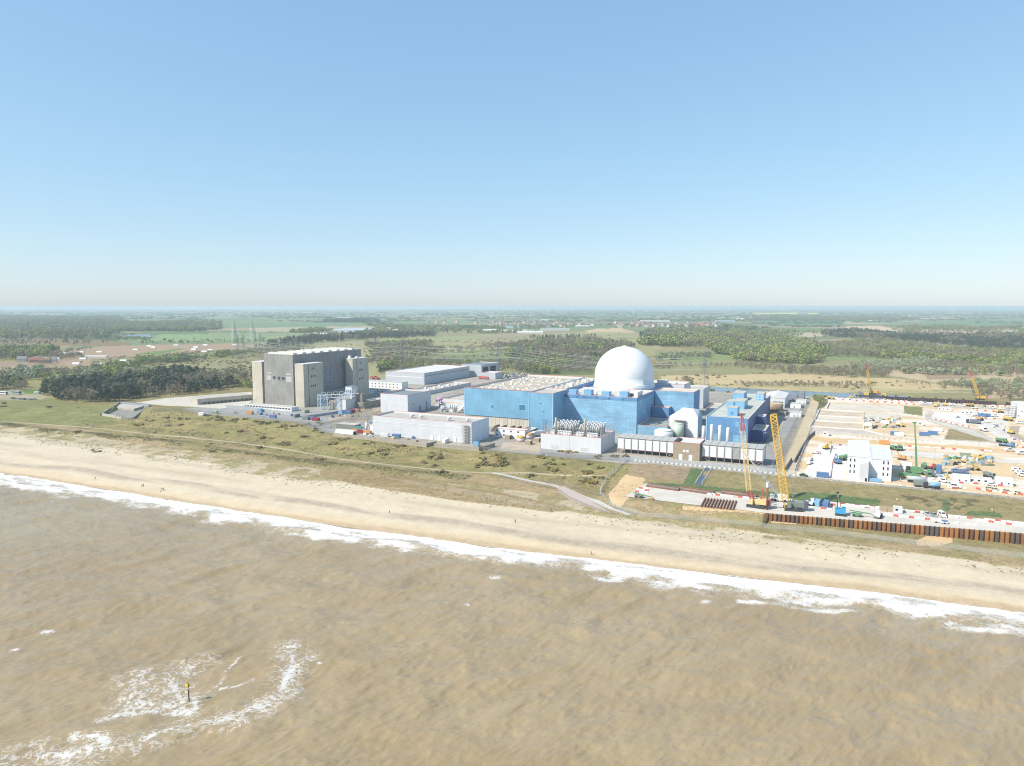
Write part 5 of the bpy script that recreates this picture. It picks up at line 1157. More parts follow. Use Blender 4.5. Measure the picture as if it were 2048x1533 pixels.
def mk_digger(m, reach=1.0):
    o = root('excavator')
    for s_ in (-1, 1): part('track', MB().hexa([(-1.8, s_ * 1.2 - .3, 0), (1.8, s_ * 1.2 - .3, 0), (1.8, s_ * 1.2 + .3, 0), (-1.8, s_ * 1.2 + .3, 0)], [(-2.0, s_ * 1.2 - .3, .85), (2.0, s_ * 1.2 - .3, .85), (2.0, s_ * 1.2 + .3, .85), (-2.0, s_ * 1.2 + .3, .85)]), C_K, o)
    part('house', MB().box(-2.3, -1.3, .95, 1.2, 1.3, 2.0).hexa([(-2.3, -1.25, 2.003), (-.2, -1.25, 2.003), (-.2, 1.25, 2.003), (-2.3, 1.25, 2.003)], [(-2.1, -1.1, 2.6), (-.3, -1.1, 2.6), (-.3, 1.1, 2.6), (-2.1, 1.1, 2.6)]), m, o)
    c = part('cab', MB().box(.1, .2, 2.003, 1.5, 1.3, 3.1), m, o); part('window', MB().box(.3, .15, 2.3, 1.55, .198, 2.95).box(1.503, .35, 2.2, 1.55, 1.2, 2.95), M_gl, c)
    p = [(1.0, -.3, 1.8), (3.2 * reach, -.3, 5.0), (5.6 * reach, -.3, 4.9), (6.4 * reach, -.3, 2.0)]
    part('boom', MB().bar(p[0], p[1], .33).bar(p[1], p[2], .3), m, o); part('stick', MB().bar(p[2], p[3], .26), m, o)
    part('bucket', MB().hexa([(6.0 * reach, -.9, .6), (7.1 * reach, -.9, .9), (7.1 * reach, .3, .9), (6.0 * reach, .3, .6)], [(6.1 * reach, -.9, 1.9), (6.8 * reach, -.9, 2.1), (6.8 * reach, .3, 2.1), (6.1 * reach, .3, 1.9)]), C_GR, o)
    return o
def mk_dumper(m):
    o = root('dumper')
    part('cab', MB().box(1.6, -1.1, 1.2, 3.6, 1.1, 1.9).box(1.7, -.8, 1.903, 2.9, .8, 3.2), m, o); part('window', MB().box(2.903, -.7, 2.1, 2.96, .7, 3.0), M_gl, o)
    part('skip_body', MB().hexa([(-3.0, -1.1, 1.4), (1.3, -1.1, 1.2), (1.3, 1.1, 1.2), (-3.0, 1.1, 1.4)], [(-3.7, -1.45, 2.9), (1.4, -1.45, 2.8), (1.4, 1.45, 2.8), (-3.7, 1.45, 2.9)]), m, o)
    wheels(o, (-2.2, -.8, 2.4), 1.15, .8, .6); return o
def mk_loader(m):
    o = root('loader')
    part('body', MB().box(-2.8, -1.1, .9, .4, 1.1, 2.0), m, o); part('cab', MB().box(-.9, -.8, 2.003, .6, .8, 3.3), m, o); part('window', MB().box(.603, -.7, 2.2, .65, .7, 3.1), M_gl, o)
    part('arm', MB().bar((.3, -.7, 1.8), (3.0, -.7, 1.0), .2).bar((.3, .7, 1.8), (3.0, .7, 1.0), .2), m, o); part('bucket', MB().hexa([(2.8, -1.4, .2), (4.0, -1.4, .2), (4.0, 1.4, .2), (2.8, 1.4, .2)], [(2.8, -1.4, 1.5), (3.2, -1.4, 1.4), (3.2, 1.4, 1.4), (2.8, 1.4, 1.5)]), C_GR, o)
    wheels(o, (-1.8, 1.2), 1.1, .75, .55); return o
def mk_container(m, L=6.1, h=2.6):
    o = root('container')
    w = MB(); w.box(-L / 2, -1.2, .05, L / 2, 1.2, h)
    for k in range(int(L / .6)):
        x = -L / 2 + .3 + k * .6; w.box(x - .12, -1.26, .2, x + .12, -1.203, h - .2)
    part('shell', w, m, o); part('door', MB().box(L / 2 + .003, -1.1, .15, L / 2 + .06, -.02, h - .1), m, o); part('door', MB().box(L / 2 + .003, .02, .15, L / 2 + .06, 1.1, h - .1), m, o); return o
def mk_cabin(m, L=9, h=2.9, d=3):
    o = root('cabin')
    part('wall', MB().box(-L / 2, -d / 2, .1, L / 2, d / 2, h), m, o); part('roof', MB().box(-L / 2 - .1, -d / 2 - .1, h + .003, L / 2 + .1, d / 2 + .1, h + .15), M_roofw, o)
    for k in range(max(1, int(L / 3))): part('window', MB().box(-L / 2 + .6 + k * 3, -d / 2 - .05, 1.2, -L / 2 + 1.7 + k * 3, -d / 2 - .002, 2.1), M_gl, o)
    return o
def mk_skip(m):
    o = root('skip'); part('body', MB().hexa([(-2.4, -1.1, 0), (2.4, -1.1, 0), (2.4, 1.1, 0), (-2.4, 1.1, 0)], [(-3.0, -1.2, 2.1), (3.0, -1.2, 2.1), (3.0, 1.2, 2.1), (-3.0, 1.2, 2.1)], skip='t'), m, o); part('spoil', MB().hexa([(-2.6, -1.05, 1.5), (2.6, -1.05, 1.5), (2.6, 1.05, 1.5), (-2.6, 1.05, 1.5)], [(-1, -.4, 2.0), (1, -.4, 2.0), (1, .4, 2.0), (-1, .4, 2.0)]), M_concd, o); return o
def mk_tent(L=8, d=6):
    o = root('tent'); m = plain('tent_canvas', (.66, .66, .65), .7, .05)
    part('canvas', MB().hexa([(-L / 2, -d / 2, 0), (L / 2, -d / 2, 0), (L / 2, d / 2, 0), (-L / 2, d / 2, 0)], [(-L / 2, -d / 2 + .3, 2.4), (L / 2, -d / 2 + .3, 2.4), (L / 2, d / 2 - .3, 2.4), (-L / 2, d / 2 - .3, 2.4)]).hexa([(-L / 2, -d / 2 + .3, 2.403), (L / 2, -d / 2 + .3, 2.403), (L / 2, d / 2 - .3, 2.403), (-L / 2, d / 2 - .3, 2.403)], [(-L / 2, -.4, 4), (L / 2, -.4, 4), (L / 2, .4, 4), (-L / 2, .4, 4)]), m, o)
    part('window', MB().box(-1.5, -d / 2 - .03, 1, -.8, -d / 2 + .05, 1.7), M_gl, o); part('window', MB().box(1.5, -d / 2 - .03, 1, 2.2, -d / 2 + .05, 1.7), M_gl, o); return o
def mk_coach(m):
    o = root('coach'); part('body', MB().box(-6, -1.25, .5, 6, 1.25, 3.4), m, o); part('window', MB().box(-5.6, -1.3, 1.8, 5.6, -1.253, 2.8).box(-5.6, 1.253, 1.8, 5.6, 1.3, 2.8), M_gl, o); part('windscreen', MB().box(6.003, -1.1, 1.4, 6.06, 1.1, 3.0), M_gl, o); wheels(o, (-3.6, 3.6), 1.05, .5, .3); return o
PROTO = {}
def put_v(key, maker, px, py, rot, label, cat, group=None, z=None):
    x, y, zz = at(px, py) if z is None else (*ground_at(px, py, z), z)
    if key not in PROTO:
        o = maker(); PROTO[key] = o; KIDS[o.name] = list(o.children)
        for c in o.children: KIDS[c.name] = list(c.children)
    else: o = copy_tree(PROTO[key]); 
    if 'group' in o: del o['group']
    o.location = (x, y, zz + .13 if z is None and zz > 6.3 else zz); o.rotation_euler = (0, 0, -AL + rot); tag(o, label, cat, group); return o
V = lambda k, mk, px, py, rot, label, cat, group=None: put_v(k, mk, px, py, rot, label, cat, group)
Dg = math.radians
V('car_s', lambda: mk_car(C_S), 1854, 1031, Dg(-75), 'silver car parked left of two others on the works pad', 'car')
V('car_g', lambda: mk_car(pm((.3, .32, .33), 'grey_car_paint')), 1868, 1033, Dg(-75), 'grey car parked in the middle of three on the works pad', 'car')
V('van_w', lambda: mk_van(C_W), 1884, 1034, Dg(-75), 'white van parked at the right of two cars on the works pad', 'van')
V('pick_b', lambda: mk_pickup(C_W, C_B), 1881, 1047, Dg(172), 'white pickup with a blue load beside the sheet pile wall', 'pickup')
V('pick_r', lambda: mk_pickup(C_W, C_R), 1632, 908, Dg(170), 'white pickup with a red load on the white concrete yard', 'pickup')
V('pick_w', lambda: mk_pickup(C_W), 1619, 929, Dg(250), 'white pickup nearest the slope on the white concrete yard', 'pickup'); V('pick_k', lambda: mk_pickup(C_W, C_K), 1620, 922, Dg(250), 'white pickup with dark bed on the white concrete yard', 'pickup')
V('digger_y', lambda: mk_digger(C_Y, .6), 1653, 899, Dg(40), 'small yellow digger at the corner of the white concrete yard', 'excavator')
V('car_k', lambda: mk_car(pm((.06, .09, .06), 'dark_green_paint')), 1607, 953, Dg(-10), 'dark green four wheel drive at the bottom of the white yard', 'car')
V('cont_b', lambda: mk_container(C_B), 1645, 955, Dg(0), 'dark blue container at the bottom of the white yard', 'container')
V('digger_b', lambda: mk_digger(C_B, .7), 1676, 928, Dg(120), 'blue excavator between the barriers and the tall white building', 'excavator'); V('dump_g', lambda: mk_dumper(C_G), 1687, 921, Dg(60), 'green dumper beside the blue excavator', 'dumper')
V('cont_lb', lambda: mk_container(C_LB, 4, 2.8), 1635, 1012, Dg(80), 'light blue container on the works pad', 'container'); V('cont_b', None, 1652, 1014, Dg(85), 'dark blue container right of the light blue one on the works pad', 'container')
V('load_w', lambda: mk_loader(C_W), 1625, 1011, Dg(70), 'white telehandler left of the light blue container', 'telehandler'); V('load_w', None, 1756, 1036, Dg(80), 'white machine cab beside the green boom lift', 'telehandler')
V('cabin_w', lambda: mk_cabin(C_W, 3.5, 2.6), 1795, 1026, Dg(5), 'small white cabin on the works pad', 'cabin')
for k, px in enumerate((1766, 1780)): V('crate', lambda: mk_container(plain('plywood', (.38, .3, .2)), 3, 1.8), px, 1022.5 + k * 1.2, 0, ['brown crate left of the small white cabin, further one', 'brown crate right beside the small white cabin'][k], 'crate', 'brown crates on the works pad')
V('tanker', lambda: mk_lorry(C_W, pm((.4, .43, .48), 'tank_steel'), 9.5, 3, True), 1834, 966, Dg(-4), 'tanker lorry with a long silver tank at the top of the bund', 'lorry')
V('boxlorry', lambda: mk_lorry(C_W, C_GR, 7, 3.2), 1842, 974.5, Dg(-4), 'grey box lorry below the silver tanker', 'lorry'); V('bluetank', lambda: mk_lorry(C_K, C_LB, 5.5, 2.4, True), 1868, 978, Dg(176), 'small lorry with a blue tank at the top of the bund', 'lorry')
V('van_l', lambda: mk_van(C_W, 6.2), 1908, 976, Dg(178), 'long white van with dark side windows above the bund', 'van'); V('van_w', None, 1887, 965, Dg(-20), 'white van between barriers right of the tanker cab', 'van'); V('car_w', lambda: mk_car(C_W), 1983, 972, Dg(-15), 'white car in front of the arched white tents', 'car')
V('tent', lambda: mk_tent(7.5, 6), 1922, 964, 0, 'white arched tent left of the long white cabin', 'tent'); V('cabin_l', lambda: mk_cabin(C_W, 10, 2.9, 4), 1960, 967, 0, 'long white cabin between the two white tents', 'cabin'); V('tent', None, 2006, 970, 0, 'white arched tent right of the long white cabin', 'tent')
V('dumpk', lambda: mk_dumper(C_GR), 1979, 957, Dg(-55), 'dark grey dumper behind the long white cabin', 'dumper')
for k, (px, py) in enumerate(((2034, 944), (2040, 949), (2047, 954))): V('van_w', None, px, py, Dg(-40), ['white van in a diagonal row at the right edge, farthest', 'white van in a diagonal row at the right edge, middle', 'white van in a diagonal row at the right edge, nearest'][k], 'van')
for k, (px, py) in enumerate(((1976, 980), (1988, 982), (2011, 985), (2034, 989))): V('car_y', lambda: mk_car(pm((.6, .56, .36), 'cream_paint')), px, py, Dg(200), ['cream car in the row behind barriers, first from left', 'cream car in the row behind barriers, second from left', 'cream car in the row behind barriers, third from left', 'cream car in the row behind barriers, rightmost'][k], 'car')
V('load_y', lambda: mk_loader(C_Y), 1948, 941, Dg(190), 'yellow wheel loader on the open sand', 'loader'); V('load_r', lambda: mk_loader(C_R), 1868, 940, Dg(20), 'red telehandler beside the navy cabin', 'telehandler'); V('cont_n', lambda: mk_container(C_B, 4, 4.6), 1877, 947, Dg(80), 'navy blue stacked cabin beside the red telehandler', 'cabin')
V('dump_g', None, 1788, 901, Dg(-70), 'green dumper at the back corner of the tall white building', 'dumper'); V('dump_g', None, 1800, 901, Dg(-95), 'green dumper parked second from the tall white building', 'dumper')
V('digger_o', lambda: mk_digger(C_O, 1.0), 1803, 920, Dg(160), 'orange excavator reaching behind the tall white building', 'excavator'); V('cont_w', lambda: mk_container(C_W), 1812, 934, Dg(-4), 'white container behind the long shadow of the tall white building', 'container')
V('digger_yy', lambda: mk_digger(C_Y, 1.0), 1957, 920, Dg(0), 'yellow excavator on the open sand right of the green skip', 'excavator'); V('skip', lambda: mk_skip(C_T), 1930, 914, Dg(-4), 'olive green skip alone on the sand', 'skip')
V('van_w', None, 2019, 903, Dg(20), 'white van on the haul road near the blue flatbed', 'van'); V('van_w', None, 2042, 909, Dg(20), 'white van on the haul road at the right edge', 'van')
V('lorry_b', lambda: mk_lorry(C_B, C_B, 7, 2, False, True), 2009, 893, Dg(-28), 'blue flatbed lorry on the haul road', 'lorry'); V('dump_g', None, 2003, 886, Dg(-30), 'green dumper behind the blue flatbed lorry', 'dumper')
V('lorry_w', lambda: mk_lorry(C_W, C_W, 5, 3), 1965, 862, Dg(-75), 'white lorry heading down the grey haul road', 'lorry'); V('trailer', lambda: mk_lorry(C_K, plain('slate_box', (.14, .15, .19)), 8, 3.2), 1950, 848, Dg(170), 'dark grey articulated lorry crossing the yard', 'lorry')
V('dump_y', lambda: mk_dumper(C_Y), 2016, 842, Dg(-30), 'yellow dumper near the white sheeted building', 'dumper')
V('dump_g', None, 1848, 938, Dg(80), 'green tractor unit beside the tall green crane', 'tractor'); V('flat', lambda: mk_lorry(C_G, plain('grey_deck', (.3, .27, .26)), 7, 2, False, True), 1853, 952, Dg(-80), 'green lorry with an empty grey deck beside the green crane', 'lorry')
V('digger_yy', None, 1703, 797, Dg(0), 'yellow excavator beside the barge on the drain', 'excavator'); V('digger_yy', None, 1812, 800, Dg(15), 'yellow excavator in front of the dark sheet piles', 'excavator'); V('digger_yy', None, 1873, 814, Dg(70), 'yellow excavator by the far works road', 'excavator'); V('digger_yy', None, 1537, 788, Dg(10), 'yellow excavator far behind the deep blue hall', 'excavator')
V('load_y', None, 1802, 854, Dg(160), 'yellow loader on the sandy bay by the clutter', 'loader'); V('dump_y', None, 1662, 799, Dg(0), 'yellow dumper by the line of far barriers', 'dumper')
V('lorry_r', lambda: mk_lorry(C_R, C_R, 12, 3.6), 966, 759, Dg(-4), 'long red articulated lorry behind the station sheds', 'lorry')
V('lorry_w2', lambda: mk_lorry(C_W, C_W, 9, 3.8), 1076, 873, Dg(-120), 'white articulated lorry beside the pump house', 'lorry')
for k, (px, py) in enumerate(((744, 757), (752, 756), (748, 760), (757, 760))): V('van_r', lambda: mk_van(C_R), px, py, Dg(k * 20), ['red van in the yard beside the far concrete tower, leftmost', 'red van in the yard beside the far concrete tower, rear', 'red van in the yard beside the far concrete tower, front left', 'red van in the yard beside the far concrete tower, front right'][k], 'van')
V('digger_y', None, 1776, 845, Dg(10), 'small yellow digger in the storage clutter', 'excavator')
cl = [('cabin_w', 1841, 852, 'white cabin behind the bay clutter'), ('cont_w', 1875, 863, 'white container with a blue panel among the bay clutter'), ('cont_b', 1848, 872, 'navy container under the green crane boom'), ('cont_b', 1790, 871, 'blue container beside a white box on the bay'), ('cont_w', 1798, 872, 'white container right of the blue one on the bay'), ('cont_w', 1770, 848, 'white container in the storage clutter'), ('cabin_w', 1652, 872, 'white kiosk alone above the orange sand slope'), ('cabin_l', 1889, 822, 'long white cabin by the far works road, left one'), ('cabin_l', 1935, 829, 'long white cabin behind the two blue boxes, left one'), ('cabin_l', 1957, 830, 'long white cabin behind the two blue boxes, right one'), ('cont_b', 1964, 834, 'left of two blue boxes on the far yard'), ('cont_b', 1972, 834, 'right of two blue boxes on the far yard'), ('cont_o', 1768, 889, 'orange container behind the tall white building'), ('cont_b', 1865, 870, 'navy container right of the green boom'), ('cont_w', 1735, 853, 'white container at the edge of the earth bays')]
MK = {'cont_o': lambda: mk_container(C_O)}
for key, px, py, l in cl: V(key, MK.get(key), px, py, Dg(rnd.choice([-3, 2, 0])), l, 'container' if 'cont' in key else 'cabin')
# clutter around the concrete hall and the sea wall
st_ = [('cont_gr', C_GR, 593, 835, 'large dark grey container stack below the reactor hall'), ('cont_gn', pm((.33, .40, .3), 'sage_paint'), 612, 826, 'sage green container below the near pale tower'), ('cont_b', None, 546, 837, 'blue container on the tarmac below the reactor hall'), ('cont_wh', C_W, 486, 816, 'white container at the left end of the low white office'), ('cont_lb', None, 682, 829, 'light blue container beside the red one'), ('cont_b', None, 696, 828, 'blue container in the stack by the palisade fence'), ('cont_rd', C_MR, 704, 826, 'dark red container in the stack by the palisade fence'), ('cont_br', plain('brown_red', (.3, .17, .13)), 714, 824, 'brown container at the right of the stack'), ('cont_rd', None, 632, 842, 'low red brick coloured container near the grass'), ('cont_b', None, 622, 840, 'blue container just left of the red one near the grass'), ('cont_gr', None, 612, 840, 'dark container touching the grass edge'), ('cont_or', C_O, 712, 866, 'orange container below the tall light grey annex'), ('cont_or', None, 735, 869, 'orange container at the corner of the long white building'), ('cont_rd', None, 723, 867, 'dark red container between two orange ones'), ('cont_gn2', plain('teal_paint', (.07, .28, .24)), 718, 861, 'teal container behind the orange one'), ('cont_b', None, 793, 876, 'blue container in front of the long white building'), ('cont_wh', None, 770, 874, 'white container in front of the long white building'), ('cont_wh', None, 892, 886, 'large white container near the right of the long white building'), ('cont_lb', None, 953, 893, 'light blue container behind the corner of the concrete wall'), ('cont_wh', None, 404, 832, 'white cabin at the grass edge beside the outfall basin'), ('cont_gn', None, 430, 828, 'sage green hut behind the fence near the outfall basin'), ('cont_lb', None, 520, 824, 'light blue container by the low white office'), ('cont_or', None, 500, 829, 'orange container below the low white office')]
for key, m_, px, py, l in st_: V(key, (lambda mm=m_: mk_container(mm)), px, py, Dg(rnd.choice([0, 90, 4])), l, 'container')
o = thing('canopy', 'white barrel roofed tent beside the concrete sea wall', 'tent', *P2(692, 868), 7); part('canvas', MB().hexa([(-8, -3, 0), (8, -3, 0), (8, 3, 0), (-8, 3, 0)], [(-8, -1.4, 3), (8, -1.4, 3), (8, 1.4, 3), (-8, 1.4, 3)]), C_W, o); part('opening', MB().box(8.003, -1.6, 0, 8.05, 1.6, 2), M_dark, o)
o = thing('cycle_shed', 'flat roofed open shed with pale roof by the palisade fence', 'shed', *P2(697, 857), 7); block(o, -9, -3.5, 9, 3.5, -.2, 3.6, plain('lattice_wall', (.2, .2, .18), .8, .4, 2), M_roof, None, .15)
for k in range(60):
    px, py = rnd.choice([(rnd.uniform(460, 600), rnd.uniform(818, 838)), (rnd.uniform(650, 755), rnd.uniform(815, 850)), (rnd.uniform(735, 860), rnd.uniform(872, 884)), (rnd.uniform(700, 745), rnd.uniform(858, 870))])
    if px < 600 and not (816 + (px - 460) * .13 < py < 830 + (px - 480) * .11): continue
    u, w = P2(px, py); m_ = [C_W, M_steel, C_B, plain('plywood', (.38, .3, .2)), C_Y, M_roofw][k % 6]; a, b_, c_ = rnd.uniform(.5, 1.6), rnd.uniform(.5, 1.2), rnd.uniform(.5, 1.5)
    solid('stacked_materials', 'small stack of boxed materials on the station yard', 'stack', MB().box(-a, -b_, 0, a, b_, c_).box(-a * .7, -b_ * .6, c_ + .003, a * .5, b_ * .8, c_ * 1.5), m_, u, w, 7.04, rnd.uniform(0, 3), 'stacks of materials on the station yard')
for k in range(150):
    a = rnd.random()
    if a > .72 and k > 60: px, py = rnd.choice([(rnd.uniform(1870, 2045), rnd.uniform(806, 840)), (rnd.uniform(1690, 1760), rnd.uniform(925, 958)), (rnd.uniform(1630, 1760), rnd.uniform(797, 803)), (rnd.uniform(1990, 2048), rnd.uniform(845, 900))])
    elif a < .45: px, py = rnd.uniform(1885, 1985), rnd.uniform(915, 932)
    elif a < .8: px, py = rnd.uniform(1728, 1800), rnd.uniform(838, 858)
    else: px, py = rnd.uniform(1860, 1900), rnd.uniform(938, 958)
    u, w = P2(px, py); m_ = [C_W, M_steel, C_GR, C_Y, plain('plywood', (.38, .3, .2)), C_G, C_K, C_LB][k % 8]; a, b_, c_ = rnd.uniform(.6, 1.9), rnd.uniform(.4, 1.0), rnd.uniform(.4, 1.3)
    g = MB()
    if k % 3 == 0:
        for q in range(4): g.bar((-a, q * .3 - .5, .2), (a, q * .3 - .5, .2), .17, 6)
        g.box(-a * .8, -.7, .4, a * .6, .7, .55)
    else: g.box(-a, -b_, 0, a, b_, c_).box(-a * .6, -b_ * .7, c_ + .003, a * .7, b_ * .5, c_ * 1.4)
    solid('stacked_materials', 'small heap of stacked materials on the sandy works', 'stack', g, m_, u, w, 7.08, rnd.uniform(0, 3), 'heaps of materials on the works')
for k, (px, py) in enumerate(((1905, 812), (1925, 813), (1950, 818), (1985, 817), (2005, 820), (2030, 826), (1975, 846), (1990, 855), (2040, 848), (2028, 880), (1700, 800), (1770, 803), (1850, 809), (1915, 836), (1948, 833), (1990, 834))): V(['van_w', 'car_w', 'pick_w', 'van_w'][k % 4], None, px, py, Dg(rnd.uniform(0, 360)), 'white vehicle standing about the far works compounds', 'van', 'white vehicles in the far compounds')
for k, (px, py) in enumerate(((1890, 812), (1940, 814), (1998, 826), (2022, 868), (1960, 842))): V(['digger_yy', 'dump_y', 'load_y'][k % 3], None, px, py, Dg(rnd.uniform(0, 360)), 'yellow machine working about the far works compounds', 'excavator', 'yellow machines in the far compounds')
# ---- car parks
for k, (px, py) in enumerate(((25, 798), (30, 798.5), (35, 799), (42, 799.5), (47, 800), (52, 800), (57, 800.5), (63, 800.5), (70, 800))): V(['car_s', 'car_k', 'car_w', 'car_g'][k % 4], None, px, py, Dg(60), 'small car in the row at the grass car park', 'car', 'cars in the grass car park')
V('coach', lambda: mk_coach(C_W), 6, 790, Dg(5), 'white coach at the left edge of the grass car park', 'coach'); V('coach2', lambda: mk_coach(pm((.3, .42, .42), 'teal_coach')), 33, 789, Dg(5), 'pale teal coach in the grass car park', 'coach')
for k, (px, py) in enumerate(((75, 788), (82, 787), (88, 786))): V('van_w', None, px, py, Dg(20), ['white camper by the wood, leftmost of three', 'white camper by the wood, middle of three', 'white camper by the wood, rightmost of three'][k], 'van')
for r_ in range(4):
    for k in range(11):
        px = 1012 + k * 5.0 - r_ * 2; py = 757.5 - k * .5 - r_ * 2.2
        if rnd.random() < .15: continue
        V(['car_s', 'car_k', 'car_w', 'car_g', 'car_b'][rnd.randrange(5)], lambda: mk_car(C_B), px, py, Dg(85), 'parked car in the staff car park behind the turbine hall', 'car', 'cars in the staff car park')
# ---- barriers
def mk_barrier(m, name):
    return MB().hexa([(-.95, -.32, 0), (.95, -.32, 0), (.95, .32, 0), (-.95, .32, 0)], [(-.95, -.12, .85), (.95, -.12, .85), (.95, .12, .85), (-.95, .12, .85)]).box(-.8, -.4, .05, -.5, .4, .18).box(.5, -.4, .05, .8, .4, .18).mesh(name, m)
BR = mk_barrier(plain('barrier_red', (.50, .11, .085), .5, .1), 'road_barrier'); BW = mk_barrier(plain('barrier_white', (.68, .68, .67), .5, .06), 'road_barrier'); BX = mk_barrier(plain('barrier_pink', (.6, .25, .2), .5, .1), 'road_barrier')
lines = [([(1405, 989), (1540, 1002), (1700, 1014), (1850, 1027)], 2), ([(1600, 1004), (1660, 1008), (1720, 1014), (1790, 1020)], 1), ([(1596, 1015), (1640, 1018), (1665, 1021)], 0), ([(1766, 1031), (1860, 1041), (1955, 1053)], 1), ([(1830, 1024), (1953, 1042), (2048, 1054)], 1), ([(1900, 1034), (2048, 1049)], 2), ([(1780, 891), (1912, 900)], 1), ([(1832, 954), (1880, 961)], 1), ([(1899, 966), (1976, 970), (2048, 977)], 1), ([(1885, 977), (1934, 979)], 1), ([(1950, 978), (1974, 983), (2046, 991)], 0),
    ([(1840, 807), (1874, 808)], 1), ([(1903, 809), (1982, 812), (2060, 816)], 1), ([(1924, 821), (2007, 825)], 1), ([(1939, 836), (1992, 838.5)], 1), ([(1864, 838), (1905, 848), (1944, 857)], 1), ([(2016, 873), (2048, 886)], 1), ([(2017, 886), (2048, 897)], 1), ([(1658, 796), (1825, 806)], 1), ([(1675, 800), (1830, 810)], 1), ([(1664, 892), (1697, 891)], 1), ([(1664, 892), (1658, 910)], 1), ([(1666, 920), (1660, 956)], 1), ([(1617, 877), (1588, 942)], 1), ([(1960, 901), (1985, 905)], 0), ([(1270, 985), (1296, 987)], 0), ([(1272, 981), (1298, 983)], 1), ([(1276, 978), (1298, 980)], 0)]
BP = []
for pts, ph in lines:
    q = [np.array(at(*p)[:2]) for p in pts]
    for a, b_ in zip(q[:-1], q[1:]):
        L = np.linalg.norm(b_ - a); n = int(L / 2.02); ang = math.atan2(b_[1] - a[1], b_[0] - a[0])
        for i in range(n):
            c_ = a + (b_ - a) * (i + .5) / n
            if rnd.random() < .12: continue
            BP.append((np.hypot(*c_), c_, ang, (i + ph) % (3 if ph != 2 else 5)))
BP.sort(key=lambda t: t[0]); left_ = MB(); lm = []
for i, (d_, c_, ang, k) in enumerate(BP):
    z_ = H1(*c_); z_ = z_ + .13 if z_ > 6.2 else z_
    if i < 297:
        o = link('road_barrier', BR if k == 0 else BW); o.location = (c_[0], c_[1], z_); o.rotation_euler = (0, 0, ang)
        tag(o, 'plastic red road barrier set end to end in a line on the works' if k == 0 else 'plastic white road barrier set end to end in a line on the works', 'barrier', 'road barriers on the works')
    else:
        ca_, sa_ = math.cos(ang), math.sin(ang)
        R2 = lambda x, y, z: (c_[0] + x * ca_ - y * sa_, c_[1] + x * sa_ + y * ca_, z_ + z)
        left_.hexa([R2(-.95, -.32, 0), R2(.95, -.32, 0), R2(.95, .32, 0), R2(-.95, .32, 0)], [R2(-.95, -.12, 1.05), R2(.95, -.12, 1.05), R2(.95, .12, 1.05), R2(-.95, .12, 1.05)], 0 if k == 0 else 1)
o = link('road_barriers', left_.mesh('road_barriers', [MATS['barrier_red'], MATS['barrier_white']])); o['kind'] = 'stuff'; tag(o, 'more distant lines of red and white road barriers on the works', 'barriers')
# white concrete ballast blocks along the fences
bm = MB().box(-.75, -.45, 0, .75, .45, .85).mesh('ballast_block', M_blk)
for pts, st2, gname, lab in (([(1271, 922.5), (1400, 934), (1552, 949), (1600, 953)], 2.7, 'ballast blocks along the bund fence', 'white concrete block at the foot of the bund fence'), ([(1632, 870), (1730, 876), (1829, 883), (1930, 889), (1988, 891)], 3.1, 'ballast blocks along the middle fence', 'white concrete block at the foot of the fence across the works')):
    q = [np.array(at(*p)[:2]) for p in pts]
    for a, b_ in zip(q[:-1], q[1:]):
        n = int(np.linalg.norm(b_ - a) / st2); ang = math.atan2(b_[1] - a[1], b_[0] - a[0])
        for i in range(n):
            c_ = a + (b_ - a) * i / n; o = link('ballast_block', bm); o.location = (*c_, H1(*c_) - .05); o.rotation_euler = (0, 0, ang); tag(o, lab, 'concrete block', gname)
# ---- steel laid out on the pad
M_bm = [plain('beam_rust', (.22, .115, .07), .85, .25, .4), plain('beam_grey', (.25, .22, .21), .8, .2, .4)]
for (p, q, n, l) in (((1292, 974), (1356, 983), 2, 'stack of long rusty sheet piles at the left end of the pad'), ((1358, 981), (1426, 991), 3, 'stack of long rusty sheet piles in the middle of the pad'), ((1442, 988), (1512, 997), 3, 'stack of long rusty sheet piles beside the red crane')):
    a = np.array(P2(*p, 6.6)); b_ = np.array(P2(*q, 6.6)); L = np.linalg.norm(b_ - a); o = thing('steel_stack', l, 'steel stack', a[0], a[1], 6.63); o.rotation_euler[2] += math.atan2(b_[1] - a[1], b_[0] - a[0])
    for r_ in range(n):
        for k in range(3 - r_ if n > 2 else 2): part('beam', MB().box(0, k * 1.5 + r_ * .7, r_ * .62, L, k * 1.5 + 1.3 + r_ * .7, r_ * .62 + .5).box(0, k * 1.5 + .4 + r_ * .7, r_ * .62 + .503, L, k * 1.5 + .9 + r_ * .7, r_ * .62 + .6), M_bm[(k + r_) % 2], o)
a0 = np.array(P2(1411, 998, 6.6)); a1 = np.array(P2(1472, 1004, 6.6)); d0 = np.array(P2(1402, 1014, 6.6)) - a0
for k in range(11):
    a = a0 + (a1 - a0) * k / 10; o = solid('steel_pile', 'rusty steel pile laid out in the slanting row on the pad', 'steel pile', MB().hexa([(-.5, 0, 0), (.5, 0, 0), (.5, np.linalg.norm(d0), 0), (-.5, np.linalg.norm(d0), 0)], [(-.25, 0, .7), (.25, 0, .7), (.25, np.linalg.norm(d0), .7), (-.25, np.linalg.norm(d0), .7)]), M_bm[0], a[0], a[1], 6.63, math.atan2(d0[1], d0[0]) - math.pi / 2, 'steel piles laid out on the pad')
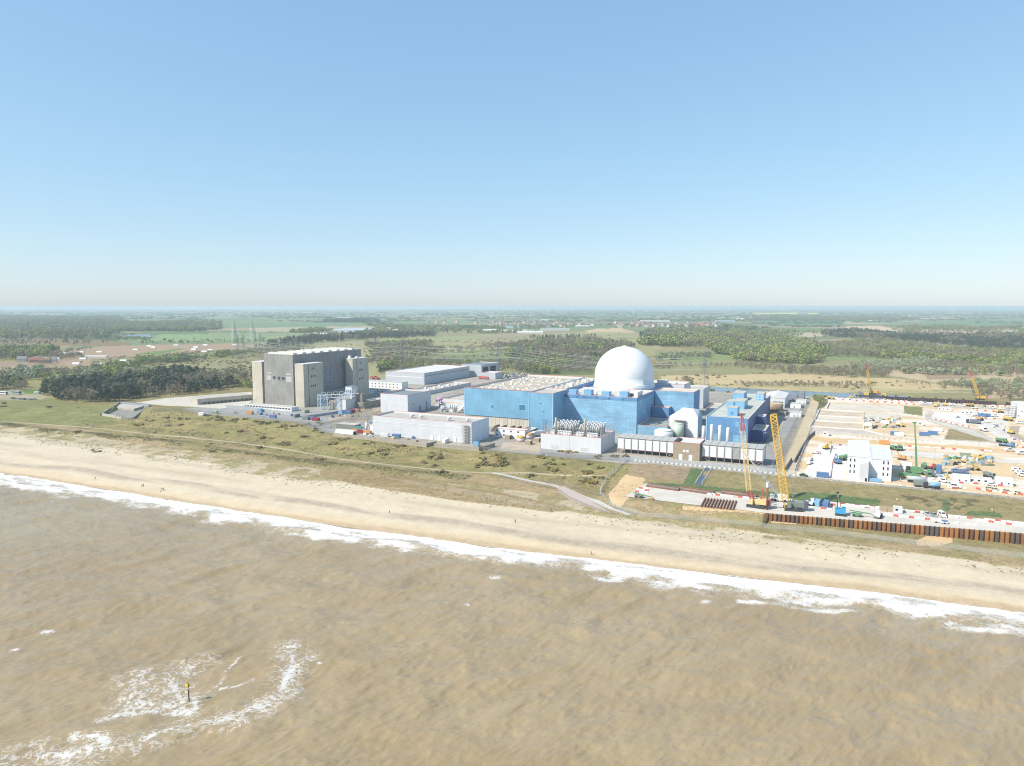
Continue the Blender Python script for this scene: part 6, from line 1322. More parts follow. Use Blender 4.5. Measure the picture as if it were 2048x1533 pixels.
# ---- tall white building on the works
o = thing('site_building', 'tall white windowed site building with a grey gabled porch on the works', 'building', 1.5, 421.2, 7)
wb, wh = 21.4, 12.0; dL = 50.0; dR = 36.0
M_wb = cladding('white_building_sheet', (.68, .685, .70), 1.0, 3.4, .02, .05, rough=.5, streak=.04)
part('wall', MB().box(0, 0, -.3, wb * .53, dL, wh).box(wb * .53 + .003, 0, -.3, wb, dR, wh - .6), M_wb, o)
part('roof', MB().hexa([(-.2, -.2, wh + .003), (wb * .53, -.2, wh + .003), (wb * .53, dL + .2, wh + .003), (-.2, dL + .2, wh + .003)], [(-.2, -.2, wh + .3), (wb * .53, -.2, wh + .9), (wb * .53, dL + .2, wh + .9), (-.2, dL + .2, wh + .3)]), cladding('white_roof_panel', (.66, .67, .69), 6, 12, .03, .12, mcol=(.55, .57, .6)), o)
part('roof', MB().hexa([(wb * .53 + .003, -.2, wh - .597), (wb + .2, -.2, wh - .597), (wb + .2, dR + .2, wh - .597), (wb * .53 + .003, dR + .2, wh - .597)], [(wb * .53 + .003, -.2, wh + .6), (wb + .2, -.2, wh - .2), (wb + .2, dR + .2, wh - .2), (wb * .53 + .003, dR + .2, wh + .6)]), MATS['white_roof_panel'], o)
for x in (1.2, 3.2, 17.2, 19.3):
    for z in (2.9, 6.0, 9.2):
        part('window', MB().box(x, -.08, z, x + .6, -.002, z + 1.6), M_gl, o)
part('porch', MB().hexa([(6.0, -5.5, -.3), (10.3, -5.5, -.3), (10.3, -.003, -.3), (6.0, -.003, -.3)], [(6.0, -5.5, 9.0), (10.3, -5.5, 10.6), (10.3, -.003, 10.6), (6.0, -.003, 9.0)]), cladding('pale_grey_porch', (.55, .555, .56), 1, 40, .02, .04), o)
part('door', MB().box(8.8, -5.56, 0, 9.8, -5.503, 1.9), M_dark, o)
for k in range(3): V('bluetanks', lambda: mk_container(C_LB, 2.4, 1.6), 1742 + k * 8, 963 + k * .8, 0, ['light blue crate at the foot of the tall white building, left', 'light blue crate at the foot of the tall white building, middle', 'light blue crate at the foot of the tall white building, right'][k], 'crate')
o = thing('sheeted_building', 'big white sheeted building with side scaffold at the right edge of the works', 'building', *P2(2033, 838), 7); part('wall', MB().box(0, 0, -.3, 40, 26, 11.5), M_wb, o); part('roof', MB().box(-.2, -.2, 11.503, 40.2, 26.2, 11.9), M_roofw, o); part('window', MB().box(3, -.06, 6, 3.8, -.002, 7), M_gl, o); part('window', MB().box(1, -.06, 2, 1.8, -.002, 3), M_gl, o)
g = MB()
for x in (-8, -5.5, -3, -.5):
    for y in (0, 3): g.bar((x, y, 0), (x, y, 10), .12)
for z in (2, 4, 6, 8, 10): g.box(-8, 0, z, -.4, 3, z + .15)
solid('scaffold', 'square scaffold tower left of the white sheeted building', 'scaffold', g, M_steel, *P2(2033, 838), 7)
# ================================================================ cranes, rigs, masts
def at_depth(px, py, yw):                    # point seen at the pixel, at world distance yw
    v = (py - CY) / F; d = ((px - CX) / F, CS - v * SN, -SN - v * CS); t = yw / d[1]
    return np.array((d[0] * t, yw, HC + d[2] * t))
def lattice(mb, A, B, w0, w1, n, rc, rb, skip_ends=False):
    A = np.array(A, float); B = np.array(B, float); d = (B - A) / np.linalg.norm(B - A); e1 = np.cross(d, (0, 1., .2)); e1 /= np.linalg.norm(e1); e2 = np.cross(d, e1)
    def c(t, k):
        w = (w0 + (w1 - w0) * t) / 2; s1, s2 = ((-1, -1), (1, -1), (1, 1), (-1, 1))[k]; return A + (B - A) * t + e1 * w * s1 + e2 * w * s2
    for k in range(4): mb.bar(c(0, k), c(1, k), rc)
    for i in range(n):
        a, b_ = i / n, (i + 1) / n
        for k in range(4):
            j = (k + 1) % 4; m_ = (a + b_) / 2
            mb.bar(c(a, k), c(m_, j), rb, 3).bar(c(m_, j), c(b_, k), rb, 3)
    return mb
def crawler(o, m_house, m_cw, rot):
    """tracks, house and counterweight of a crawler crane, facing local +x turned by rot"""
    def T(p): return (p[0] * math.cos(rot) - p[1] * math.sin(rot), p[0] * math.sin(rot) + p[1] * math.cos(rot), p[2])
    def bx(x0, y0, z0, x1, y1, z1): return MB().hexa([T((x0, y0, z0)), T((x1, y0, z0)), T((x1, y1, z0)), T((x0, y1, z0))], [T((x0, y0, z1)), T((x1, y0, z1)), T((x1, y1, z1)), T((x0, y1, z1))])
    for s_ in (-1, 1): part('track', bx(-4, s_ * 2.4 - .55, 0, 4, s_ * 2.4 + .55, 1.3), C_K, o)
    part('car_body', bx(-1.5, -1.8, .5, 1.5, 1.8, 1.5), C_GR, o)
    h_ = part('house', bx(-4.5, -1.6, 1.6, 2.0, 1.6, 3.9), m_house, o); part('cab', bx(1.2, 1.65, 1.6, 3.0, 3.0, 4.0), m_house, o); part('window', bx(3.003, 1.75, 2.3, 3.05, 2.9, 3.8), M_gl, o)
    part('counterweight', bx(-6.2, -1.9, 1.5, -4.503, 1.9, 4.2), m_cw, o)
    return T
def loc(o, p): q = np.array(p) - np.array(o.location); c, s = math.cos(-o.rotation_euler[2]), math.sin(-o.rotation_euler[2]); return (q[0] * c - q[1] * s, q[0] * s + q[1] * c, q[2])
CR_CREAM = plain('boom_cream', (.62, .48, .24), .5, .1); CR_YEL = plain('boom_yellow', (.63, .40, .07), .5, .1)
def world_thing(name, label, cat, px, py, z, group=None):
    x, y = ground_at(px, py, z); o = link(name, None); o.location = (x, y, z); o.rotation_euler = (0, 0, -AL); return tag(o, label, cat, group)
# red and cream crane
o = world_thing('crawler_crane', 'red and cream lattice boom crawler crane on the works pad', 'crane', 1513, 1014, 6.63); yw = o.location.y
crawler(o, CR_CREAM, C_R, math.pi - .1)
p0 = at_depth(1504, 998, yw); p1 = at_depth(1498, 982, yw); p2 = at_depth(1486, 862, yw + 4); p3 = at_depth(1484, 834, yw + 5); p4 = at_depth(1480, 827, yw + 5)
L_ = lambda p: loc(o, p)
part('boom_foot', lattice(MB(), L_(p0), L_(p1), 1.2, 2.1, 3, .17, .12), C_R, o)
part('boom', lattice(MB(), L_(p1), L_(p2), 2.0, 1.9, 18, .13, .085), CR_CREAM, o)
part('boom_head', lattice(MB(), L_(p2), L_(p3), 1.9, .9, 6, .15, .11).bar(L_(p3), L_(p4), .5), C_R, o)
q0 = at_depth(1516, 1004, yw); q1 = at_depth(1527, 988, yw); q2 = at_depth(1525, 978, yw)
part('mast', MB().bar(L_(q0), L_(q1), .3).bar(L_(q1), L_(q2), .5), C_R, o); part('pendant', MB().bar(L_(q1), L_(p2), .05, 3), M_steel, o)
# big yellow crane
o = world_thing('crawler_crane', 'big yellow lattice boom crawler crane beside the sheet pile wall', 'crane', 1586, 1020, 6.63); yw = o.location.y
crawler(o, C_GR, plain('slate_weight', (.10, .11, .14), .6), math.pi + .2)
p0 = at_depth(1575, 1018, yw); p1 = at_depth(1571, 1000, yw); p2 = at_depth(1549, 845, yw + 4); p3 = at_depth(1547, 830, yw + 4)
part('boom_foot', MB().bar(L_(p0 + np.array((-.9, 0, 0))), L_(p1 + np.array((-1.2, 0, 0))), .35).bar(L_(p0 + np.array((.9, 0, 0))), L_(p1 + np.array((1.2, 0, 0))), .35), CR_YEL, o)
part('boom', lattice(MB(), L_(p1), L_(p2), 2.9, 2.7, 20, .19, .12), CR_YEL, o); part('boom_head', lattice(MB(), L_(p2), L_(p3), 2.7, 2.6, 2, .25, .18).bar(L_(p3 + np.array((-1.3, 0, 0))), L_(p3 + np.array((1.3, 0, .3))), .4), CR_YEL, o)
q0 = at_depth(1580, 1008, yw); q1 = at_depth(1588, 988, yw + 1); part('mast', MB().bar(L_(q0 + np.array((-.8, 0, 0))), L_(q1), .2).bar(L_(q0 + np.array((1.4, 0, 0))), L_(q1), .2).bar(L_(q1), L_(q1 + np.array((.6, 0, .4))), .45), M_steel, o)
for s_ in (-.6, .6): part('pendant', MB().bar(L_(q1), L_(p2 + np.array((s_, 0, 0))), .05, 3), M_steel, o)
# white telescopic crane
o = world_thing('mobile_crane', 'white telescopic mobile crane leaning left between the lattice cranes', 'crane', 1562, 1003, 6.63); yw = o.location.y
part('carrier', MB().box(-5, -1.4, .6, 5, 1.4, 1.6), C_W, o); wheels(o, (-4, -2.5, 2, 3.6), 1.3, .65, .4); part('cab', MB().box(-5, -1.3, 1.603, -3, 1.3, 2.9), C_W, o); part('turntable', MB().box(-1.5, -1.3, 1.603, 2.8, 1.3, 3.6), C_W, o); part('window', MB().box(-5.06, -1.1, 1.9, -5.003, 1.1, 2.7), M_gl, o)
p0 = at_depth(1560, 996, yw); p1 = at_depth(1534, 962, yw); p2 = at_depth(1515, 938, yw); p3 = at_depth(1486, 903, yw)
part('boom_section', MB().bar(L_(p0), L_(p1), .75), C_W, o); part('boom_section', MB().bar(L_(p1), L_(p2), .52), C_W, o); part('boom_section', MB().bar(L_(p2), L_(p3), .34), C_W, o); part('ram', MB().bar(L_(at_depth(1566, 1000, yw)), L_(at_depth(1562, 985, yw)), .35), C_W, o)
# brown tube pile held upright
o = world_thing('drill_pipe', 'upright rusty pipe with a white vibrating head between the cranes', 'pipe', 1534, 1020, 6.63); yw = o.location.y
part('pipe', MB().bar((0, 0, 0), L_(at_depth(1535, 975, yw)), .42, 10), M_rust, o, True); part('vibro_head', MB().bar(L_(at_depth(1535, 975, yw)), L_(at_depth(1535, 966, yw)), .7, 8), C_W, o)
# piling rig
o = world_thing('piling_rig', 'blue piling rig with a tall dark mast at the edge of the pad', 'piling rig', 1681, 1031, 6.63); yw = o.location.y
for s_ in (-1, 1): part('track', MB().box(-2.2, s_ * 1.2 - .4, 0, 2.2, s_ * 1.2 + .4, .9), C_K, o)
part('house', MB().box(-2.4, -1.3, 1.0, 2.0, 1.3, 3.1), plain('rig_blue', (.05, .3, .55), .4), o); part('cab', MB().box(.4, 1.35, 1.0, 2.0, 2.5, 3.4), plain('rig_blue', (.05, .3, .55)), o); part('window', MB().box(2.003, 1.5, 1.9, 2.05, 2.4, 3.2), M_gl, o)
part('mast', MB().bar(L_(at_depth(1674, 1033, yw)), L_(at_depth(1675, 986, yw)), .32), C_K, o); part('crown', MB().bar(L_(at_depth(1674, 986, yw)), L_(at_depth(1678, 985, yw)), .5), C_K, o); part('hammer', MB().bar(L_(at_depth(1676, 995, yw)), L_(at_depth(1676, 988, yw)), .5), C_GR, o)
part('hose', MB().bar(L_(at_depth(1677, 992, yw)), L_(at_depth(1683, 1006, yw)), .14).bar(L_(at_depth(1683, 1006, yw)), L_(at_depth(1679, 1018, yw)), .14), C_K, o)
# green boom lift, green crane
o = world_thing('boom_lift', 'green boom lift lying low beside the piling rig', 'boom lift', 1714, 1033, 6.63); part('chassis', MB().box(-2, -1.2, .5, 2, 1.2, 1.4), C_G, o); wheels(o, (-1.3, 1.3), 1.1, .5, .4); part('boom', MB().bar((-3, 0, 2.4), (5.5, 0, 1.8), .28).bar((5.5, 0, 1.8), (7.2, 0, .6), .2), C_G, o); part('basket', MB().box(7, -.8, .2, 8.2, .8, 1.2), C_GR, o)
o = world_thing('boom_lift', 'green boom lift at the left end of the pad beside stacked barriers', 'boom lift', 1278, 995, 6.63); part('chassis', MB().box(-2, -1.2, .5, 2, 1.2, 1.4), C_GR, o); wheels(o, (-1.3, 1.3), 1.1, .5, .4); part('boom', MB().bar((-3, 0, 2.2), (6.5, -1.5, 1.2), .28), C_G, o); part('basket', MB().box(6.2, -2.2, .2, 7.4, -.6, 1.2), C_O, o)
o = world_thing('mobile_crane', 'green telescopic crane with an upright boom on the sandy works', 'crane', 1834, 948, 7.1); yw = o.location.y
part('carrier', MB().box(-6, -1.5, .7, 7, 1.5, 1.8), C_G, o); wheels(o, (-5, -3.4, 2.4, 4, 5.6), 1.35, .7, .45); part('turntable', MB().box(-3.5, -1.4, 1.803, 3, 1.4, 3.6), C_G, o); part('cab', MB().box(5, -1.4, 1.803, 7, 1.4, 3.0), C_G, o); part('window', MB().box(7.003, -1.2, 2.1, 7.06, 1.2, 2.9), M_gl, o); part('counterweight', MB().box(-5.4, -1.5, 1.9, -3.503, 1.5, 3.8), C_K, o)
for x in (-5, 6): part('outrigger', MB().box(x - .3, -4.2, .4, x + .3, 4.2, .8), C_K, o)
p0 = at_depth(1833, 940, yw); p1 = at_depth(1832, 894, yw); p2 = at_depth(1830.5, 870, yw); p3 = at_depth(1829.5, 846, yw)
part('boom_section', MB().bar(L_(p0), L_(p1), .75), C_G, o); part('boom_section', MB().bar(L_(p1), L_(p2), .58), plain('olive_green', (.16, .3, .07)), o); part('boom_section', MB().bar(L_(p2), L_(p3), .45), C_G, o); part('boom_head', MB().bar(L_(p3), L_(p3 + np.array((-1.2, 0, .1))), .5).bar(L_(p3), L_(p3 + np.array((.9, 0, .1))), .4), C_G, o)
o = world_thing('trailer', 'long green low trailer with yellow skirt below the green crane', 'trailer', 1820, 956, 7.1); part('deck', MB().hexa([(-5.5, -1.3, .6), (6.5, -1.3, .4), (6.5, 1.3, .4), (-5.5, 1.3, .6)], [(-5.5, -1.3, 2.6), (3.5, -1.3, 2.4), (3.5, 1.3, 2.4), (-5.5, 1.3, 2.6)]), C_G, o); part('skirt', MB().box(-5.5, -1.36, .3, 6, -1.303, .9), C_Y, o); wheels(o, (-4, -2.8), 1.1, .5, .3)
o = world_thing('boom_section_stack', 'blue lattice crane boom sections stacked on the works', 'crane boom', 1918, 947, 7.1)
for k in range(2): part('boom_section', lattice(MB(), (-4 + k * 1, k * 1.8, 1.0), (4 + k, k * 1.8, 1.2), 1.5, 1.5, 6, .13, .09), C_B, o)
part('jib', MB().bar((-4, 0, 1.6), (1, 0, 4.0), .25).bar((2, 0, 2), (9, 1, 4.6), .2), C_B, o)
# distant cranes and barge
for (px, py, tx, ty, l, mid) in ((1745, 789, 1732, 727, 'distant yellow crane with a red jib tip standing on the barge', 2.8), (1960, 800, 1940, 741, 'distant yellow crane with a red jib tip at the right of the drain', 6.0)):
    o = world_thing('crawler_crane', l, 'crane', px, py, mid); yw = o.location.y
    crawler(o, CR_YEL, C_R, math.pi); p0 = at_depth(px - 2, py - 4, yw); pe = at_depth(tx, ty, yw); pm_ = p0 + (pe - p0) * .78; pl_ = p0 + (pe - p0) * .12
    part('boom_foot', lattice(MB(), L_(p0), L_(pl_), 1.6, 2.2, 3, .22, .16), C_R, o); part('boom', lattice(MB(), L_(pl_), L_(pm_), 2.2, 2.0, 14, .2, .14), CR_YEL, o); part('boom_head', lattice(MB(), L_(pm_), L_(pe), 2.0, .9, 5, .22, .16), C_R, o)
o = world_thing('barge', 'flat dark works barge carrying a crane on the drain', 'barge', 1744, 793, 1.9); part('hull', MB().box(-16, -4, -.5, 16, 8, .85), C_K, o); part('deck_house', MB().box(-14, 1, .853, -10, 5, 4.6), C_GR, o); part('deck_house', MB().box(9, 1, .853, 14, 5, 3.6), C_Y, o); part('engine_house', MB().box(-8, 2, .853, -3, 6, 3.4), C_Y, o); part('spud', MB().bar((-2, 7, -1), (-2, 7, 9), .5), C_K, o)
# sea marker
o = world_thing('sea_marker', 'black steel pile with a yellow daymark box and ladder standing in the sea', 'marker pile', 379.5, 1411, -.2); yw = o.location.y
tp = loc(o, at_depth(376.5, 1380, yw)); part('pile', MB().bar((0, 0, -3), tp, .15, 10), plain('pile_black', (.02, .018, .02), .6), o, True)
t2 = loc(o, at_depth(375.8, 1372, yw)); part('daymark', MB().box(t2[0] - .52, t2[1] - .3, t2[2] - .25, t2[0] + .22, t2[1] + .3, t2[2] + .5), plain('daymark_yellow', (.72, .48, .03), .5, .05), o)
part('lamp', MB().lathe([(.1, 0), (.1, .25), (.05, .4)], 8, (t2[0] - .25, t2[1], t2[2] + .5)), C_K, o); part('mast', MB().bar((t2[0] + .32, t2[1], t2[2] - 1), (t2[0] + .32, t2[1], t2[2] + .85), .05), C_K, o)
ld = MB(); ld.bar((.42, -.1, .1), (t2[0] + .42, -.1, t2[2] - .4), .035, 4).bar((.2, -.1, .1), (t2[0] + .24, -.1, t2[2] - .4), .03, 4)
for k in range(12):
    t = k / 12; ld.bar((.2 + t2[0] * t, -.1, .1 + (t2[2] - .5) * t), (.42 + t2[0] * t, -.1, .1 + (t2[2] - .5) * t), .025, 4)
part('ladder', ld, plain('ladder_rust', (.3, .16, .07), .8), o)
# lamp posts
lp = None
for k, (px, py, h) in enumerate(((644, 838, 12), (711, 850, 12), (723, 838, 11), (773, 830, 10), (465, 805, 10), (340, 797, 8), (372, 791, 8), (407, 783, 8), (433, 781, 8), (302, 803, 8), (1526, 886, 7), (1869, 922, 9), (2028, 962, 9), (1636, 802, 10), (1554, 795, 14), (1545, 795, 14))):
    u, w = P2(px, py); g = MB().bar((0, 0, 0), (0, 0, h), .12, 6, 0, .08).bar((0, 0, h), (1.4, -.4, h + .1), .08, 4)
    o = thing('lamp_post', 'thin grey lamp post with a single arm on the station and works yards', 'lamp post', u, w, 7, 0, 'lamp posts on the yards'); part('pole', g, M_steel, o); part('lamp_head', MB().box(1.2, -.6, h, 2.0, -.2, h + .25), M_steelw, o)
o = world_thing('flag_marker', 'tall red and white striped marker pole beside the tall white building', 'marker pole', 1801, 968, 8.3)
for k in range(4): part('band', MB().bar((0, 0, k * .9), (0, 0, k * .9 + .9), .3 - k * .06, 8), C_R if k % 2 else C_W, o)
# small red and white warning signs on the bank
for k, (px, py) in enumerate(((612, 865), (612, 884), (654, 884), (698, 887), (745, 892), (788, 898), (840, 904), (890, 912), (942, 922), (996, 932), (1132, 906), (1094, 914), (566, 847), (1660, 1016), (1795, 1003), (1985, 1024))):
    x, y, z = at(px, py); o = link('warning_sign', None); o.location = (x, y, z); o.rotation_euler = (0, 0, -AL); tag(o, 'little red and white warning sign on a post in the grass', 'sign', 'warning signs on the grass')
    part('post', MB().bar((0, .04, 0), (0, .04, 1.3), .04, 5), M_steel, o); part('board', MB().box(-.45, -.02, .7, .05, .0, 1.35), C_W, o); part('board', MB().box(.053, -.02, .7, .4, .0, 1.35), C_R, o)
# ---- pylons and lines
M_pyl = plain('pylon_steel', (.20, .22, .235), .5, .1)
def pylon_mesh(h=46.0, narrow=1.0):
    m_ = MB(); r = .12
    def c(z, k):
        w = np.interp(z, [0, h * .45, h * .62, h], [4.6, 2.2, 1.6, .5]) * narrow; s1, s2 = ((-1, -1), (1, -1), (1, 1), (-1, 1))[k]; return (s1 * w, s2 * w, z)
    lv = [0, 5, 10, 14.5, 18.5, 22, 25, 28, 31, 34, 37, 40, 43, 46]
    for a, b_ in zip(lv[:-1], lv[1:]):
        for k in range(4):
            j = (k + 1) % 4; m_.bar(c(a, k), c(b_, k), r).bar(c(a, k), c(b_, j), .06, 3).bar(c(a, j), c(b_, k), .06, 3).bar(c(b_, k), c(b_, j), .06, 3)
    return m_
def arm_mesh(z, L):
    m_ = MB()
    for s_ in (-1, 1): m_.bar((0, -1, z), (s_ * L, 0, z), .14).bar((0, 1, z), (s_ * L, 0, z), .14).bar((0, 0, z + 2.4), (s_ * L, 0, z), .12)
    return m_
body_m = pylon_mesh().mesh('tower', M_pyl); arms = [(25, 8.2), (32, 10), (39, 7)]
arm_ms = [arm_mesh(z, L).mesh('cross_arm', M_pyl) for z, L in arms]
PY = [('a', 1408, 776, 'lattice pylon standing right of the white dome', .5), ('b', 1034, 748, 'lattice pylon behind the turbine hall, right of a pair', .5), ('c', 996, 746, 'lattice pylon behind the turbine hall, left of a pair', .5), ('d', 805, 743, 'lattice pylon behind the grey warehouse', .5), ('e', 750, 727, 'lattice pylon beside the far concrete tower', .5), ('f', 522, 720, 'lattice pylon partly hidden by the concrete reactor hall', .7), ('g', 488, 722, 'near lattice pylon left of the reactor hall, right of a pair', .7), ('h', 476, 724, 'near lattice pylon left of the reactor hall, left of a pair', .7), ('i', 511, 697, 'distant lattice pylon beyond the reactor hall, right one', .6), ('j', 472, 690, 'distant lattice pylon beyond the reactor hall, left one', .6), ('k', 506, 671, 'farthest lattice pylon in the fields, right one', .6), ('l', 470, 668, 'farthest lattice pylon in the fields, left one', .6)]
PP = {}
for key, px, py, l, rot in PY:
    x, y, z = at(px, py); o = link('pylon', None); o.location = (x, y, z); o.rotation_euler = (0, 0, rot); tag(o, l, 'pylon', 'pylons'); link('tower', body_m, o)
    for m_ in arm_ms: link('cross_arm', m_, o)
    PP[key] = o
cu = plain('conductor', (.5, .52, .53), .4)
for a, b_ in (('a', 'b'), ('a', 'c'), ('b', 'e'), ('c', 'd'), ('d', 'g'), ('e', 'h'), ('e', 'f'), ('g', 'i'), ('h', 'j'), ('f', 'i'), ('i', 'k'), ('j', 'l')):
    A_, B_ = PP[a], PP[b_]
    for (z, L) in arms:
        for s_ in (-1, 1):
            ends = []
            for Q in (A_, B_):
                r_ = Q.rotation_euler[2]; ends.append(np.array((Q.location.x + s_ * L * math.cos(r_), Q.location.y + s_ * L * math.sin(r_), Q.location.z + z - 1.5)))
            n = 16; m_ = MB(); sag = np.linalg.norm(ends[1] - ends[0]) * .028; pts = [ends[0] + (ends[1] - ends[0]) * k / n - np.array((0, 0, 4 * sag * (k / n) * (1 - k / n))) for k in range(n + 1)]
            r_ = .085 * max(1, ends[0][1] / 1000)
            for p, q in zip(pts[:-1], pts[1:]): m_.bar(p, q, r_, 3)
            o = link('power_cable', m_.mesh('power_cable', cu)); tag(o, 'thin power cable strung between lattice pylons', 'cable', 'power cables between the pylons')
# ---- people
M_skin = plain('skin', (.45, .28, .2), .6)
def person(px, py, label, jacket, trousers, rot=0.0, walk=.25):
    x, y, z = at(px, py); o = link('person', None); o.location = (x, y, z); o.rotation_euler = (0, 0, rot); tag(o, label, 'person')
    J = [(0, 0, .95), (0, 0, 1.2), (0, 0, 1.42), (0, 0, 1.52), (0, .02, 1.66), (.2, 0, 1.4), (.27, walk * .4, 1.12), (.25, walk * .8, .88), (-.2, 0, 1.4), (-.27, -walk * .4, 1.12), (-.25, -walk * .8, .88), (.1, 0, .9), (.1, -walk * .5, .5), (.1, -walk, .08), (.1, -walk + .16, .04), (-.1, 0, .9), (-.1, walk * .6, .5), (-.1, walk, .08), (-.1, walk + .16, .04)]
    E = [(0, 1), (1, 2), (2, 3), (3, 4), (2, 5), (5, 6), (6, 7), (2, 8), (8, 9), (9, 10), (0, 11), (11, 12), (12, 13), (13, 14), (0, 15), (15, 16), (16, 17), (17, 18)]
    Rd = [.14, .15, .14, .06, .105, .07, .05, .04, .07, .05, .04, .09, .07, .05, .045, .09, .07, .05, .045]
    def sk(nm, keep, grow, mat):
        ids = sorted(keep); mp = {a: i for i, a in enumerate(ids)}; me = bpy.data.meshes.new(nm); me.from_pydata([J[i] for i in ids], [(mp[a], mp[b_]) for a, b_ in E if a in mp and b_ in mp], []); me.materials.append(mat)
        c = link(nm, me, o); md = c.modifiers.new('s', 'SKIN'); 
        for i, a in enumerate(ids): me.skin_vertices[0].data[i].radius = (Rd[a] + grow, (Rd[a] + grow) * .8)
        me.skin_vertices[0].data[0].use_root = True; sb_ = c.modifiers.new('d', 'SUBSURF'); sb_.levels = 1; sb_.render_levels = 1; return c
    sk('body', range(19), 0, M_skin); sk('jacket', [0, 1, 2, 5, 6, 8, 9], .03, jacket); sk('trousers', [0, 11, 12, 13, 15, 16, 17], .02, trousers)
    part('hair', MB().lathe([(.11, 1.66), (.115, 1.72), (.07, 1.79), (.01, 1.8)], 10), plain('dark_hair', (.05, .035, .025), .8), o, True)
DK = plain('dark_cloth', (.04, .04, .05), .9); NV = plain('navy_cloth', (.05, .07, .14), .9); RD = plain('red_cloth', (.5, .04, .03), .9); KH = plain('khaki_cloth', (.22, .19, .13), .9); GY = plain('grey_cloth', (.25, .26, .3), .9)
person(190.5, 959.5, 'person in dark red jacket walking alone near the surf at the left', plain('maroon_cloth', (.2, .05, .05), .9), DK, 1.2)
person(284, 975, 'person in dark clothes walking on the beach, left of a pair', DK, NV, 1.0); person(287.5, 974.5, 'person in dark clothes walking on the beach, right of a pair', NV, DK, 1.0, -.25)
person(324, 981.5, 'person in black coat walking with a dog on the beach', DK, DK, 1.1); person(327.5, 981.8, 'person in grey jacket beside the dog walker on the beach', GY, DK, 1.1, -.25)
person(778.8, 1027.5, 'person in bright red coat walking on the pale beach', RD, DK, 1.3); person(1030.5, 1046, 'person in khaki standing on the upper beach', KH, DK, .4, .1); person(1182.6, 1111, 'person in grey walking close to the surf', GY, KH, 1.2); person(1823.3, 918, 'person in dark work clothes on the sandy works', DK, DK, .3)
x, y, z = at(321, 984.5); o = link('dog', None); o.location = (x, y, z); o.rotation_euler = (0, 0, 2.6); tag(o, 'dark dog trotting ahead of two walkers on the beach', 'dog')
dj = [(0, 0, .42), (.28, 0, .46), (.45, 0, .58), (.6, 0, .6), (.25, .09, .25), (.27, .09, .03), (.25, -.09, .25), (.3, -.09, .03), (-.22, 0, .43), (-.25, .09, .27), (-.32, .09, .17), (-.28, .09, .03), (-.22, -.09, .27), (-.3, -.09, .17), (-.24, -.09, .03), (-.4, 0, .5)]
de = [(0, 1), (1, 2), (2, 3), (1, 4), (4, 5), (1, 6), (6, 7), (0, 8), (8, 9), (9, 10), (10, 11), (8, 12), (12, 13), (13, 14), (8, 15)]
me = bpy.data.meshes.new('body'); me.from_pydata(dj, de, []); me.materials.append(DK); c = link('body', me, o); c.modifiers.new('s', 'SKIN')
for i, r_ in enumerate((.13, .14, .09, .06, .05, .035, .05, .035, .11, .06, .035, .03, .06, .035, .03, .025)): me.skin_vertices[0].data[i].radius = (r_, r_)
me.skin_vertices[0].data[0].use_root = True; c.modifiers.new('d', 'SUBSURF').render_levels = 1
# ================================================================ vegetation
def foliage(name, c1, c2, tint=.35, trans=.0):
    m, nt, b = nodes_of(name); oi = N(nt, 'ShaderNodeObjectInfo')
    va = N(nt, 'ShaderNodeVertexColor', layer_name='tone')
    c = mixc(nt, oi.outputs['Random'], tuple(c1), tuple(c2))
    c = mixc(nt, 1.0, c, va.outputs[0], 'MULTIPLY')
    nt.links.new(c, b.inputs['Base Color']); b.inputs['Roughness'].default_value = .8; b.inputs['Specular IOR Level'].default_value = .15
    MATS[name] = m; return m
FO = {'pine': foliage('pine_needles', (.058, .082, .05), (.10, .122, .07)), 'bare': foliage('bare_twigs', (.29, .245, .17), (.185, .18, .11)), 'leaf': foliage('spring_leaves', (.31, .33, .10), (.14, .185, .07)),
      'willow': foliage('sage_leaves', (.33, .35, .22), (.26, .30, .17)), 'gorse': foliage('gorse_leaves', (.19, .175, .085), (.26, .215, .12)), 'bloom': foliage('gorse_bloom', (.42, .27, .03), (.32, .22, .04)), 'clump': foliage('far_trees', (.09, .12, .06), (.17, .18, .09)), 'grass': foliage('dry_grass', (.36, .31, .17), (.25, .23, .11))}
M_bark = plain('bark', (.12, .095, .07), .9, .2, 2)
def leaves(centers, radii, per, size, rs, elong=1.0, flat=1.0, tones=(.72, 1.28), shell=.55):
    V, Fc, T = [], [], []
    k = 0
    for c, r in zip(centers, radii):
        tone = rs.uniform(*tones)
        n = per
        d = rs.normal(size=(n, 3)); d /= np.linalg.norm(d, axis=1)[:, None]
        p = c + d * r * (shell + (1 - shell) * rs.rand(n, 1)) * np.array((1, 1, flat))
        nn_ = d + .5 * rs.normal(size=(n, 3)) + np.array((0, 0, .35)); nn_ /= np.linalg.norm(nn_, axis=1)[:, None]
        a = np.cross(nn_, rs.normal(size=(n, 3))); a /= np.linalg.norm(a, axis=1)[:, None] + 1e-9
        b_ = np.cross(nn_, a)
        s = size * (.6 + .8 * rs.rand(n, 1))
        q = np.stack([p - a * s - b_ * s * elong, p + a * s - b_ * s * elong, p + a * s + b_ * s * elong, p - a * s + b_ * s * elong], 1)
        V.append(q.reshape(-1, 3)); T.append(np.repeat(tone * (.85 + .3 * rs.rand(n)), 4)); k += n
    V = np.concatenate(V); T = np.concatenate(T); Fc = np.arange(len(V)).reshape(-1, 4)
    return V, Fc, T
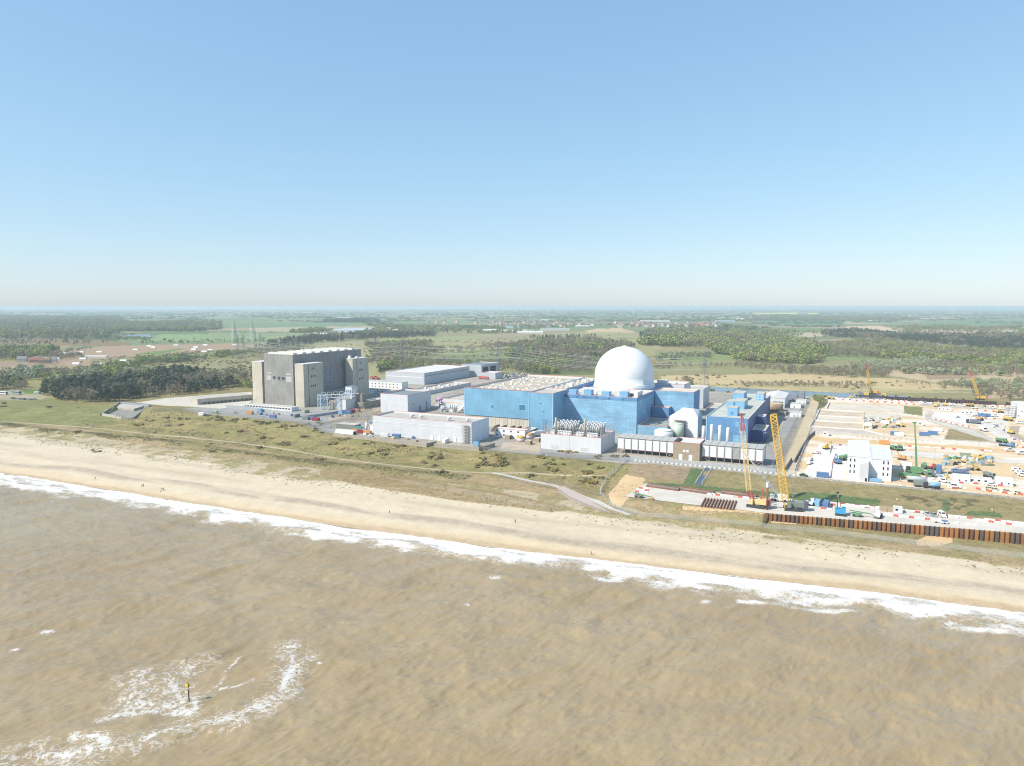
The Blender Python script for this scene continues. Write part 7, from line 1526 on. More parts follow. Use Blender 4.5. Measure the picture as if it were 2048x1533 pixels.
def leaf_mesh(name, V, Fc, T, mat, extra=None, mats=None):
    me = bpy.data.meshes.new(name); verts = V.tolist(); faces = Fc.tolist(); mi = [0] * len(faces)
    if extra is not None:
        n = len(verts); verts += [list(v) for v in extra.v]; faces += [[i + n for i in f] for f in extra.f]; mi += [1] * len(extra.f); T = np.concatenate([T, np.ones(len(extra.v))])
    me.from_pydata(verts, [], faces); me.materials.append(mat)
    if extra is not None: me.materials.append(M_bark)
    me.polygons.foreach_set('material_index', np.array(mi, np.int32))
    a = me.color_attributes.new('tone', 'FLOAT_COLOR', 'POINT'); a.data.foreach_set('color', np.stack([T, T, T, np.ones(len(T))], 1).astype(np.float32).ravel()); me.update(); return me
def crown(kind, seed, q=1.0):
    """crown of a tree of unit height; returns leaf arrays and the trunk"""
    rs = np.random.RandomState(seed); t = MB()
    if kind == 'pine':
        n = 15; z = rs.uniform(.2, .94, n); r = np.minimum(.3, (1.15 - z) * .42); an = rs.uniform(0, 6.28, n)
        c = np.stack([np.cos(an) * r * rs.uniform(.3, 1, n), np.sin(an) * r * rs.uniform(.3, 1, n), z], 1); rad = .085 + .06 * rs.rand(n); L = leaves(c, rad, int(26 * q), .034 / q ** .5, rs, .6, .55)
    elif kind == 'bare':
        n = 16; an = rs.uniform(0, 6.28, n); z = rs.uniform(.4, .9, n); r = .34 * np.sqrt(np.clip(1 - ((z - .62) / .4) ** 2, 0, 1)) * rs.uniform(.4, 1, n)
        c = np.stack([np.cos(an) * r, np.sin(an) * r, z], 1); L = leaves(c, .1 + .05 * rs.rand(n), int(26 * q), .04 / q ** .5, rs, .2, 1.0, (.7, 1.35), .1)
    else:
        n = 15; an = rs.uniform(0, 6.28, n); z = rs.uniform(.3, .88, n); r = .44 * np.sqrt(np.clip(1 - ((z - .5) / .5) ** 2, 0, 1)) * rs.uniform(.35, 1, n)
        c = np.stack([np.cos(an) * r, np.sin(an) * r, z], 1); L = leaves(c, .13 + .08 * rs.rand(n), int(26 * q), .04 / q ** .5, rs, .7)
    t.bar((0, 0, -.03), (rs.uniform(-.02, .02), 0, .5), .022, 5, 0, .013)
    for k in range(5 if kind != 'pine' else 3):
        i = rs.randint(len(c)); t.bar((0, 0, .28 + .05 * k), tuple(c[i]), .011, 4, 0, .004)
    if kind == 'pine': t.bar((0, 0, .45), (0, 0, .93), .013, 5, 0, .004)
    return L, t
TREE = {}
hidden = {}
for kind in ('pine', 'bare', 'leaf', 'willow'):
    cl_ = bpy.data.collections.new(kind + '_kinds'); hidden[kind] = cl_; TREE[kind] = []
    for s in range(5):
        (L, t) = crown(kind, s * 7 + len(kind) * 31); TREE[kind].append((leaf_mesh('crown', *L, FO[kind]), t.mesh('trunk', M_bark)))
        (L2, t2) = crown(kind, s * 7 + len(kind) * 31 + 3, .45); o = bpy.data.objects.new('tree_' + kind, leaf_mesh('tree', *L2, FO[kind], t2)); cl_.objects.link(o)
def bush_mesh(seed, bloom):
    rs = np.random.RandomState(seed); n = 9; an = rs.uniform(0, 6.28, n); r = rs.uniform(.1, .8, n)
    c = np.stack([np.cos(an) * r, np.sin(an) * r * .8, .22 + .3 * rs.rand(n) * (1 - r * .5)], 1)
    L = leaves(c, .3 + .12 * rs.rand(n), 22, .11, rs, .7, .7); me = leaf_mesh('bush', *L, FO['gorse'])
    if bloom:
        me.materials.append(FO['bloom']); mi = np.zeros(len(me.polygons), np.int32); mi[rs.rand(len(mi)) < bloom] = 1; me.polygons.foreach_set('material_index', mi)
    return me
BUSH = [bush_mesh(k, 0) for k in range(4)]; GORSE = [bush_mesh(10 + k, .3) for k in range(3)]
cl_ = bpy.data.collections.new('bush_kinds'); hidden['bush'] = cl_
for me in BUSH + GORSE[:2]: cl_.objects.link(bpy.data.objects.new('bush', me))
cl_ = bpy.data.collections.new('clump_kinds'); hidden['clump'] = cl_
for s in range(5):
    rs = np.random.RandomState(s + 90); n = 9; an = rs.uniform(0, 6.28, n); r = rs.uniform(0, 1.2, n); c = np.stack([np.cos(an) * r * 1.4, np.sin(an) * r * .6, .3 + .35 * rs.rand(n)], 1)
    cl_.objects.link(bpy.data.objects.new('clump', leaf_mesh('clump', *leaves(c, .35 + .15 * rs.rand(n), 12, .2, rs, .7, .9), FO['clump'])))
cl_ = bpy.data.collections.new('tuft_kinds'); hidden['tuft'] = cl_
for s in range(4):
    rs = np.random.RandomState(s + 190); n = 3; c = np.stack([rs.uniform(-.4, .4, n), rs.uniform(-.4, .4, n), .15 + 0 * rs.rand(n)], 1)
    cl_.objects.link(bpy.data.objects.new('tuft', leaf_mesh('tuft', *leaves(c, .3 + .1 * rs.rand(n), 9, .2, rs, .3, .8), FO['grass'])))
def scatter(name, pts, sc, kind, label, seed=0, zs=1.0):
    pts = np.asarray(pts, float); n = len(pts); rs = np.random.RandomState(seed)
    me = bpy.data.meshes.new(name); me.vertices.add(n); me.vertices.foreach_set('co', pts.ravel())
    for nm, tp, arr in (('sc', 'FLOAT', np.asarray(sc, np.float32)), ('rt', 'FLOAT', rs.uniform(0, 6.28, n).astype(np.float32)), ('ix', 'INT', rs.randint(0, 100, n).astype(np.int32))):
        me.attributes.new(nm, tp, 'POINT').data.foreach_set('value', arr)
    o = link(name, me); o['kind'] = 'stuff'; tag(o, label, 'trees' if kind not in ('tuft', 'bush') else ('grass' if kind == 'tuft' else 'bushes'))
    g = bpy.data.node_groups.new(name, 'GeometryNodeTree'); g.interface.new_socket('Geometry', in_out='INPUT', socket_type='NodeSocketGeometry'); g.interface.new_socket('Geometry', in_out='OUTPUT', socket_type='NodeSocketGeometry')
    gi = g.nodes.new('NodeGroupInput'); go = g.nodes.new('NodeGroupOutput'); ip = g.nodes.new('GeometryNodeInstanceOnPoints'); ci = g.nodes.new('GeometryNodeCollectionInfo')
    ci.inputs['Collection'].default_value = hidden[kind]; ci.inputs['Separate Children'].default_value = True; ci.inputs['Reset Children'].default_value = True
    def att(nm, tp): a = g.nodes.new('GeometryNodeInputNamedAttribute'); a.data_type = tp; a.inputs['Name'].default_value = nm; return a.outputs[0]
    cx = g.nodes.new('ShaderNodeCombineXYZ'); g.links.new(att('rt', 'FLOAT'), cx.inputs['Z'])
    ip.inputs['Pick Instance'].default_value = True
    cs_ = g.nodes.new('ShaderNodeCombineXYZ'); s_ = att('sc', 'FLOAT'); mm = g.nodes.new('ShaderNodeMath'); mm.operation = 'MULTIPLY'; g.links.new(s_, mm.inputs[0]); mm.inputs[1].default_value = zs
    g.links.new(s_, cs_.inputs[0]); g.links.new(s_, cs_.inputs[1]); g.links.new(mm.outputs[0], cs_.inputs[2])
    g.links.new(gi.outputs[0], ip.inputs['Points']); g.links.new(ci.outputs[0], ip.inputs['Instance']); g.links.new(att('ix', 'INT'), ip.inputs['Instance Index']); g.links.new(cx.outputs[0], ip.inputs['Rotation']); g.links.new(cs_.outputs[0], ip.inputs['Scale']); g.links.new(ip.outputs[0], go.inputs[0])
    o.modifiers.new('spread', 'NODES').node_group = g; return o
RS = np.random.RandomState(5)
def fill(poly, spacing, jit=.9, thr=None, nsc=90.):
    """points inside a photo outline laid on the ground, evenly spread in the world"""
    W_ = np.array([ground_at(*p, 5) for p in poly]); x0, y0 = W_.min(0); x1, y1 = W_.max(0)
    nx_, ny_ = int((x1 - x0) / spacing) + 1, int((y1 - y0) / spacing) + 1
    X, Y = np.meshgrid(x0 + np.arange(nx_) * spacing, y0 + np.arange(ny_) * spacing); X = (X + RS.uniform(-jit, jit, X.shape) * spacing).ravel(); Y = (Y + RS.uniform(-jit, jit, Y.shape) * spacing).ravel()
    am = .02 * Y; k = inpoly(X + am * (fbm(X / 70, Y / 70, 3, 221) - .5) * 2.4, Y + 1.6 * am * (fbm(X / 70, Y / 70, 3, 222) - .5) * 2.4, W_); X, Y = X[k], Y[k]
    if thr is not None: f = fbm(X / nsc, Y / nsc, 3, 207); X, Y = X[f > thr], Y[f > thr]
    return X, Y
STANDS = {k: [] for k in ('pine', 'bare', 'leaf', 'willow')}
def wood(poly, spacing, h, mixk, thr=None):
    X, Y = fill(poly, spacing, .8, thr); ks = list(mixk); pr_ = np.array([mixk[k] for k in ks], float); pr_ /= pr_.sum()
    f = fbm(X / 60, Y / 60, 3, 209); ch = np.clip(((f - .25) * 2 + RS.uniform(-.2, .2, len(X))), 0, .999); cum = np.cumsum(pr_)
    for i, k in enumerate(ks):
        lo = cum[i - 1] if i else 0; m = (ch >= lo) & (ch < cum[i])
        if m.any(): STANDS[k].append(np.stack([X[m], Y[m], h * RS.uniform(.7, 1.2, m.sum())], 1))
wood([(95, 792), (150, 778), (282, 772), (300, 800), (240, 811), (180, 812), (105, 806)], 7.6, 14, {'pine': 5, 'bare': 1})
wood([(-260, 768), (50, 768), (56, 788), (-260, 792)], 10, 12, {'pine': 2, 'leaf': 1, 'bare': 1})
wood([(300, 778), (380, 770), (460, 768), (462, 778), (420, 788), (300, 804)], 8.5, 13, {'bare': 3, 'pine': 1.2})
wood([(95, 775), (250, 760), (520, 752), (515, 768), (370, 770), (160, 778), (95, 790)], 10, 12, {'bare': 3, 'leaf': 1})
wood([(250, 762), (330, 752), (420, 752), (400, 768), (290, 775)], 9, 13, {'pine': 2, 'bare': 1})
wood([(28, 750), (85, 746), (90, 760), (40, 766)], 9, 10, {'willow': 1}); wood([(162, 752), (205, 748), (205, 762), (165, 770)], 9, 11, {'willow': 1}); wood([(100, 768), (135, 764), (138, 778), (105, 782)], 8, 9, {'willow': 1}); wood([(235, 746), (380, 744), (380, 750), (235, 752)], 10, 8, {'willow': 1})
wood([(-260, 752), (28, 752), (40, 768), (-260, 770)], 10, 10, {'willow': 1, 'leaf': 2, 'bare': 2}); wood([(85, 748), (235, 745), (235, 756), (95, 768)], 10, 10, {'bare': 2, 'leaf': 1})
wood([(455, 776), (510, 772), (512, 780), (460, 783)], 9, 9, {'leaf': 1})
wood([(195, 738), (260, 734), (260, 742), (195, 746)], 10, 9, {'leaf': 2, 'bare': 1}); wood([(252, 726), (370, 718), (372, 726), (255, 736)], 11, 9, {'leaf': 1})
wood([(-260, 702), (85, 704), (95, 716), (80, 722), (-260, 724)], 12, 12, {'leaf': 3, 'bare': 1})
wood([(90, 712), (190, 698), (190, 701), (92, 716)], 12, 7, {'bare': 1})
wood([(112, 716), (150, 712), (160, 720), (118, 724)], 10, 8, {'leaf': 1, 'bare': 1})
wood([(-400, 634), (232, 634), (230, 680), (-400, 684)], 19, 13, {'leaf': 2.6, 'pine': 1.3, 'bare': 1.6}, .40)
wood([(232, 649), (420, 647), (422, 664), (235, 667)], 17, 13, {'leaf': 2, 'pine': 1.6, 'bare': 1})
wood([(0, 683), (262, 684), (262, 690), (0, 692)], 20, 7, {'bare': 1, 'pine': 1}, .48); wood([(230, 670), (320, 683), (460, 682), (560, 678), (560, 684), (250, 692)], 17, 6, {'leaf': 1, 'bare': 1}, .42)
wood([(262, 736), (462, 708), (600, 697), (600, 701), (462, 713), (262, 741)], 9, 6, {'leaf': 1, 'bare': 2})
wood([(545, 692), (575, 682), (625, 676), (700, 672), (880, 669), (880, 676), (700, 682), (612, 690), (552, 698)], 13, 13, {'pine': 3, 'bare': 1})
wood([(500, 693), (620, 686), (625, 705), (520, 712)], 16, 6, {'pine': 2, 'bare': 1}, .45)
wood([(590, 664), (650, 661), (650, 667), (592, 669)], 14, 9, {'pine': 1, 'leaf': 1}); wood([(650, 641), (735, 640), (735, 648), (650, 648)], 16, 13, {'pine': 1}); wood([(760, 655), (1080, 658), (1080, 668), (700, 671)], 20, 10, {'leaf': 2, 'pine': 1, 'bare': 1}, .46)
wood([(740, 692), (850, 688), (880, 700), (870, 714), (740, 726)], 12, 10, {'bare': 3, 'leaf': 1.2, 'pine': .8}, .36); wood([(735, 728), (800, 722), (965, 732), (965, 742), (740, 748)], 10, 8, {'bare': 3, 'leaf': 1})
wood([(745, 735), (765, 735), (768, 750), (745, 752)], 8, 11, {'pine': 1, 'leaf': 1}); wood([(880, 700), (1000, 690), (1010, 705), (900, 716)], 14, 8, {'bare': 1}, .5)
wood([(960, 730), (1190, 722), (1190, 748), (1060, 752), (1000, 744), (960, 742)], 9, 9, {'bare': 2.4, 'leaf': 1.4})
wood([(1000, 694), (1190, 682), (1262, 690), (1250, 705), (1190, 720), (1050, 722), (1010, 705)], 11, 11, {'bare': 3, 'pine': 1, 'leaf': 1}, .34); wood([(1060, 676), (1190, 674), (1190, 684), (1070, 690)], 20, 9, {'pine': 1}, .5)
wood([(1285, 676), (1300, 666), (1400, 664), (1560, 676), (1640, 690), (1640, 712), (1600, 718), (1480, 712), (1400, 697), (1290, 694)], 12, 13, {'leaf': 3, 'bare': 2, 'pine': .5}, .3); wood([(1430, 702), (1640, 695), (1640, 726), (1560, 726), (1480, 720)], 11, 13, {'leaf': 3, 'bare': 1})
wood([(1282, 672), (1315, 668), (1318, 690), (1285, 692)], 10, 14, {'pine': 1}); wood([(1310, 715), (1420, 708), (1420, 716), (1310, 724)], 11, 8, {'willow': 1.3, 'bare': 1})
wood([(1660, 664), (1720, 661), (1800, 670), (2150, 675), (2150, 706), (1960, 699), (1900, 690), (1760, 680), (1660, 674)], 13, 14, {'pine': 6, 'bare': 1})
wood([(1640, 690), (1760, 681), (1900, 700), (2200, 710), (2200, 738), (1900, 722), (1760, 714), (1640, 712)], 12, 11, {'bare': 3, 'leaf': 1.3})
wood([(1700, 729), (1860, 714), (1882, 724), (1790, 737), (1710, 742)], 9, 7, {'willow': 1.6, 'bare': 1}); wood([(1560, 738), (1760, 735), (1780, 752), (1700, 752), (1560, 750)], 8.5, 8, {'bare': 1}); wood([(1780, 736), (1920, 728), (2200, 742), (2200, 752), (1950, 748), (1800, 745)], 9, 9, {'bare': 3, 'leaf': 1, 'willow': 1})
wood([(1900, 762), (2200, 752), (2200, 800), (2000, 796), (1890, 776)], 8, 7, {'bare': 3, 'willow': 1}, .36); wood([(1310, 730), (1500, 726), (1640, 734), (1640, 742), (1480, 740), (1310, 738)], 8.5, 6, {'bare': 1}, .36)
wood([(1490, 764), (1600, 764), (1760, 768), (1760, 775), (1600, 771), (1490, 769)], 6, 5, {'bare': 1}); wood([(1780, 758), (1880, 766), (1870, 778), (1780, 772)], 7, 6, {'bare': 1}, .4)
wood([(1372, 760), (1395, 758), (1398, 772), (1374, 774)], 8, 9, {'bare': 1, 'leaf': 1}); wood([(1420, 770), (1432, 770), (1432, 778), (1420, 778)], 5, 5, {'leaf': 1}); wood([(1640, 796), (1656, 795), (1650, 812), (1634, 818)], 4, 3, {'bare': 1, 'leaf': 1})
wood([(1310, 664), (1560, 662), (1700, 668), (1640, 676), (1400, 663)], 22, 10, {'leaf': 2, 'pine': 1, 'bare': 1}, .45)
wood([(1800, 652), (2150, 655), (2150, 668), (1800, 664)], 22, 11, {'leaf': 2, 'bare': 2, 'pine': 1}, .42); wood([(1500, 634), (1800, 634), (1800, 640), (1500, 642)], 26, 12, {'leaf': 1, 'bare': 2}, .42)
NEAR = {'pine': (95, 'dark green pine tree in the woods behind the station'), 'bare': (95, 'bare brownish tree without leaves in the woods around the station'), 'leaf': (70, 'fresh green leafy tree in the woods around the station'), 'willow': (40, 'pale sage green willow in the scrub behind the station')}
LBL = {'pine': 'dark pine woods spread over the country behind', 'bare': 'bare brown woodland and scrub spread over the country behind', 'leaf': 'fresh green woodland spread over the country behind', 'willow': 'pale sage willow scrub behind the station'}
for k, lst in STANDS.items():
    A_ = np.concatenate(lst); A_ = A_[np.argsort(A_[:, 1])]
    pxq, _ = proj(A_[:, 0], A_[:, 1], 8); vis = (pxq > -5) & (pxq < 2053); A_ = np.concatenate([A_[vis], A_[~vis]]); nn, lab = NEAR[k]
    for i, (x, y, h) in enumerate(A_[:nn]):
        o = link(k + '_tree' if k != 'bare' and k != 'leaf' else ('bare_tree' if k == 'bare' else 'leafy_tree'), None); o.location = (x, y, H1(x, y) - .1); o.rotation_euler = (0, 0, RS.uniform(0, 6.28)); o.scale = (h * RS.uniform(.9, 1.25),) * 2 + (h,)
        tag(o, lab, 'tree', k + ' trees near the station'); cm, tm = TREE[k][i % 5]; link('crown', cm, o); link('trunk', tm, o)
    B_ = A_[nn:]; B_ = B_[(B_[:, 1] < 1500) | (RS.rand(len(B_)) < .72)]; B_[:, 2] *= np.interp(B_[:, 1], [900, 1500, 3500], [1.0, 1.3, 1.5]) if k != 'pine' else 1.1
    scatter(k + '_woodland', np.stack([B_[:, 0], B_[:, 1], height(B_[:, 0], B_[:, 1]) - .1], 1), B_[:, 2], k, LBL[k], 3)
# far hedges and copses
nf = 26000; fx = RS.uniform(-420, 2460, nf); fy = 618.1 + 45 * RS.rand(nf) ** 1.7
X, Y = ground_at(fx, fy, 6); f = fbm(X / 420, Y / 420, 4, 301)
keep = (f > np.interp(fy, [619, 626, 640, 662], [.36, .44, .50, .58])) 
for poly in ([(440, 650), (720, 645), (760, 668), (420, 672)], [(1150, 656), (1290, 657), (1290, 668), (1150, 669)], [(1690, 651), (1800, 651), (1800, 664), (1690, 664)], [(940, 654), (1150, 654), (1150, 668), (940, 668)], [(1505, 625), (1640, 625), (1640, 629.5), (1505, 629.5)], [(300, 668), (512, 668), (512, 684), (300, 684)]):
    keep &= ~inpoly(fx, fy, poly)
X, Y = X[keep], Y[keep]; scatter('far_woodland', np.stack([X, Y, height(X, Y) - 1], 1), np.clip(7 + Y / 1500, 8, 15) * RS.uniform(.6, 1.25, len(X)), 'clump', 'hedges and copses fading into the distance', 4, .75)
# heath bushes far and near
Q = [fill(p, s, .9, t, 40) for p, s, t in (([(180, 716), (520, 698), (520, 745), (180, 746)], 13, .46), ([(620, 690), (1000, 678), (1250, 668), (1260, 690), (1000, 700), (760, 712), (640, 708)], 19, .52), ([(760, 700), (1180, 700), (1180, 730), (760, 735)], 16, .55), ([(1320, 740), (1700, 740), (1900, 770), (1700, 790), (1330, 788)], 15, .58))]
X = np.concatenate([q[0] for q in Q]); Y = np.concatenate([q[1] for q in Q]); scatter('heath_bushes', np.stack([X, Y, height(X, Y) - .2], 1), RS.uniform(1.3, 3.4, len(X)), 'bush', 'dark gorse bushes dotted over the heath behind the station', 6)
# bushes on the bank
bc = [(520, 846, 12, 3, 0, 9), (545, 848, 12, 3, 1, 6), (560, 856, 20, 5, 0, 9), (590, 852, 14, 4, 0, 7), (625, 850, 20, 4, 0, 12), (640, 862, 14, 5, 0, 8), (608, 874, 10, 2, 0, 4), (570, 889, 16, 4, 1, 9), (535, 876, 14, 3, 0, 5), (470, 866, 18, 5, 0, 6), (425, 836, 22, 7, 0, 16), (415, 842, 10, 4, 1, 5), (340, 838, 9, 2, 0, 3), (300, 842, 12, 2, 0, 5), (365, 840, 10, 4, 0, 5), (280, 851, 8, 1, 1, 4), (345, 851, 18, 3, 0, 8), (470, 842, 25, 6, 0, 12), (690, 878, 16, 4, 1, 9), (666, 889, 8, 2, 1, 5), (740, 887, 14, 2, 0, 6), (801, 894, 9, 2, 1, 6), (745, 909, 10, 3, 0, 6), (770, 905, 16, 5, 0, 10), (870, 912, 18, 8, 0, 14), (850, 926, 10, 3, 0, 4), (870, 933, 5, 1, 0, 2), (697, 912, 4, 1, 0, 2),
      (985, 914, 34, 9, 1, 26), (985, 928, 36, 6, 0, 26), (960, 932, 20, 3, 0, 10), (1088, 914, 12, 5, 1, 8), (1096, 928, 12, 4, 0, 8), (1068, 933, 6, 3, 0, 3), (1096, 938, 6, 2, 1, 4), (1112, 942, 5, 1, 1, 3), (1130, 905, 26, 2, 1, 14), (1107, 921, 6, 1, 0, 2), (1130, 929, 4, 1, 0, 2), (1180, 930, 7, 2, 0, 4), (1198, 916, 8, 3, 0, 4), (1204, 938, 5, 1, 0, 2), (1182, 946, 16, 3, 1, 9), (1178, 966, 22, 6, 1, 18), (1200, 956, 10, 4, 1, 6), (1064, 953, 10, 2, 0, 5), (1131, 958, 5, 1, 0, 2), (1240, 914, 16, 2, 0, 8), (885, 946, 14, 3, 0, 7), (635, 920, 10, 3, 0, 5), (525, 897, 8, 1, 0, 3), (422, 889, 6, 1, 0, 2), (308, 868, 3, 1, 0, 1), (10, 807, 6, 1, 0, 3), (5, 813, 8, 1, 0, 3), (98, 814, 4, 1, 0, 2), (155, 817, 4, 1, 0, 2), (190, 904, 10, 3, 0, 5), (160, 866, 14, 3, 0, 6), (440, 904, 20, 3, 0, 9)]
gi = 0
for (px, py, rx, ry, bl, n) in bc:
    for k in range(max(1, round(n * .66))):
        a = rnd.uniform(0, 6.28); r = math.sqrt(rnd.random()); qx, qy = px + rx * r * math.cos(a), py + ry * r * math.sin(a)
        if gi >= 300: break
        x, y, z = at(qx, qy); yl = bl and rnd.random() < .42; o = link('gorse_bush', (GORSE if yl else BUSH)[gi % (3 if yl else 4)]); s = rnd.uniform(1.2, 2.8); o.location = (x, y, z - .25); o.rotation_euler = (0, 0, rnd.uniform(0, 6)); o.scale = (s * 1.15, s, s * .95)
        tag(o, 'yellow flowering gorse bush in a thicket on the grassy bank' if yl else 'dark low bush in a thicket on the grassy bank', 'bush', 'flowering gorse on the grassy bank' if yl else 'dark bushes on the grassy bank'); gi += 1
# rough grass and beach tufts
nt_ = 20000; u = RS.uniform(-640, 130, nt_); w = RS.uniform(300, 404, nt_); X, Y = XY(u, w); f = fbm(u / 22, w / 8, 3, 401); px_, py_ = proj(X, Y, 5)
d_ = w - shore(u); k = (f > .45) & (d_ > np.interp(u, [-600, -300, -100, 100], [70, 66, 60, 56])) & ~((u > -97) & (w > 331) & (w < 366)) & (px_ > -60) & (px_ < 2110)
k &= ~((u < -112) & (w < 352) & (f < .55)); X, Y, = X[k], Y[k]
scatter('rough_grass', np.stack([X, Y, height(X, Y) - .05], 1), RS.uniform(.3, .8, len(X)), 'tuft', 'rough dry grass tussocks over the bank and dunes', 8, .8)
nt_ = 2600; u = RS.uniform(-640, 130, nt_); off = np.interp(u, [-600, -450, -300, -150, -60, 120], [62, 62, 54, 55, 42, 44]); w = shore(u) + off + RS.normal(size=nt_) * 5 + 2; f = fbm(u / 16, w / 6, 3, 403); k = f > .46; X, Y = XY(u[k], w[k])
scatter('beach_grass', np.stack([X, Y, height(X, Y) - .05], 1), RS.uniform(.3, 1.0, len(X)), 'tuft', 'sparse clumps of marram along the top of the beach', 9, .8)
u = RS.uniform(-620, -190, 5000); w = 338 + 4 * np.sin(u / 40) + RS.normal(size=5000) * 3.4; k = fbm(u / 15, w / 6, 3, 411) > .46; X, Y = XY(u[k], w[k])
scatter('marram_grass', np.stack([X, Y, height(X, Y) - .05], 1), RS.uniform(.5, 1.3, len(X)), 'tuft', 'pale marram grass along the low dune ridge', 11, .9)
u = RS.uniform(-560, -112, 5200); w = RS.uniform(352, 432, 5200); f = fbm(u / 20, w / 12, 3, 413); k = (f > .56) & (w < left_crest(u) + 1); X, Y = XY(u[k], w[k])
scatter('low_scrub', np.stack([X, Y, height(X, Y) - .15], 1), RS.uniform(.3, 1.0, len(X)), 'bush', 'low heather and bramble scrub over the grassy bank', 12, .8)
# ================================================================ country buildings
def gable(L, d, h, r):
    m_ = MB(); m_.box(-L / 2, -d / 2, -.5, L / 2, d / 2, h, 0); z = h + .003
    m_.face([(-L / 2 - .3, -d / 2 - .3, z), (L / 2 + .3, -d / 2 - .3, z), (L / 2 + .3, 0, h + r), (-L / 2 - .3, 0, h + r)], 1).face([(L / 2 + .3, d / 2 + .3, z), (-L / 2 - .3, d / 2 + .3, z), (-L / 2 - .3, 0, h + r), (L / 2 + .3, 0, h + r)], 1)
    m_.face([(-L / 2, d / 2, z), (-L / 2, -d / 2, z), (-L / 2, 0, h + r)], 0).face([(L / 2, -d / 2, z), (L / 2, d / 2, z), (L / 2, 0, h + r)], 0); return m_
RW = [plain('house_wall_white', (.55, .54, .5), .8), plain('house_wall_brick', (.33, .22, .16), .9), plain('house_wall_cream', (.48, .43, .34), .8)]; RT = [plain('roof_red', (.28, .13, .085), .9), plain('roof_slate', (.2, .2, .21), .8), plain('roof_brown', (.2, .14, .1), .9)]
HM = [gable(14, 9, 5.5, 4).mesh('house', [RW[i % 3], RT[j % 3]]) for i in range(3) for j in range(3)]
for k in range(170):
    t = rnd.random(); px = rnd.gauss(1040, 95) if t < .6 else rnd.uniform(1230, 1440); py = rnd.uniform(643, 656) if t < .6 else rnd.uniform(646, 656)
    x, y, z = at(px, py); o = link('house', HM[rnd.randrange(9)]); o.location = (x, y, z); o.rotation_euler = (0, 0, rnd.uniform(0, 3.14)); s = rnd.uniform(.9, 1.5); o.scale = (s, s, s); tag(o, 'small pitched roof house among trees in the distant town', 'house', 'houses of the distant town')
SH = [(982, 664, 60, 22, 8, M_wplain, 'white block shed at the left end of the distant business park'), (1035, 664, 120, 14, 5, M_roofw, 'long low white shed in the middle of the distant business park'), (1060, 667, 90, 14, 5, C_W, 'low white shed at the front of the distant business park'), (1025, 657, 70, 20, 8, plain('mint_roof', (.4, .5, .48)), 'mint roofed shed behind the distant business park'), (1110, 662, 110, 18, 6, M_roofw, 'long pale shed right of the distant business park'), (1165, 655, 60, 16, 7, M_roofw, 'pale shed beside the bare building site in the distant town'), (1310, 645, 170, 30, 9, M_roofw, 'very long pale warehouse beyond the distant town'), (1450, 645, 110, 30, 9, plain('grey_roof', (.4, .43, .46)), 'grey shed far beyond the marshes'), (1395, 652, 60, 14, 8, RT[0], 'terrace of red roofed houses right of the distant town'), (1090, 642, 60, 16, 7, M_roofw, 'pale shed at the far side of the distant town'), (1480, 640, 50, 14, 7, M_wplain, 'small white farm building far to the right'), (1850, 640, 60, 14, 6, M_wplain, 'white farm shed in the far fields at the right'), (1735, 643, 60, 12, 5, M_wplain, 'white cottage row in the far fields at the right'), (690, 637, 120, 14, 5, M_roofw, 'long pale far shed beyond the fields left of centre'), (80, 631, 300, 30, 4, M_roofw, 'pale polytunnels on the far skyline at the left'), (830, 666, 40, 14, 6, M_wplain, 'white farm building between dark hedges'), (790, 665, 20, 14, 9, RW[2], 'pale gabled barn between dark hedges'), (655, 670, 60, 8, 3, M_roofw, 'low pale barn in the fields above the reactor hall')]
for px, py, L, d, h, m_, l in SH:
    x, y, z = at(px, py); g = MB(); g.box(-L / 2, -d / 2, -1, L / 2, d / 2, h).hexa([(-L / 2 - .4, -d / 2 - .4, h + .003), (L / 2 + .4, -d / 2 - .4, h + .003), (L / 2 + .4, d / 2 + .4, h + .003), (-L / 2 - .4, d / 2 + .4, h + .003)], [(-L / 2 - .4, -.5, h + 2.2), (L / 2 + .4, -.5, h + 2.2), (L / 2 + .4, .5, h + 2.2), (-L / 2 - .4, .5, h + 2.2)])
    o = link('shed', g.mesh('shed', m_)); o.location = (x, y, z); o.rotation_euler = (0, 0, rnd.uniform(-.15, .15)); tag(o, l, 'shed')
x, y, z = at(1005, 646); o = link('water_tower', MB().lathe([(3, 0), (3, 16), (6, 19), (6, 25), (3, 28)], 16).mesh('water_tower', RW[1])); o.location = (x, y, z); tag(o, 'small reddish tower rising over the distant town', 'tower')
x, y, z = at(1588, 626); o = link('water_tower', MB().lathe([(6, 0), (6, 26), (13, 32), (13, 44), (4, 48)], 16).mesh('water_tower', RW[2])); o.location = (x, y, z); tag(o, 'pale water tower on the far skyline at the right', 'tower')
ark = MB(); nseg = 8
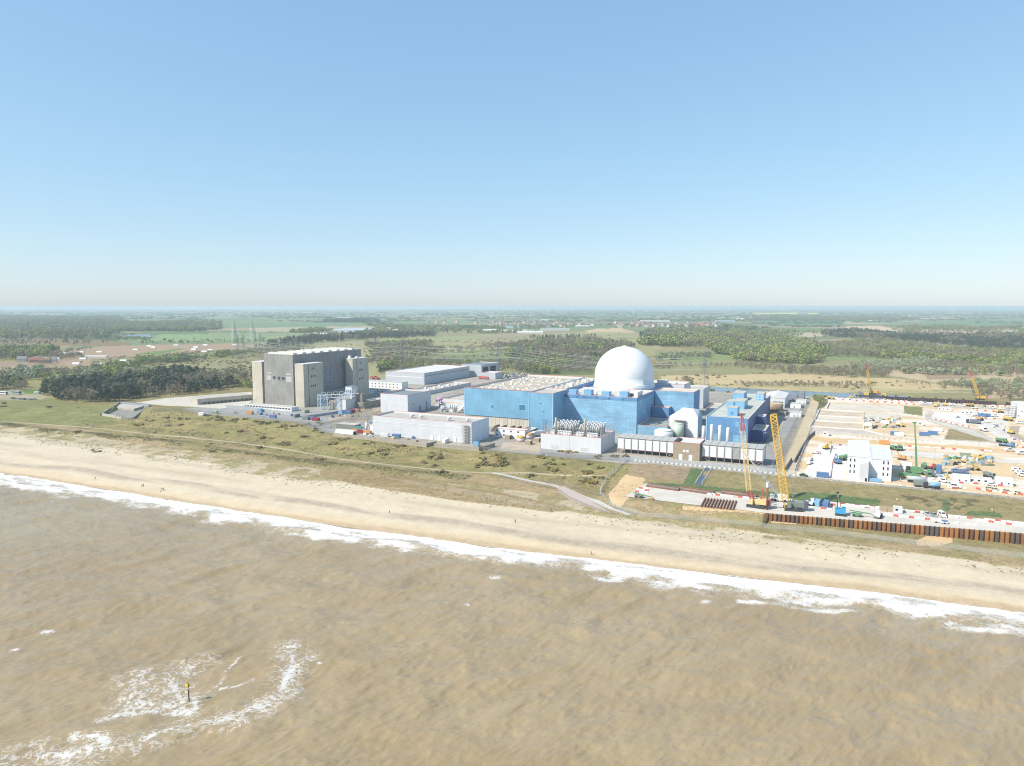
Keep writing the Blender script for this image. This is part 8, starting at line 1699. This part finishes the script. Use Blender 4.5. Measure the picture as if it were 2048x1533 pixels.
for i in range(nseg):
    a, b_ = math.pi * i / nseg, math.pi * (i + 1) / nseg; ark.face([(-5.5, -2.6 * math.cos(a), 2.8 * math.sin(a)), (5.5, -2.6 * math.cos(a), 2.8 * math.sin(a)), (5.5, -2.6 * math.cos(b_), 2.8 * math.sin(b_)), (-5.5, -2.6 * math.cos(b_), 2.8 * math.sin(b_))])
for s_ in (-5.5, 5.5): ark.face([(s_, -2.6 * math.cos(math.pi * i / nseg), 2.8 * math.sin(math.pi * i / nseg)) for i in (range(nseg + 1) if s_ > 0 else range(nseg, -1, -1))])
am = ark.mesh('pig_shelter', plain('white_tin', (.66, .68, .7), .5))
for X_, Y_ in ((105, 375), (234, 400), (325, 375), (328, 392), (405, 432), (525, 425), (648, 420), (798, 418), (288, 460), (337, 448), (340, 472), (362, 470), (450, 472), (665, 473), (612, 513), (787, 516), (990, 489), (1143, 467), (1348, 447), (1085, 400), (1195, 371), (1228, 381), (1408, 365), (1475, 435), (1552, 398), (1568, 380), (1643, 363), (1635, 415), (1684, 402), (1880, 360)):
    x, y, z = at(X_ / 4, 600 + Y_ / 4 + .6); o = link('pig_shelter', am); o.location = (x, y, z); o.rotation_euler = (0, 0, rnd.uniform(-.2, .2)); tag(o, 'white arched pig shelter out on the bare brown field', 'shelter', 'pig shelters on the brown field')
x, y, z = at(192, 715.5); o = link('barn', gable(42, 7, 2.2, 1.5).mesh('barn', [RW[0], M_roofw])); o.location = (x, y, z); tag(o, 'long low white barn in the middle of the pig field', 'barn')
for px, py, L, mw_, mr_, l in ((74, 725.5, 20, RW[1], RT[0], 'farm barn with a dark red roof at the edge of the pig field'), (105, 725.5, 13, RW[0], RT[1], 'white gabled farmhouse with a dark roof by the pig field'), (90, 727, 16, RW[1], RT[2], 'brown roofed farm building between barn and white farmhouse'), (45, 724, 14, RW[2], RT[1], 'small grey roofed farm shed left of the red barn')):
    x, y, z = at(px, py); o = link('farm_building', None); o.location = (x, y, z); o.rotation_euler = (0, 0, .3); tag(o, l, 'farm building'); g = gable(L, 9, 5, 4.5); gw = MB(); gr_ = MB()
    for f_, m_ in zip(g.f, g.m): (gr_ if m_ == 1 else gw).face([g.v[i] for i in f_])
    part('wall', gw, mw_, o); part('roof', gr_, mr_, o)
